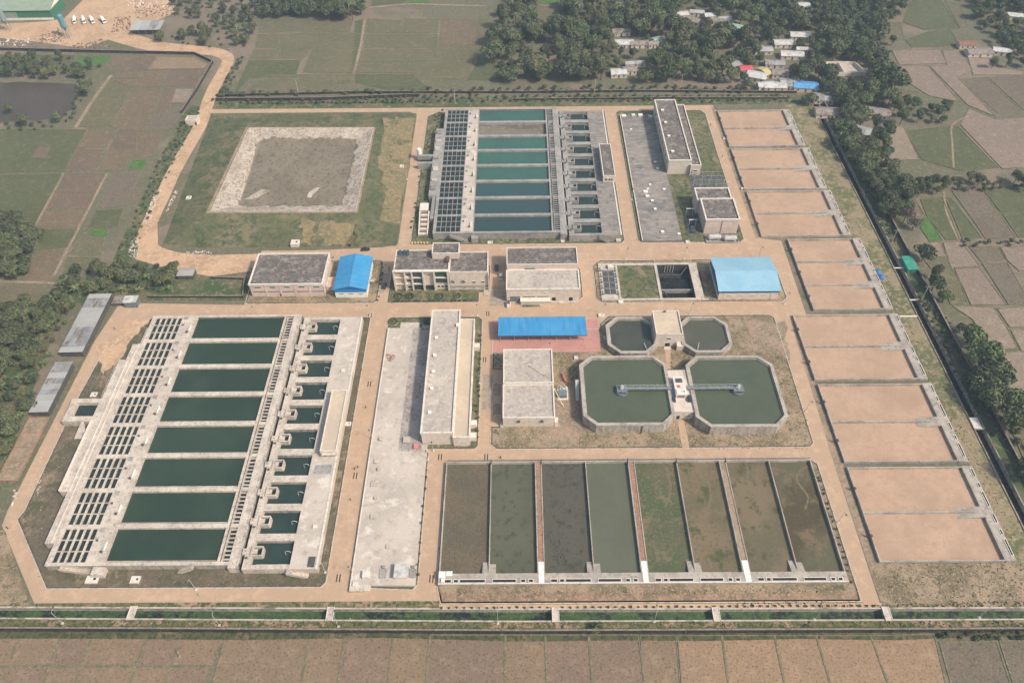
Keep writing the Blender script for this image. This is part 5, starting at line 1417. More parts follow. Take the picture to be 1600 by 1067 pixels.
# switchyards
struct('gravel_yard', MB().box(93.2, 98.6, -.05, 112.2, 121.0, .14), GRAVEL)
t = thing('switchyard', 'grey switchyard of thin posts and bars behind the generator house', 'switchyard', (102, 110, 0))
for i in range(7):
    for j in range(6):
        if (i * 3 + j * 5) % 7 == 0: continue
        x = 94.6 + i * 2.7; y = 100.5 + j * 3.7
        o = part('insulator_post', MB().box(x - .11, y - .11, .1, x + .11, y + .11, 3.0).cyl(x, y, 3.0, 3.9, .2, 6), METAL if (i + j) % 3 else STEEL, t)
for j in range(6): part('busbar', MB().tube((94, 100.5 + j * 3.7, 3.9), (111.5, 100.5 + j * 3.7, 3.9), .07, 4), STEEL, t)
for i in range(0, 7, 2): part('gantry', MB().box(94.5 + i * 2.7, 99.4, .1, 94.75 + i * 2.7, 99.65, 5.2).box(94.5 + i * 2.7, 119.6, .1, 94.75 + i * 2.7, 119.85, 5.2).tube((94.62 + i * 2.7, 99.5, 5.2), (94.62 + i * 2.7, 119.7, 5.2), .09, 4), METAL, t)
for x in (96.6, 101.6, 106.8): part('transformer', MB().box(x - .9, 100, .1, x + .9, 101.6, 2.0).box(x - 1.2, 100.2, .4, x - .92, 101.4, 1.7), METALD, t)
struct('gravel_yard', MB().prism([(86.2, 70.5), (91.6, 70.5), (92.2, 87), (85.6, 87)], -.05, .14), GRAVEL)
t = thing('transformer_rack', 'slim fenced transformer rack left of the generator house', 'transformers', (88.6, 79, 0))
for k in range(5):
    part('transformer', MB().box(87.6, 72 + k * 2.9, .14, 89.6, 73.7 + k * 2.9, 1.7).box(87.3, 72.2 + k * 2.9, .3, 87.58, 73.5 + k * 2.9, 1.4), METAL if k % 2 else METALD, t)
for y in (78, 87): part('cross_arm', MB().box(87.0, y, .1, 87.15, y + .15, 4).box(90.2, y, .1, 90.35, y + .15, 4).box(86.6, y - .1, 4, 90.8, y + .25, 4.25), WHITE, t)
rail(t, [(86.2, 70.6, .14), (86.2, 86.5, .14), (91.4, 86.5, .14)], 1.6, 1.6, .05, METAL)
# inclined stair tower left of far basin
t = thing('stair_tower', 'pale zigzag stair tower beside the vertical road, left of the teal basin', 'stairs', (-47, 82, 0))
part('top_house', MB().box(-49.5, 88.4, 0, -45.6, 94, 3.6), CREAM, t)
part('top_roof', MB().box(-49.8, 88.1, 3.6, -45.3, 94.3, 3.8), COPING, t)
for i in range(5):
    part('landing', MB().box(-48.8, 72.5 + i * 3.1, 0, -45.2, 74.1 + i * 3.1, .9 + i * .5), CREAM, t)
    part('landing_edge', MB().box(-48.8, 74.13 + i * 3.1, 0, -45.2, 74.5 + i * 3.1, 1.3 + i * .5), BROWN, t)
part('stringer', MB().loft([[(-49.4, 72, 0), (-48.85, 72, 0), (-48.85, 72, 1.3), (-49.4, 72, 1.3)], [(-49.8, 88, 0), (-49.2, 88, 0), (-49.2, 88, 3.6), (-49.8, 88, 3.6)]]), COPING, t)
part('stringer', MB().loft([[(-45.15, 72, 0), (-44.6, 72, 0), (-44.6, 72, 1.3), (-45.15, 72, 1.3)], [(-45.15, 88, 0), (-44.6, 88, 0), (-44.6, 88, 3.6), (-45.15, 88, 3.6)]]), COPING, t)
for i in range(6): part('planter', MB().cyl(-52 + i * 1.5, 66.5, .1, .75, .55, 8), mat('pot_yellow', (.55, .40, .17), rough=.7), t)

# ================================================================ TREES
def leaf_cloud(seed, R, H, n, size, lobes=13, flat=.8):
    """crown of leaf clumps: quads scattered on uneven lobes"""
    r = np.random.RandomState(seed)
    c = r.normal(size=(lobes, 3)); c /= np.linalg.norm(c, axis=1)[:, None]
    c *= r.uniform(.25, .72, size=(lobes, 1)); c[:, 2] *= flat
    rad = r.uniform(.26, .48, size=lobes)
    c[0] = (0, 0, .1); rad[0] = .6
    k = r.choice(lobes, size=n, p=(rad ** 2) / (rad ** 2).sum())
    u = r.normal(size=(n, 3)); u[:, 2] = np.abs(u[:, 2]) * .9 - .25 + u[:, 2] * .3
    u /= np.linalg.norm(u, axis=1)[:, None]
    p = c[k] + u * (rad[k] * r.uniform(.72, 1.08, size=n))[:, None]
    p[:, :2] *= R; p[:, 2] = H * .60 + p[:, 2] * H * .46
    p[:, 2] = np.maximum(p[:, 2], .25)
    nn = u + r.normal(scale=.45, size=(n, 3)); nn /= np.linalg.norm(nn, axis=1)[:, None]
    a = np.cross(nn, r.normal(size=(n, 3))); a /= np.linalg.norm(a, axis=1)[:, None]
    b = np.cross(nn, a)
    s = (size * r.uniform(.6, 1.25, size=n))[:, None]
    v = np.stack([p - a * s * .5, p + b * s * .38, p + a * s * .55, p - b * s * .38 + nn * s * .12], 1).reshape(-1, 3)
    return v


def cloud_mesh(name, v, material):
    me = bpy.data.meshes.new(name)
    n = len(v) // 4
    me.vertices.add(len(v)); me.vertices.foreach_set('co', v.astype(np.float32).ravel())
    me.loops.add(n * 4); me.loops.foreach_set('vertex_index', np.arange(n * 4, dtype=np.int32))
    me.polygons.add(n); me.polygons.foreach_set('loop_start', np.arange(0, n * 4, 4, dtype=np.int32))
    me.update(calc_edges=True); me.validate()
    me.materials.append(material)
    return me


def trunk_mesh(seed, H, R, r0):
    rr = random.Random(seed); mb = MB()
    top = (rr.uniform(-.4, .4), rr.uniform(-.4, .4), H * .55)
    mb.tube((0, 0, -.1), top, r0, 7, r0 * .55)
    for k in range(4):
        a = rr.uniform(0, 6.28); s = rr.uniform(.3, .55)
        mb.tube((top[0] * .7, top[1] * .7, H * .38 + k * .4), (math.cos(a) * R * s, math.sin(a) * R * s, H * rr.uniform(.6, .8)), r0 * .42, 5, r0 * .15)
    me = mb.mesh('trunk'); me.materials.append(TRUNK)
    return me


TREE = {}
for key, (R, H, n, size, lm, lob, fl) in dict(
        round0=(4.6, 8.6, 1500, .85, 0, 14, .8), round1=(5.2, 9.4, 1700, .9, 1, 16, .75), round2=(4.2, 8.0, 1300, .8, 2, 12, .85), tall0=(3.6, 11.5, 1400, .85, 0, 14, 1.0),
        tall1=(3.9, 10.8, 1400, .85, 1, 13, .95), broad0=(6.4, 9.0, 2200, .95, 1, 20, .65), broad1=(6.0, 8.6, 2000, .95, 0, 18, .7), fresh0=(3.8, 7.2, 1200, .75, 3, 12, .8),
        russet=(4.4, 8.2, 700, .7, 9, 16, .8), bush0=(1.7, 2.3, 420, .5, 1, 8, .7), bush1=(1.9, 2.6, 460, .5, 0, 9, .7), bush2=(1.6, 2.0, 400, .5, 2, 8, .7), shrub=(.62, .8, 110, .3, 0, 5, .7)).items():
    mat_ = LEAFR if lm == 9 else LEAF[lm]
    TREE[key] = (cloud_mesh('crown', leaf_cloud(hash(key) % 1000 if False else sum(map(ord, key)), R, H, n, size, lob, fl), mat_), trunk_mesh(sum(map(ord, key)), H, R, .28 if H > 4 else (.09 if H > 1 else .04)), R, H)


def frond_mesh(seed, nfr, L_, wid, droop, z0, material):
    rr = random.Random(seed); mb = MB()
    for k in range(nfr):
        a = 6.283 * k / nfr + rr.uniform(-.25, .25); e = rr.uniform(.35, 1.15); ll = L_ * rr.uniform(.75, 1.1)
        pts = []
        for i in range(6):
            s = i / 5
            d = ll * s * math.cos(e * (1 - .4 * s)); h = ll * s * math.sin(e) - droop * ll * s * s
            pts.append((math.cos(a) * d, math.sin(a) * d, z0 + h, wid * (math.sin(math.pi * min(.97, s * .9 + .1)) + .08)))
        px_, py_ = -math.sin(a), math.cos(a); b = len(mb.v)
        for x, y, z, w in pts:
            mb.v += [(x - px_ * w / 2, y - py_ * w / 2, z), (x, y, z + w * .12), (x + px_ * w / 2, y + py_ * w / 2, z)]
        for i in range(5):
            q = b + i * 3
            mb.f += [(q, q + 1, q + 4, q + 3), (q + 1, q + 2, q + 5, q + 4)]
    me = mb.mesh('frond_crown'); me.materials.append(material)
    return me


def stem_mesh(h, r, m_):
    me = MB().tube((0, 0, -.1), (.1, 0, h), r, 7, r * .7).mesh('stem'); me.materials.append(m_); return me


TREE['banana'] = (frond_mesh(3, 10, 3.2, .85, .55, 2.4, LEAF[3]), stem_mesh(2.5, .18, LEAF[2]), 2.6, 4)
TREE['banana1'] = (frond_mesh(5, 9, 3.0, .8, .6, 2.2, LEAF[1]), stem_mesh(2.3, .18, LEAF[2]), 2.6, 4)
TREE['palm'] = (frond_mesh(8, 14, 3.6, .75, .8, 7.5, LEAF[1]), stem_mesh(7.6, .2, TRUNK), 3.2, 8)


def plant(key, x, y, sc=1.0, name='tree', label='', cat='tree', group=None, z=0.0):
    c, tr, R, H = TREE[key]
    o = bpy.data.objects.new(name, None); link(o); o.location = (x, y, z)
    o.rotation_euler = (0, 0, rnd.uniform(0, 6.283)); o.scale = (sc * rnd.uniform(.92, 1.08), sc * rnd.uniform(.92, 1.08), sc * rnd.uniform(.88, 1.12))
    o.empty_display_size = .3
    o['label'] = label; o['category'] = cat
    if group: o['group'] = group
    cn = 'fronds' if 'frond' in c.name else 'crown'
    for nm, me in ((cn, c), ('stem' if cn == 'fronds' else 'trunk', tr)):
        p = bpy.data.objects.new(nm, me); link(p); p.parent = o
    return o


# ================================================================ HOUSES AND SHEDS
HOUSE_FP = []


def gable_house(name, label, px, py, w, d, roof, rot=0.0, h=2.6, rise=1.1, wallm=None, cat='house', group='village houses behind the plant'):
    w *= 1.15; d *= 1.15; x, y = G(px, py); HOUSE_FP.append((x, y, max(w, d) / 2))
    t = thing(name, label, cat, (0, 0, 0), group)
    wallm = wallm or CREAM
    part('wall', MB().box(-w / 2 + .3, -d / 2 + .3, 0, w / 2 - .3, d / 2 - .3, h), wallm, t)
    part('gable', MB().loft([[(-w / 2 + .3, -d / 2 + .3, h), (-w / 2 + .3, d / 2 - .3, h), (-w / 2 + .3, 0, h + rise * .9)], [(w / 2 - .3, -d / 2 + .3, h), (w / 2 - .3, d / 2 - .3, h), (w / 2 - .3, 0, h + rise * .9)]]), wallm, t)
    k = max(2, round(w / 3))
    for i in range(k):                       # roof sheets, slightly uneven
        a = -w / 2 + w * i / k; b = a + w / k + .12; dz = rnd.uniform(-.03, .05)
        part('roof_sheet', MB().loft([[(a, -d / 2, h + dz), (a, 0, h + rise + dz), (a, 0, h + rise + .08 + dz), (a, -d / 2, h + .08 + dz)], [(b, -d / 2, h + dz), (b, 0, h + rise + dz), (b, 0, h + rise + .08 + dz), (b, -d / 2, h + .08 + dz)]]), roof, t)
        part('roof_sheet', MB().loft([[(a, d / 2, h + dz), (a, 0, h + rise + dz + .004), (a, 0, h + rise + .084 + dz), (a, d / 2, h + .08 + dz)], [(b, d / 2, h + dz), (b, 0, h + rise + dz + .004), (b, 0, h + rise + .084 + dz), (b, d / 2, h + .08 + dz)]]), roof, t)
    part('door', MB().box(-.5, -d / 2 + .22, 0, .5, -d / 2 + .295, 2.0), BROWN, t)
    for u in (-w * .3, w * .3): part('window', MB().box(u - .45, -d / 2 + .22, .9, u + .45, -d / 2 + .295, 1.9), DARK, t)
    t.location = (x, y, 0); t.rotation_euler = (0, 0, rot)
    return t


YELT = mat('tin_yellow', (.50, .43, .20), rough=.6); GRNT = mat('tin_pale_green', (.30, .42, .34), rough=.5); BLUT = mat('tin_blue', (.09, .28, .55), [('n', .5, (.12, .33, .6), .45, .65)], rough=.45)
for a in (
        ('rust brown long roofed house deep in the wood behind the pool row', 970, 54, 11, 6, TINR, .05),
        ('white tin roofed house left of the rusty ridge in the wood', 975, 72, 11, 7, TINW, -.05),
        ('rust red ridge house in the middle of the wood clearing', 998, 73, 11, 6, TINR, .1),
        ('small brown roofed hut in the wood clearing', 1018, 73, 6, 5, TINR, .3),
        ('pale green tin hut at the right of the wood clearing', 1027, 68, 6, 7, GRNT, .4),
        ('bright white tin house at the front edge of the wood', 966, 118, 9, 7, TINW, .0),
        ('rusty roofed house beside the bright white tin house', 983, 114, 8, 6, TINR, .1),
        ('long grey roofed shed behind the bright white tin house', 992, 104, 12, 4, TIN, .1),
        ('pale tin house at the left of the far hamlet', 1064, 27, 8, 6, TINW, .2),
        ('brown roofed house of the far hamlet', 1082, 37, 10, 6, TINR, -.5),
        ('grey roofed house at the back of the far hamlet', 1088, 24, 9, 5, TIN, -.2),
        ('bright white house in the middle of the far hamlet', 1108, 29, 7, 6, TINW, .1),
        ('pink brown house right of the far hamlet', 1121, 37, 10, 6, TINR, -.2),
        ('pale tall house at the right end of the far hamlet', 1133, 36, 9, 8, TINW, .0),
        ('small greenish tin house below the far hamlet', 1153, 47, 8, 6, GRNT, -.5),
        ('white broken roof house at the top edge of the wood', 1250, 14, 11, 8, TINW, .2),
        ('pale roofed house standing alone under the dense wood', 1249, 60, 12, 7, TINW, -.1),
        ('pale ridge house left of the dense wood', 1222, 72, 11, 7, TINW, .0),
        ('broad pale tin house below the pale ridge house', 1236, 90, 13, 7, TINW, -.1),
        ('narrow white house right of the broad pale tin house', 1252, 82, 7, 4, TINW, -.1),
        ('bright pink red roofed house in the village', 1163, 112, 7, 6, TINRED, .2),
        ('grey blue tin house left of the pink red roof', 1150, 104, 9, 7, TIN, .4),
        ('large pale tin house right of the pink red roof', 1181, 123, 11, 8, TINW, -.4),
        ('yellowish narrow shed against the large pale tin house', 1193, 117, 4, 9, YELT, .5),
        ('pale tin house above the pink red roof', 1192, 82, 10, 7, TIN, -.1),
        ('white and rust house at the wall corner of the village', 1196, 138, 10, 6, TINW, .1),
        ('grey ridge house at the village edge', 1209, 104, 11, 6, TIN, -.1),
        ('rust patched house behind the wall corner', 1217, 119, 9, 7, TINR, -.1),
        ('long bright tin house beside the blue roof', 1209, 139, 12, 7, TINW, -.05),
        ('dark grey open shed between bright tin and blue roof', 1230, 135, 9, 9, TIN, -.1),
        ('blue roofed house in front of the village trees', 1257, 139, 13, 8, BLUT, -.15),
        ('grey tin house right of the blue roofed house', 1285, 158, 10, 8, TIN, -.1),
        ('striped brown shed outside the wall near the blue roof', 1292, 180, 13, 8, TINR, -.1),
        ('rubble fronted red and white house among the east trees', 1366, 180, 15, 8, TINR, -.3),
        ('small white shed behind the east trees', 1346, 210, 8, 8, TIN, -.5),
        ('red roofed house at the far right hamlet', 1508, 74, 10, 6, BRICK, .0),
        ('grey walled house at the far right hamlet', 1527, 86, 14, 7, TINR, .0),
        ('pale house beside trees at the far right hamlet', 1563, 84, 10, 6, TINW, -.3),
        ('white house at the top right edge', 1582, 29, 10, 6, TINW, -.2)):
    gable_house('village_house', *a[:6], rot=a[6])
# unfinished compound
x, y = G(1318, 112); HOUSE_FP.append((x, y, 13))
t = thing('roofless_compound', 'roofless pale walled compound standing among the village trees', 'compound', (x, y, 0))
part('wall', MB().loop([(x - 11, y - 6), (x + 12, y - 6), (x + 9, y + 8), (x - 10, y + 8)], .4, 0, 2.6), COPING, t)
part('floor', MB().prism([(x - 10.5, y - 5.5), (x + 11.4, y - 5.5), (x + 8.5, y + 7.5), (x - 9.5, y + 7.5)], 0, .3), CONC, t)
part('inner_wall', MB().box(x - 2, y - 5.5, .3, x - 1.7, y + 7.4, 2.4), CONC, t)
# left sheds
def shed(label, x0, y0, x1, y1, h0, h1, rm, axis='x', name='tin_shed', wallm=None, k=6, cat='shed'):
    t = thing(name, label, cat, ((x0 + x1) / 2, (y0 + y1) / 2, 0))
    part('wall', MB().box(x0 + .3, y0 + .3, 0, x1 - .3, y1 - .3, min(h0, h1) - .05), wallm or METALD, t)
    for i in range(k):
        dz = rnd.uniform(-.03, .06)
        a = y0 + (y1 - y0) * i / k; b = y0 + (y1 - y0) * (i + 1) / k + .1
        part('roof_sheet', MB().loft([[(x0, a, h0 + dz), (x0, b, h0 + dz), (x0, b, h0 + .1 + dz), (x0, a, h0 + .1 + dz)], [(x1, a, h1 + dz), (x1, b, h1 + dz), (x1, b, h1 + .1 + dz), (x1, a, h1 + .1 + dz)]]), rm, t)
    for x_ in (x0 + .4, x1 - .4):
        for i in range(0, k + 1, 2):
            y_ = y0 + .4 + (y1 - y0 - .8) * i / k
            part('post', MB().box(x_ - .12, y_ - .12, 0, x_ + .12, y_ + .12, min(h0, h1) - .03), BROWN, t)
    return t


shed('long grey tin shed at the upper left beside the dirt road', -198.2, -7.3, -187.6, 29, 2.9, 3.2, TIN, k=12)
shed('grey and rust tin shed at the left, nearer than the long one', -197.4, -39.6, -189.6, -12.8, 2.8, 3.1, TIN, k=9)
t = thing('brick_ruin', 'roofless brick shed base at the left below the rusty tin shed', 'ruin', (-194, -55, 0))
part('floor', MB().box(-197.8, -70, 0, -190, -40.4, .35), SOILV, t)
part('wall', MB().ring(-198, -70.2, -189.8, -40.2, .3, 0, .6), SOILR, t)
for y in (-62, -55, -48): part('cross_wall', MB().box(-197.7, y, .35, -190.1, y + .25, .55), SOILR, t)
x, y = G(293, 432); shed('small grey tin lean-to beside the dirt road bend', x - 4, y - 2.5, x + 4, y + 3, 2.4, 2.6, TIN, k=4)
x, y = G(188, 474); shed('low rusty tin lean-to left of the white tin box hut', x - 3, y - 2, x + 3, y + 3, 1.6, 2.0, TINR, k=3)
x, y = G(207, 477); shed('white tin box hut at the corner of the dirt track', x - 3, y - 2, x + 3.4, y + 2.6, 3.4, 3.6, TINW, k=3, wallm=METAL)
x, y = G(301, 194)
t = thing('guard_hut', 'small white guard hut with open flat roof on the dirt road', 'hut', (x, y, 0))
flat_block(t, x - 3.2, y - 1.5, x + 3.6, y + 4, 0, 2.7, CREAM, ROOFB, .5)
part('door', MB().box(x + 2.2, y - 1.56, 0, x + 3.1, y - 1.503, 2), DARK, t)
t = thing('green_hut', 'green roofed hut on the bank beyond the east canal', 'hut', (187, 46, 0))
part('wall', MB().box(184.5, 41.5, 0, 188.6, 50.3, 2.5), TINGR, t)
part('roof', MB().loft([[(184.1, 41, 2.5), (189, 41, 2.7), (189, 41, 2.85), (184.1, 41, 2.65)], [(184.1, 50.8, 2.5), (189, 50.8, 2.7), (189, 50.8, 2.85), (184.1, 50.8, 2.65)]]), TINGR, t)
part('door', MB().box(185.6, 41.4, 0, 186.6, 41.495, 2), GREENP, t)

# ---- batching yard, top left
fx0, fy0 = G(-60, 33); fx1, fy1 = G(83, 33)
t = thing('warehouse', 'green and white warehouse with olive roof at the top left', 'warehouse', ((fx0 + fx1) / 2, fy0, 0))
part('wall', MB().box(fx0, fy0, 0, fx1, fy0 + 22, 7), GREENP, t)
part('white_base', MB().box(fx0, fy0 - .1, 0, fx1 + .1, fy0 - .003, 1.6), WHITE, t)
part('rolling_door', MB().box(fx1 - 40, fy0 - .12, 1.7, fx1 - 25, fy0 - .004, 6), TINOL, t)
part('roof', gable_roof(MB(), fx0 - .6, fy0 - .8, fx1 + .6, fy0 + 22.8, 7.02, 10.5, 'x'), TINOL, t)
part('end_gable', MB().loft([[(fx1, fy0, 7), (fx1, fy0 + 22, 7), (fx1, fy0 + 11, 10.3)], [(fx1 + .15, fy0, 7), (fx1 + .15, fy0 + 22, 7), (fx1 + .15, fy0 + 11, 10.3)]]), WHITE, t)


def silo(label, px, py, m_, h=15):
    x, y = G(px, py)
    t = thing('cement_silo', label, 'silo', (x, y, 0), 'cement silos of the yard')
    part('barrel', MB().lathe(x, y, [(.4, 4.5), (1.9, 7.5), (1.9, h), (1.2, h + .9), (.2, h + 1.1)], 16), m_, t)
    for i in range(4):
        a = math.pi / 4 + i * math.pi / 2
        part('leg', MB().tube((x + 2.2 * math.cos(a), y + 2.2 * math.sin(a), 0), (x + 1.7 * math.cos(a), y + 1.7 * math.sin(a), 8), .16), METAL, t)
    part('filter', MB().box(x - .5, y - .5, h + 1.0, x + .5, y + .5, h + 2.2), METAL, t)
    part('ladder', MB().tube((x + 1.95, y - .6, .2), (x + 1.95, y - .6, h), .1, 4), STEEL, t)


silo('teal blue cement silo on legs beside the warehouse end', 107, 58, mat('paint_teal', (.10, .26, .32), rough=.5))
silo('grey cement silo on legs in front of the green warehouse', 14, 48, mat('paint_greyblue', (.22, .27, .27), rough=.5))
x, y = G(233, 50)
t = thing('open_shed', 'wide grey flat tin roof on posts beside the dirt yard', 'shed', (x, y, 0))
for i in range(7):
    a = x - 10.5 + i * 3
    part('roof_sheet', MB().loft([[(a, y - 6, 4.0), (a + 3.1, y - 6, 4.0), (a + 3.1, y - 6, 4.1), (a, y - 6, 4.1)], [(a, y + 7, 5.0), (a + 3.1, y + 7, 5.0), (a + 3.1, y + 7, 5.1), (a, y + 7, 5.1)]]), TIN, t)
for i in range(5):
    for yy, hh in ((y - 5.6, 4.0), (y + 6.6, 4.9)): part('post', MB().box(x - 10 + i * 5 - .1, yy - .1, 0, x - 10 + i * 5 + .1, yy + .1, hh), METAL, t)


def wheel(t, x, y, r, w, rim=STEEL):
    mb = MB(); k = 12; secs = []
    for yy in (y - w / 2, y + w / 2): secs.append([(x + r * math.cos(a), yy, r + r * math.sin(a)) for a in [6.2832 * i / k for i in range(k)]])
    o = part('wheel', mb.loft(secs), TYRE, t)
    mb = MB(); secs = []
    for yy in (y - w / 2 - .02, y + w / 2 + .02): secs.append([(x + r * .55 * math.cos(a), yy, r + r * .55 * math.sin(a)) for a in [6.2832 * i / k for i in range(k)]])
    part('rim', mb.loft(secs), rim, o)


def mixer(label, px, py, rz):
    x, y = G(px, py)
    t = thing('mixer_truck', label, 'truck', (0, 0, 0), 'concrete mixer trucks in the yard')
    part('cab', MB().loft([[(2.2, -1.2, .7), (2.2, 1.2, .7), (2.2, 1.2, 2.9), (2.2, -1.2, 2.9)], [(3.9, -1.2, .6), (3.9, 1.2, .6), (3.7, 1.15, 2.8), (3.7, -1.15, 2.8)]]), WHITE, t)
    part('windscreen', MB().loft([[(3.83, -1.05, 1.75), (3.83, 1.05, 1.75), (3.73, 1.0, 2.6), (3.73, -1.0, 2.6)], [(3.88, -1.05, 1.75), (3.88, 1.05, 1.75), (3.78, 1.0, 2.6), (3.78, -1.0, 2.6)]]), GLASS, t)
    part('chassis', MB().box(-4, -.5, .7, 2.2, .5, 1.1), METALD, t)
    secs = []
    for s, r in ((-3.6, .5), (-3.0, 1.0), (-1.2, 1.3), (.6, 1.2), (1.9, .6)):
        secs.append([(s, r * math.cos(a), 2.3 - .12 * s + r * math.sin(a)) for a in [6.2832 * i / 14 for i in range(14)]])
    part('drum', MB().loft(secs), WHITE, t)
    part('hopper', MB().loft([[(-4.3, -.4, 2.6), (-3.5, -.4, 2.6), (-3.5, .4, 2.6), (-4.3, .4, 2.6)], [(-4.6, -.7, 3.6), (-3.4, -.7, 3.6), (-3.4, .7, 3.6), (-4.6, .7, 3.6)]]), STEEL, t)
    for wx in (2.9, -1.9, -3.1):
        for wy in (-1.1, 1.1): wheel(t, wx, wy, .5, .35)
    for wy in (-.85, .85): part('headlight', MB().box(3.88, wy - .15, .95, 3.94, wy + .15, 1.2), LAMPG, t)
    t.location = (x, y, 0); t.rotation_euler = (0, 0, rz)


for i, (px_, lab) in enumerate(((118, 'leftmost white concrete mixer truck in the dirt yard'), (132, 'second white concrete mixer truck from the left in the dirt yard'), (145, 'third white concrete mixer truck from the left in the dirt yard'), (162, 'rightmost white concrete mixer truck in the dirt yard'))):
    mixer(lab, px_, 35, -1.2 + .1 * i)


def car(label, px, py, rz, paint, suv=False):
    x, y = G(px, py)
    t = thing('parked_car', label, 'car', (0, 0, 0), 'cars parked by the office')
    h = 1.0 if suv else .85; top = 1.72 if suv else 1.45
    def sec(s, w, z0, z1): return [(s, -w, z0), (s, w, z0), (s, w * 1.02, (z0 + z1) / 2), (s, w * .93, z1), (s, -w * .93, z1), (s, -w * 1.02, (z0 + z1) / 2)]
    part('body', MB().loft([sec(-2.2, .75, .4, .8), sec(-2.05, .86, .28, h), sec(-.6, .9, .25, h + .03), sec(.8, .9, .25, h), sec(1.9, .86, .28, h - .12), sec(2.2, .72, .4, h - .3)]), paint, t)
    b = -2.0 if suv else -1.7
    part('cabin', MB().loft([[(b, -.78, h), (b, .78, h), (b + .35, .62, top - .08), (b + .35, -.62, top - .08)], [(-.3, -.8, h), (-.3, .8, h), (-.3, .64, top), (-.3, -.64, top)], [(1.1, -.78, h - .03), (1.1, .78, h - .03), (.35, .62, top - .04), (.35, -.62, top - .04)]]), GLASS, t)
    part('roof', MB().loft([[(b + .4, -.62, top - .06), (b + .4, .62, top - .06), (b + .4, .58, top), (b + .4, -.58, top)], [(.35, -.63, top - .03), (.35, .63, top - .03), (.35, .58, top + .04), (.35, -.58, top + .04)]]), paint, t)
    for wx in (-1.35, 1.35):
        for wy in (-.82, .82): wheel(t, wx, wy, .33, .22)
    for wy in (-.6, .6):
        part('headlight', MB().box(2.12, wy - .16, .55, 2.2, wy + .16, .7), LAMPG, t)
        part('tail_light', MB().box(-2.21, wy - .16, .6, -2.13, wy + .16, .78), TINRED, t)
    t.location = (x, y, .03); t.rotation_euler = (0, 0, rz)


car('dark blue hatchback parked left of the office garden', 601, 448, 1.5, CARB)
car('dark blue estate car parked right of the office', 776, 420, 1.57, CARB, True)
car('white saloon parked behind the dark blue estate car', 782.5, 433, 1.57, CARW)
car('black car parked on the kerb behind the blue gabled store', 571.5, 391, .1, CARK)

# ---- trees in woods
def poisson(poly, rmin, lim, seed, avoid=True):
    pts = GP(poly); rr = random.Random(seed)
    xs_ = [p[0] for p in pts]; ys_ = [p[1] for p in pts]; out = []; cell = {}
    for _ in range(lim * 30):
        x = rr.uniform(min(xs_), max(xs_)); y = rr.uniform(min(ys_), max(ys_))
        if not inpoly(x, y, pts): continue
        c = (int(x // rmin), int(y // rmin)); ok = True
        for i in (-1, 0, 1):
            for j in (-1, 0, 1):
                for q in cell.get((c[0] + i, c[1] + j), ()):
                    if (q[0] - x) ** 2 + (q[1] - y) ** 2 < rmin * rmin: ok = False
        if not ok: continue
        if avoid and any(abs(x - hx) < hr + 2.2 and -hr * .6 - 10.0 < y - hy < hr * .6 + 3.0 for hx, hy, hr in HOUSE_FP): continue
        cell.setdefault(c, []).append((x, y)); out.append((x, y))
        if len(out) >= lim: break
    return out


def cap_scale(x, y, s):
    """trees right in front of a house stay low enough to leave its roof in view"""
    for hx, hy, hr in HOUSE_FP:
        dy = hy - y
        if abs(x - hx) < hr + 1.5 and 0 < dy < 30: s = min(s, max(.32, (dy * .45 + 2.0) / 10.5))
    return s


WOOD = ['round0', 'round1', 'round2', 'tall0', 'tall1', 'broad0', 'broad1', 'fresh0', 'round2', 'palm']
w1 = poisson([(780, 30), (805, -6), (838, -6), (835, 42), (872, 44), (900, -6), (1425, -6), (1400, 30), (1365, 45), (1382, 70), (1375, 118), (1395, 150), (1350, 150), (1300, 150), (1235, 150), (1210, 143), (1150, 138), (1100, 128), (1000, 130), (950, 128), (870, 126), (782, 128), (772, 100)], 6.6, 640, 11)
w1 += poisson([(400, -6), (572, -6), (570, 20), (552, 32), (480, 31), (402, 29)], 6.2, 90, 12)
w1.sort(key=lambda p: (p[0] - CAM.x) ** 2 + (p[1] - CAM.y) ** 2)
for i, (x, y) in enumerate(w1[:300]):
    plant(WOOD[rnd.randrange(len(WOOD))], x, y, cap_scale(x, y, rnd.choice((.7, .95, 1.1, 1.2, 1.35, 1.6)) * rnd.uniform(.9, 1.1)), 'woodland_tree', 'dark leafy tree of the dense wood behind the plant', 'tree', 'woodland trees behind the plant')
far = w1[300:]
vs = []
rs = np.random.RandomState(4)
for i, (x, y) in enumerate(far):
    v = leaf_cloud(500 + i % 7, 4.8, 9.0, 620, 1.2) * cap_scale(x, y, rs.uniform(.8, 1.25))
    v = v + np.array([x, y, 0.0]); vs.append(v)
if vs:
    v = np.concatenate(vs); me = cloud_mesh('far_wood', v, LEAF[0])
    o = bpy.data.objects.new('far_wood', me); link(o); o['kind'] = 'stuff'; o['label'] = 'farthest part of the wood merging into haze'; o['category'] = 'wood'


def cluster(poly, rmin, lim, seed, keys, lo, hi, name, label, group, cat='tree', avoid=True):
    for x, y in poisson(poly, rmin, lim, seed, avoid):
        plant(keys[rnd.randrange(len(keys))], x, y, cap_scale(x, y, rnd.uniform(lo, hi)) if avoid else rnd.uniform(lo, hi), name, label, cat, group)


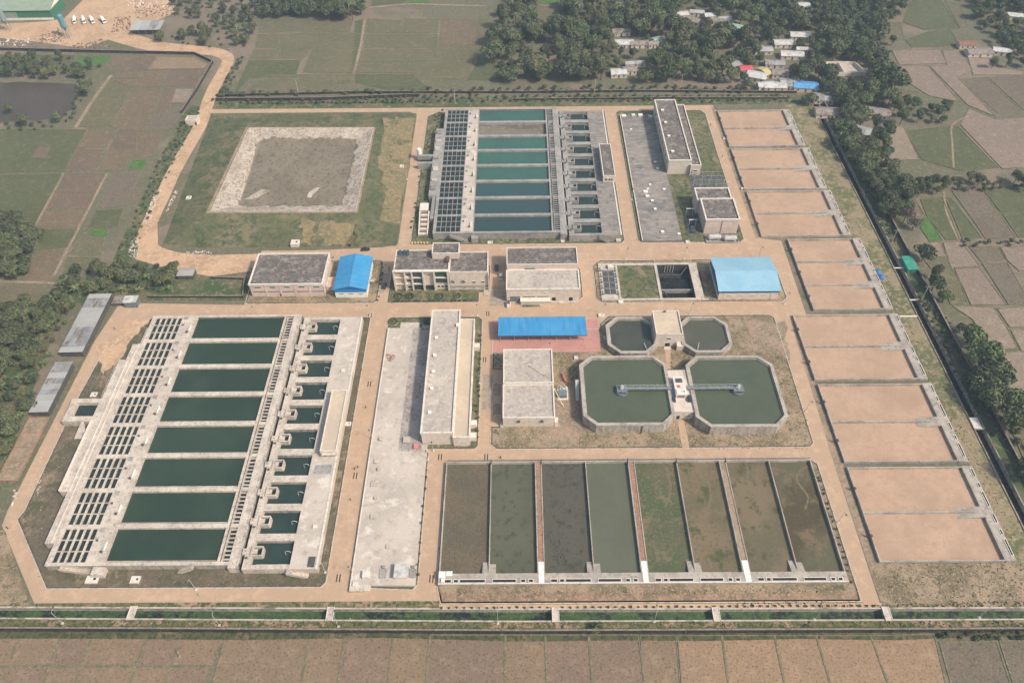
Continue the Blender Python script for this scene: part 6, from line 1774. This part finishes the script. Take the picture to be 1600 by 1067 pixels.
cluster([(1498, -6), (1600, -6), (1660, 120), (1545, 108), (1560, 80), (1530, 40)], 6.5, 60, 21, WOOD[:7], .75, 1.1, 'hamlet_tree', 'dark tree of the grove at the top right corner', 'trees of the top right grove')
cluster([(1258, 152), (1300, 152), (1352, 162), (1415, 165), (1405, 198), (1378, 232), (1385, 265), (1425, 300), (1410, 335), (1388, 345), (1345, 275), (1300, 205), (1262, 172)], 4.6, 130, 22, WOOD[:8], .8, 1.2, 'village_tree', 'dark tree crowding the outside of the east canal wall', 'trees outside the east canal wall')
cluster([(1425, 172), (1482, 168), (1478, 192), (1432, 194)], 5.5, 9, 23, ['round1', 'round0', 'fresh0', 'tall1'], .65, .85, 'field_tree', 'mid green tree of the clump standing alone in the east fields', 'clump of trees in the east fields')
cluster([(1370, 60), (1395, 72), (1390, 92), (1365, 90)], 5, 8, 33, ['bush1', 'bush0', 'round2'], .7, 1.0, 'field_bush', 'bush at the corner of the far right paddies', 'bushes by the far right paddies')
cluster([(1432, 286), (1475, 280), (1470, 305), (1430, 312)], 5, 9, 24, ['round0', 'tall0', 'round2'], .6, .85, 'field_tree', 'dark tree at the left end of the east hedge', 'trees at the left end of the east hedge')
cluster([(1378, 262), (1430, 285), (1600, 282), (1640, 300), (1520, 300), (1470, 296), (1400, 290)], 3.8, 46, 25, ['bush0', 'bush1', 'bush2', 'bush1', 'round2'], .7, 1.25, 'hedge_bush', 'bush of the hedge crossing the east fields', 'hedge bushes in the east fields', 'bush')
cluster([(1500, 378), (1540, 380), (1640, 376), (1640, 384), (1505, 386)], 3.5, 18, 26, ['bush1', 'bush0'], .6, 1.0, 'hedge_bush', 'low bush along the strip behind the mauve paddies', 'low bushes behind the mauve paddies', 'bush')
for px_, py_, k_, s_, lab in ((1411, 348, 'russet', 1.0, 'russet half bare tree beyond the east canal'), (1425, 358, 'russet', .8, 'smaller russet tree beside the russet tree beyond the canal'), (1440, 408, 'broad1', .9, 'spreading dark tree beside the green roofed hut'), (1418, 330, 'round2', .6, 'small dull tree behind the russet trees'),
                              (1455, 455, 'round0', .95, 'round dark tree below the spreading tree'), (1472, 472, 'fresh0', .9, 'fresh green tree in front of the round dark tree'), (1458, 438, 'tall0', .75, 'dark narrow tree behind the round dark tree'),
                              (1512, 545, 'fresh0', 1.3, 'fresh green treetop at the back of the big east clump'), (1528, 575, 'fresh0', 1.35, 'bright green tree in the big east clump'), (1545, 600, 'round1', 1.15, 'mid green tree in the middle of the big east clump'),
                              (1540, 632, 'broad0', .95, 'broad tree at the left of the big east clump'), (1566, 640, 'fresh0', 1.2, 'rounded green tree at the right of the big east clump'), (1578, 672, 'round1', 1.0, 'front green tree of the big east clump'), (1520, 600, 'round0', .8, 'dark tree in the shade of the big east clump'),
                              (1604, 752, 'round1', .9, 'tree cut by the right edge below the big east clump'), (1498, 520, 'bush1', 1.2, 'bush behind the big east clump')):
    x, y = G(px_, py_); plant(k_, x, y, s_ * (1.45 if px_ >= 1495 else 1.15), 'canal_tree', lab)
cluster([(1555, 650), (1585, 690), (1600, 720), (1640, 740), (1620, 640)], 4, 12, 27, ['bush1', 'bush0'], .7, 1.2, 'canal_bush', 'bush below the big tree clump beyond the east canal', 'bushes below the big east clump', 'bush')
cluster([(1432, 455), (1480, 500), (1540, 640), (1570, 690), (1552, 690), (1500, 600), (1445, 500)], 2.6, 75, 28, ['bush0', 'bush1', 'bush2'], .5, 1.0, 'canal_bush', 'low bush in the shaded strip beyond the east canal', 'bushes in the strip beyond the east canal', 'bush')
cluster([(1335, 262), (1365, 300), (1400, 380), (1392, 388), (1360, 320)], 3.4, 26, 29, ['bush0', 'bush1'], .6, 1.1, 'canal_bush', 'bush hugging the upper east canal', 'bushes along the upper east canal', 'bush')
# left
cluster([(-40, 350), (40, 350), (55, 380), (52, 430), (20, 442), (-40, 442)], 4.8, 40, 31, ['round0', 'round1', 'broad1', 'tall1'], .85, 1.15, 'grove_tree', 'dark tree of the grove at the left edge', 'trees of the left edge grove')
cluster([(100, 432), (160, 424), (240, 415), (278, 425), (272, 455), (190, 460), (110, 462), (80, 470)], 3.3, 75, 32, ['bush1', 'bush0', 'round2', 'banana', 'round0', 'bush1'], .75, 1.2, 'thicket_bush', 'bush of the thicket above the tin sheds', 'thicket above the tin sheds', 'bush')
cluster([(-30, 500), (40, 475), (95, 468), (118, 478), (80, 555), (48, 640), (10, 720), (-40, 760)], 3.7, 150, 34, ['banana', 'round0', 'round2', 'bush1', 'banana1', 'round0', 'broad1', 'bush0', 'round1'], .65, 1.05, 'thicket_plant', 'banana and tree thicket plant left of the tin sheds', 'thicket left of the tin sheds', 'plant')
cluster([(0, 95), (110, 92), (160, 102), (165, 118), (128, 125), (60, 126), (0, 122)], 4.6, 30, 35, ['round0', 'tall0', 'round2', 'bush1'], .65, .95, 'pond_tree', 'tree on the far bank of the farm pond', 'trees on the far pond bank')
cluster([(122, 118), (150, 122), (140, 150), (118, 170), (120, 190), (60, 205), (0, 208), (0, 196), (90, 190), (115, 168)], 4, 30, 36, ['bush1', 'bush0', 'round2'], .6, 1.1, 'pond_bush', 'bush on the near bank of the farm pond', 'bushes on the near pond bank', 'bush')
for px_, py_, k_, s_, lab in ((18, 178, 'round2', .8, 'tree leaning over the left part of the farm pond'), (97, 97, 'tall0', .8, 'tallest dark tree on the far pond bank'), (385, 68, 'round1', .8, 'rounded tree at the corner of the olive fields'), (360, 150, 'bush1', 1.3, 'dark bush at the corner of the access road'), (372, 150, 'bush0', 1.3, 'bush right of the dark bush at the access road corner'), (932, 985, 'bush0', 1.5, 'lone bush growing over the near boundary wall')):
    x, y = G(px_, py_); plant(k_, x, y, s_, 'lone_tree' if 'tree' in lab else 'lone_bush', lab, 'tree' if 'tree' in lab else 'bush')
cluster([(245, 60), (300, 50), (395, 40), (405, 55), (380, 75), (330, 75), (250, 66)], 4.2, 34, 37, ['bush1', 'bush0', 'bush2', 'round2'], .6, 1.1, 'yard_bush', 'bush between the dirt yard and the far olive field', 'bushes behind the dirt yard', 'bush')
cluster([(270, -6), (400, -6), (400, 36), (330, 44), (275, 30)], 5.5, 40, 38, ['round0', 'round2', 'bush1', 'tall0'], .55, .9, 'yard_tree', 'dull tree behind the dirt yard near the top edge', 'trees behind the dirt yard')
cluster([(352, 160), (380, 92), (372, 92), (345, 150), (332, 158)], 3.2, 20, 39, ['bush1', 'bush0'], .6, 1.1, 'road_bush', 'bush along the right side of the dirt road', 'bushes right of the dirt road', 'bush')
cluster([(300, 168), (316, 172), (258, 285), (222, 370), (205, 400), (170, 430), (165, 428), (210, 340), (250, 250), (285, 190)], 2.8, 90, 40, ['bush2', 'bush0', 'bush1'], .35, .8, 'road_bush', 'bush along the left side of the dirt road', 'bushes left of the dirt road', 'bush')
cluster([(345, 156), (640, 152), (780, 150), (1000, 150), (1240, 152), (1240, 161), (1000, 160), (800, 160), (660, 162), (345, 164)], 3.2, 200, 41, ['bush1', 'bush0', 'bush2'], .45, .95, 'wall_bush', 'bush in the planted strip behind the top road', 'bushes behind the top road', 'bush', False)
cluster([(345, 152), (640, 147), (1000, 145), (1240, 148), (1240, 140), (1000, 137), (790, 140), (640, 144), (345, 149)], 4, 130, 42, ['bush1', 'bush0', 'bush1'], .6, 1.3, 'wall_bush', 'bush outside the farthest boundary wall', 'bushes outside the far wall', 'bush', True)
cluster([(680, 178), (695, 172), (692, 205), (680, 205)], 1.9, 16, 43, ['bush0', 'bush1'], .35, .6, 'plot_bush', 'clipped bush in the corner left of the teal basin', 'bushes left of the teal basin', 'bush', False)
cluster([(672, 210), (680, 205), (668, 270), (655, 300), (650, 340), (640, 365), (655, 270)], 2.2, 26, 44, ['bush0', 'bush2'], .3, .55, 'plot_bush', 'low bush beside the stairs left of the teal basin', 'bushes by the stairs left of the teal basin', 'bush', False)
# rows of seedlings on the soil strip by the canal
for i in range(58):
    x = -26 + i * 2.52
    if abs(x - 12.3) < 1.4 or x > 118: continue
    plant('shrub', x, -121.0 + rnd.uniform(-.1, .1), rnd.uniform(.8, 1.1), 'seedling', 'small round seedling in the planted row along the near canal', 'seedling', 'seedlings along the near canal', .03)
for i in range(40):
    x, y = G(408 + i * 6.2, 162.5 - i * .05); plant('shrub', x, y, rnd.uniform(1.1, 1.6), 'hedge_plant', 'small clipped plant of the row above the top road', 'plant', 'clipped plants above the top road', .03)
for a in (((-64.4, 26), (-64.4, 50), 9, 'small plant in the bed right of the blue gabled store', 'plants beside the blue store'), ((-16.4, -52), (-16.4, 5), 22, 'small plant in the strip right of the long beige hall', 'plants beside the long hall'), ((-56, 25.2), (-19, 25.2), 20, 'small plant along the front kerb of the office garden', 'plants before the office'), ((112.6, -112), (112.6, -68), 16, 'small plant along the kerb right of the sludge ponds', 'plants right of the ponds'), ((-35.1, -110), (-35.1, -62), 12, 'small plant between the pale slab and the pond road', 'plants right of the pale slab')):
    (xa, ya), (xb, yb_), n_, lab, grp = a
    for i in range(n_):
        f = (i + rnd.uniform(-.3, .3)) / n_; plant('shrub', xa + (xb - xa) * f + rnd.uniform(-.4, .4), ya + (yb_ - ya) * f, rnd.uniform(.8, 1.5), 'garden_plant', lab, 'plant', grp, .1)


def hedge_ring(label, x, y, r, m_=None):
    t = thing('hedge_ring', label, 'hedge', (x, y, .1), 'round hedge rings')
    v = []
    rs2 = np.random.RandomState(int(abs(x) * 10))
    n = 420
    a = rs2.uniform(0, 6.283, n); rr = r + rs2.normal(scale=.16, size=n)
    p = np.stack([x * 0 + rr * np.cos(a), rr * np.sin(a), rs2.uniform(.05, .6, n)], 1)
    d1 = rs2.normal(size=(n, 3)) * .16; d2 = rs2.normal(size=(n, 3)) * .16
    vv = np.stack([p - d1, p - d2, p + d1, p + d2], 1).reshape(-1, 3)
    o = bpy.data.objects.new('hedge', cloud_mesh('hedge', vv, m_ or LEAF[0])); link(o); o.parent = t
    part('rim', MB().lathe(x, y, [(r + .45, .05), (r + .45, .3), (r + .3, .3), (r + .3, .12)], 24), KERBW if m_ else KERB, t)
    part('bed', MB().cyl(x, y, .05, .17, r + .28, 20), PLOTG, t)
    o = bpy.data.objects.new('centre_bush', cloud_mesh('centre_bush', leaf_cloud(3, .7, .9, 120, .28, 5), LEAF[1])); link(o); o.parent = t


for px_, py_, r_, lab in ((623, 464, 1.7, 'first hedge ring from the left in the office garden'), (640, 464, 1.7, 'second hedge ring from the left in the office garden'), (687, 464, 1.8, 'hedge ring before the office entrance glazing'), (714.5, 463.5, 1.6, 'pale rimmed ring at the right of the office garden'), (614, 503.5, 1.9, 'left hedge ring above the pale reservoir slab'), (669.5, 503.5, 1.8, 'right hedge ring against the long beige hall')):
    x, y = G(px_, py_); hedge_ring(lab, x, y, r_, LEAF[2] if 'pale' in lab else None)

cluster([(1462, 986), (1640, 982), (1660, 1000), (1470, 1000)], 2.2, 46, 51, ['bush0', 'bush1'], .45, .8, 'wall_bush', 'dark bush outside the near boundary wall at the right', 'bushes at the right end of the near wall', 'bush', False)

# ================================================================ STREET FURNITURE, DETAILS
def lamp(label, x, y, h=8.0, dx=0, dy=-1.6, group='street lamps'):
    t = thing('street_lamp', label, 'lamp post', (x, y, 0), group)
    part('base', MB().box(x - .35, y - .35, 0, x + .35, y + .35, .45), COPING, t)
    part('pole', MB().tube((x, y, .4), (x, y, h), .11, 6, .07), STEEL, t)
    part('arm', MB().tube((x, y, h - .1), (x + dx, y + dy, h + .3), .06, 5), STEEL, t)
    part('lamp_head', MB().box(x + dx - .25, y + dy - .35, h + .22, x + dx + .25, y + dy + .35, h + .38), METALD, t)


names = ['near the left corner', 'second from the left', 'third from the left', 'before the sludge ponds', 'before the right half of the ponds', 'before the right road end', 'nearest the right edge']
for (px_, py_), nm in zip(((98, 974), (343, 977), (529, 979), (778, 974), (1022, 971), (1273, 968), (1530, 965)), names):
    x, y = G(px_, py_); lamp('slim lamp post leaning over the near canal, ' + nm, x, y, 8.5, 0, 1.6, 'lamp posts along the near canal')
for (x, y), nm in {(-66.8, 16.2): 'left of the crossing above the near filter cells', (-118, 16): 'on the kerb above the dark green pools', (-18, 15.9): 'at the corner above the long beige hall', (39, 15.6): 'left of the small eight sided tanks', (78, 15.6): 'behind the right small eight sided tank', (53, 53.4): 'behind the weedy pit yard', (81, 53.4): 'behind the dark pit', (117, 53.2): 'behind the pale blue shed', (121.9, 21.6): 'right of the pale blue shed front', (-57.5, -52): 'left of the pale slab, halfway', (-57.4, -108.4): 'at the lower left corner of the pale slab', (-66.9, -108): 'at the lower right corner of the filter deck', (-34.9, -62): 'at the corner by the pond road', (-16, -24): 'right of the long hall, halfway', (-33, -57.9): 'below the long hall corner', (13.5, -7.4): 'beside the blue canopy', (115.8, -40): 'right of the bridge tanks', (114.5, -90): 'right of the sludge ponds', (-110, -113.9): 'on the bottom road below the pools', (60.6, 100): 'left of the dark far slab', (-59.4, 120): 'right of the lined reservoir'}.items():
    lamp('slim street lamp ' + nm, x, y)


def power_pole(label, px, py, h=10, arm=True, m_=None):
    x, y = G(px, py)
    t = thing('power_pole', label, 'power pole', (x, y, 0), 'power poles')
    part('pole', MB().tube((x, y, 0), (x, y, h), .2, 7, .13), m_ or CONC, t)
    if arm:
        part('cross_arm', MB().box(x - 1.2, y - .08, h - .7, x + 1.2, y + .08, h - .5), METAL, t)
        for dx in (-1.05, 0, 1.05): part('insulator', MB().cyl(x + dx, y, h - .5, h - .2, .1, 6), WHITE, t)


for a in (('pole with cross arm in the shade of the big east trees', 1513, 612), ('pole beside the green roofed hut above the canal', 1391, 384), ('pole below the green roofed hut by the canal wall', 1438, 472), ('pole among the trees near the rubble fronted house', 1307, 230), ('pole in the olive field behind the top road', 466, 144), ('pole at the front edge of the wood, left', 929, 145), ('pole at the front edge of the wood, right', 1063, 140), ('pole standing at the wood edge above the pool row', 711, 162), ('pole on the bend of the far dirt road', 366, 96), ('pole near the dirt yard bushes', 314, 66), ('pole beside the striped brown shed', 1268, 172), ('pole in the far bushes behind the dirt yard', 374, 60)):
    power_pole(*a, h=10 if a[1] > 1000 else 9)

# footbridges on the near canal
for px_, lab in ((206, 'leftmost slab footbridge over the near canal'), (516, 'second slab footbridge from the left over the near canal'), (868, 'slab footbridge over the near canal before the sludge ponds'), (1119, 'slab footbridge over the near canal before the right ponds'), (1386, 'rightmost slab footbridge over the near canal')):
    x, _ = G(px_, 962)
    t = thing('footbridge', lab, 'footbridge', (x, (yN(x) + yS(x)) / 2, 0), 'footbridges over the near canal')
    part('deck', MB().box(x - 1.2, yS(x) - .6, .43, x + 1.2, yN(x) + .7, .68), CONC, t)
    for s in (-1.2, 1.02): part('edge_beam', MB().box(x + s, yS(x) - .6, .683, x + s + .18, yN(x) + .7, .85), COPING, t)
x, y = G(1523, 662)
t = thing('sluice_slab', 'pale sluice slab across the lower east canal', 'slab', (181.5, y, 0))
part('slab', MB().box(179.4, y - 3.2, .43, 182.6, y + 2.6, .7), COPING, t); part('rail', MB().box(179.4, y - 3.3, .7, 182.6, y - 3.15, 1.4), STEEL, t)
for i, (py_, lab) in enumerate(((420, 'thin pale pipe across the east canal by the green hut'), (470, 'thin beam across the east canal below the green hut'))):
    x, y = G(1420, py_)
    single('canal_beam', MB().box(179.2, y - .3, .43, 184, y + .3, .7), COPING, lab, 'beam', (181.5, y, .4))
single('drain_channel', MB().box(171.2, 12.6, 0, 179.2, 13.3, .35), COPING, 'low pale kerb between the middle sludge beds and the east canal', 'kerb', (175, 13, 0))
# tarps
for px_, py_, s_, lab in ((1371, 425, 1.7, 'smaller blue tarpaulin heap beside the sludge bed deck'), (1377, 433, 2.0, 'larger blue tarpaulin heap beside the sludge bed deck')):
    x, y = G(px_, py_); mb = MB(); rr = random.Random(px_)
    n = 9; rings = []
    for r_, z_ in ((s_, .05), (s_ * .85, .55), (s_ * .5, .95), (s_ * .12, 1.1)):
        rings.append([(x + r_ * rr.uniform(.8, 1.1) * math.cos(6.283 * k / n), y + r_ * rr.uniform(.8, 1.1) * math.sin(6.283 * k / n), z_ * rr.uniform(.8, 1.15)) for k in range(n)])
    single('tarpaulin', mb.loft(rings), TARPB, lab, 'tarpaulin', (x, y, 0))
# speed humps
humps = {(578, 493): 'at the crossing above the pale slab', (762, 490): 'left of the blue canopy', (757, 562): 'beside the long hall', (577, 600): 'left of the pale slab', (555, 743): 'on the left vertical road, lower half', (528.5, 903): 'at the bottom of the left vertical road', (674, 904): 'at the bottom of the pond road', (687.5, 714): 'below the long hall corner', (759.5, 714): 'above the second sludge pond'}
for (px_, py_), nm in humps.items():
    x, y = G(px_, py_)
    t = thing('speed_hump', 'pair of short black speed humps ' + nm, 'speed hump', (x, y, 0), 'black speed humps')
    for s in (-.7, .35):
        part('hump', MB().loft([[(x + s, y - 1.4, .03), (x + s + .4, y - 1.4, .03), (x + s + .3, y - 1.4, .1), (x + s + .1, y - 1.4, .1)], [(x + s, y + 1.4, .03), (x + s + .4, y + 1.4, .03), (x + s + .3, y + 1.4, .1), (x + s + .1, y + 1.4, .1)]]), DARK, t)
# inspection boxes
def ibox(label, x, y, w, d, h, hole=True, m_=None):
    t = thing('inspection_box', label, 'concrete box', (x, y, 0), 'inspection boxes')
    part('box', MB().box(x - w / 2, y - d / 2, 0, x + w / 2, y + d / 2, h), m_ or COPING, t)
    if hole: part('opening', MB().box(x + w * .1, y - d * .1, h, x + w * .32, y + d * .18, h + .03), DARK, t)


for lab, px_, py_, w, d, h in (('wide pale slab box below the left end of the near basin', 145, 906, 4.2, 2.8, .7), ('pale slab box below the near pools, right of the wide one', 212, 906, 3.2, 2.6, .5), ('white slab box in the grass left of the cell grid', 147, 617, 2.6, 2.4, .4), ('square concrete pit box on the reservoir front bank', 462, 383, 4.0, 3.6, 2.0), ('small square box on the reservoir left bank', 296, 312, 2.6, 2.6, 1.4), ('small dark topped box on the reservoir right bank', 628, 262, 2.2, 2.0, 1.2), ('cream slab by the kerb between basins and office', 766, 380, 2.6, 1.6, .7), ('small block below the right end of the far pools', 879, 378, 1.8, 1.4, .7), ('white box at the tank corner of the pink paving', 939, 494, 2.4, 1.8, .9), ('small white box left of the small eight sided tank', 945, 529, 1.0, 2.2, .6), ('pale block behind the big bridge tank', 900, 560, 1.6, 1.6, .8), ('white block at the corner of the lower far slab', 1074, 379, 2.0, 1.6, .8), ('white block between sludge bed pairs by the right road', 1161, 296, 2.2, 1.4, .8), ('white heap beside the top sludge bed', 1132, 217, 1.6, 2.2, .5), ('pale box beside the filter deck wall', 544, 663, 2.4, 1.8, .6), ('dark box at the corner of the far filter deck', 966, 376, 2.4, 2.4, 1.6), ('grey tank box at the chemical house corner', 795, 479, 1.8, 2.2, 1.6)):
    x, y = G(px_, py_); ibox(lab, x, y, w, d, h)

# people
def person_mesh():
    me = bpy.data.meshes.new('body')
    J = [(0, 0, .95), (0, 0, 1.2), (0, 0, 1.42), (0, 0, 1.52), (0, .01, 1.64), (0, .01, 1.74),
         (.10, 0, .88), (.12, .06, .48), (.12, .0, .08), (.12, .13, .04), (-.10, 0, .88), (-.12, -.06, .48), (-.12, -.14, .1), (-.12, -.02, .05),
         (.19, 0, 1.38), (.25, -.05, 1.1), (.24, .06, .86), (-.19, 0, 1.38), (-.25, .04, 1.1), (-.24, .12, .87)]
    E2 = [(0, 1), (1, 2), (2, 3), (3, 4), (4, 5), (0, 6), (6, 7), (7, 8), (8, 9), (0, 10), (10, 11), (11, 12), (12, 13), (2, 14), (14, 15), (15, 16), (2, 17), (17, 18), (18, 19)]
    Rr = [.15, .14, .15, .06, .095, .08, .1, .07, .05, .04, .1, .07, .05, .04, .065, .05, .04, .065, .05, .04]
    me.from_pydata(J, E2, []); me.update()
    o = bpy.data.objects.new('body', me); link(o)
    o.modifiers.new('skin', 'SKIN')
    for i, r in enumerate(Rr): me.skin_vertices[0].data[i].radius = (r, r * .85)
    me.skin_vertices[0].data[0].use_root = True
    s = o.modifiers.new('sub', 'SUBSURF'); s.levels = 1; s.render_levels = 1
    dg = bpy.context.evaluated_depsgraph_get()
    out = bpy.data.meshes.new_from_object(o.evaluated_get(dg))
    bpy.data.objects.remove(o)
    out.name = 'body'
    return out


PM = person_mesh()
PMS = []
for mm in (CLOTHD, CLOTHW):
    q = PM.copy(); q.materials.clear(); q.materials.append(mm); q.materials.append(SKIN); q.materials.append(TYRE)
    for p in q.polygons:
        z_ = sum(q.vertices[i].co.z for i in p.vertices) / len(p.vertices)
        p.material_index = 1 if z_ > 1.5 or (z_ < .95 and abs(p.center.x) > .19) else 0
    PMS.append(q)
HAIR = MB().lathe(0, .0, [(.10, 1.66), (.105, 1.72), (.085, 1.79), (.03, 1.83)], 10).mesh('hair'); HAIR.materials.append(TYRE)
for px_, py_, k, lab in ((555, 734, 0, 'person in dark clothes walking on the left vertical road'), (559.5, 731, 0, 'second person beside the walker on the left vertical road'), (548, 782, 0, 'lone walker lower on the left vertical road'), (572, 638, 0, 'person on the left vertical road beside the filter hut'), (312, 931, 1, 'person in light clothes on the bottom road'), (13, 826, 0, 'person at the left bend of the perimeter road'), (180, 515, 0, 'person on the dirt track at the upper left'), (521, 404, 0, 'person in dark clothes between workshop and blue store'), (608, 424, 0, 'person standing at the left wall of the office'), (609, 421, 0, 'second person at the left wall of the office'), (785, 717, 1, 'person walking above the second sludge pond'), (782, 716, 0, 'dark dressed person above the second sludge pond'), (548, 968, 1, 'person in white stepping by the near canal'), (1343, 964, 1, 'person in white standing in the near canal weeds'), (1110, 197, 0, 'person on the right road near the far hall'), (1128, 247, 0, 'person on the right road by the sludge beds'), (279, 1020, 1, 'farmer in white standing in the near field'), (282, 1027, 1, 'second farmer in white in the near field')):
    x, y = G(px_, py_)
    t = thing('person', lab, 'person', (x, y, .03 if py_ < 940 else (-1.7 if px_ == 1343 else .05)))
    t.rotation_euler = (0, 0, rnd.uniform(0, 6.28))
    for nm, me_ in (('body', PMS[k]), ('hair', HAIR)):
        b = bpy.data.objects.new(nm, me_); link(b); b.parent = t

# rubble heaps: uncountable
def rubble(label, polys, n, lo, hi, m_, seed, name='rubble', z0=0.0):
    rr = random.Random(seed); mb = MB()
    for poly_, k in polys:
        pts = GP(poly_); xs_ = [p[0] for p in pts]; ys_ = [p[1] for p in pts]; c = 0
        while c < k:
            x = rr.uniform(min(xs_), max(xs_)); y = rr.uniform(min(ys_), max(ys_))
            if not inpoly(x, y, pts): continue
            c += 1; s = rr.uniform(lo, hi); a = rr.uniform(0, 6.28); h = s * rr.uniform(.3, .7)
            ca, sa = math.cos(a) * s / 2, math.sin(a) * s / 2
            b = len(mb.v); k2 = rr.uniform(.4, .9)
            mb.v += [(x + ca, y + sa, z0), (x - sa * k2, y + ca * k2, z0), (x - ca, y - sa, z0), (x + sa * k2, y - ca * k2, z0), (x + ca * .5, y + sa * .5, z0 + h), (x - ca * .4, y - sa * .4, z0 + h * .9)]
            mb.f += [(b, b + 1, b + 4), (b + 1, b + 2, b + 5), (b + 1, b + 5, b + 4), (b + 2, b + 3, b + 5), (b + 3, b, b + 4), (b + 3, b + 4, b + 5)]
    o = struct(name, mb, m_, 'stuff', label); o['category'] = 'rubble'


RUB = mat('rubble_pale', (.58, .53, .48), [('n', .6, (.42, .36, .31), .45, .65), ('n', 3, (.66, .62, .57), .5, .7)])
rubble('pale broken rubble dumped along the dirt road', [([(243, 298), (252, 298), (232, 350), (222, 350)], 150), ([(272, 300), (280, 297), (262, 330), (258, 330)], 70), ([(203, 375), (218, 378), (214, 405), (200, 400)], 90), ([(292, 393), (330, 392), (330, 400), (290, 400)], 60), ([(18, 795), (22, 765), (28, 770), (20, 790)], 20), ([(55, 770), (62, 740), (66, 750), (60, 775)], 20)], 0, .3, 1.1, RUB, 1)
rubble('scattered pale stones in the scrub plots', [([(30, 780), (70, 690), (120, 590), (170, 575), (150, 640), (100, 760), (60, 850)], 90), ([(905, 675), (1260, 680), (1250, 700), (780, 698), (780, 675)], 130), ([(1000, 395), (1015, 410), (1005, 455), (965, 455), (965, 415)], 40), ([(1215, 420), (1236, 425), (1240, 460), (1222, 462)], 160), ([(1380, 890), (1560, 890), (1590, 930), (1380, 935)], 120)], 0, .15, .55, RUB, 2)
rubble('heap of brown scrap timber and brick in the dirt yard', [([(65, 55), (95, 40), (100, 66), (60, 70)], 120), ([(115, 70), (160, 62), (175, 76), (110, 76)], 160), ([(0, 68), (60, 70), (60, 78), (0, 78)], 120), ([(180, 28), (205, 26), (205, 50), (175, 52)], 140), ([(205, 8), (290, 8), (290, 24), (215, 30)], 170)], 0, .5, 1.8, mat('scrap_brown', (.19, .135, .10), [('n', .4, (.13, .095, .072), .45, .62), ('n', 1, (.27, .21, .165), .53, .68)]), 3)
rubble('pale boulders and sacks in the dirt yard', [([(0, 60), (50, 60), (40, 72), (0, 72)], 40), ([(200, 2), (270, 4), (262, 14), (200, 12)], 70)], 0, .6, 2.0, RUB, 4)
rubble('dry tufts scattered over the bare soil plots', [([(775, 672), (1265, 676), (1265, 702), (775, 702)], 500), ([(1160, 505), (1215, 505), (1262, 660), (1240, 690), (1225, 640), (1195, 545)], 320), ([(865, 570), (905, 560), (912, 660), (868, 640)], 180), ([(60, 900), (480, 898), (480, 912), (80, 918)], 320), ([(1150, 940), (1340, 936), (1340, 948), (1150, 948)], 160), ([(1380, 880), (1600, 880), (1640, 940), (1380, 945)], 420), ([(690, 925), (1340, 918), (1340, 926), (690, 934)], 500), ([(1330, 330), (1380, 420), (1490, 640), (1600, 860), (1570, 850), (1440, 600), (1340, 400), (1310, 330)], 500)], 0, .25, .8, mat('tuft_dry', (.115, .105, .055), [('n', 1.2, (.19, .15, .085), .45, .65)]), 5, 'dry_tufts')
rubble('low green weeds in the canal verges', [([(0, 945), (690, 950), (690, 953), (0, 949)], 420), ([(0, 968), (1600, 970), (1600, 980), (0, 978)], 900), ([(1350, 945), (1600, 938), (1600, 947), (1350, 950)], 220)], 0, .3, .9, LEAF[2], 6, 'verge_weeds')

rubble('grey clods of sludge drifting in the third pond', [([(855, 830), (885, 835), (892, 880), (868, 888)], 170), ([(852, 728), (905, 730), (908, 760), (860, 765)], 110), ([(852, 765), (908, 765), (912, 890), (856, 890)], 60)], 0, .25, .75, mat('sludge_clod', (.10, .092, .068), [('n', 1, (.14, .125, .09), .5, .7)]), 8, 'sludge_clods', .2)
# ================================================================ HAZE
hb = MB().box(-4100, -4100, -6, 4100, 4100, 256)
hz = struct('haze', hb, bpy.data.materials.new('haze_air'), 'stuff', 'thin pale blue haze over the whole plain')
hm = hz.data.materials[0]; hm.use_nodes = True
hn = hm.node_tree; hn.nodes.remove(hn.nodes['Principled BSDF'])
pv = hn.nodes.new('ShaderNodeVolumePrincipled'); pv.inputs['Color'].default_value = (.62, .80, 1.0, 1)
pv.inputs['Density'].default_value = .00020; pv.inputs['Anisotropy'].default_value = 0.0
hn.links.new(pv.outputs[0], hn.nodes['Material Output'].inputs['Volume'])
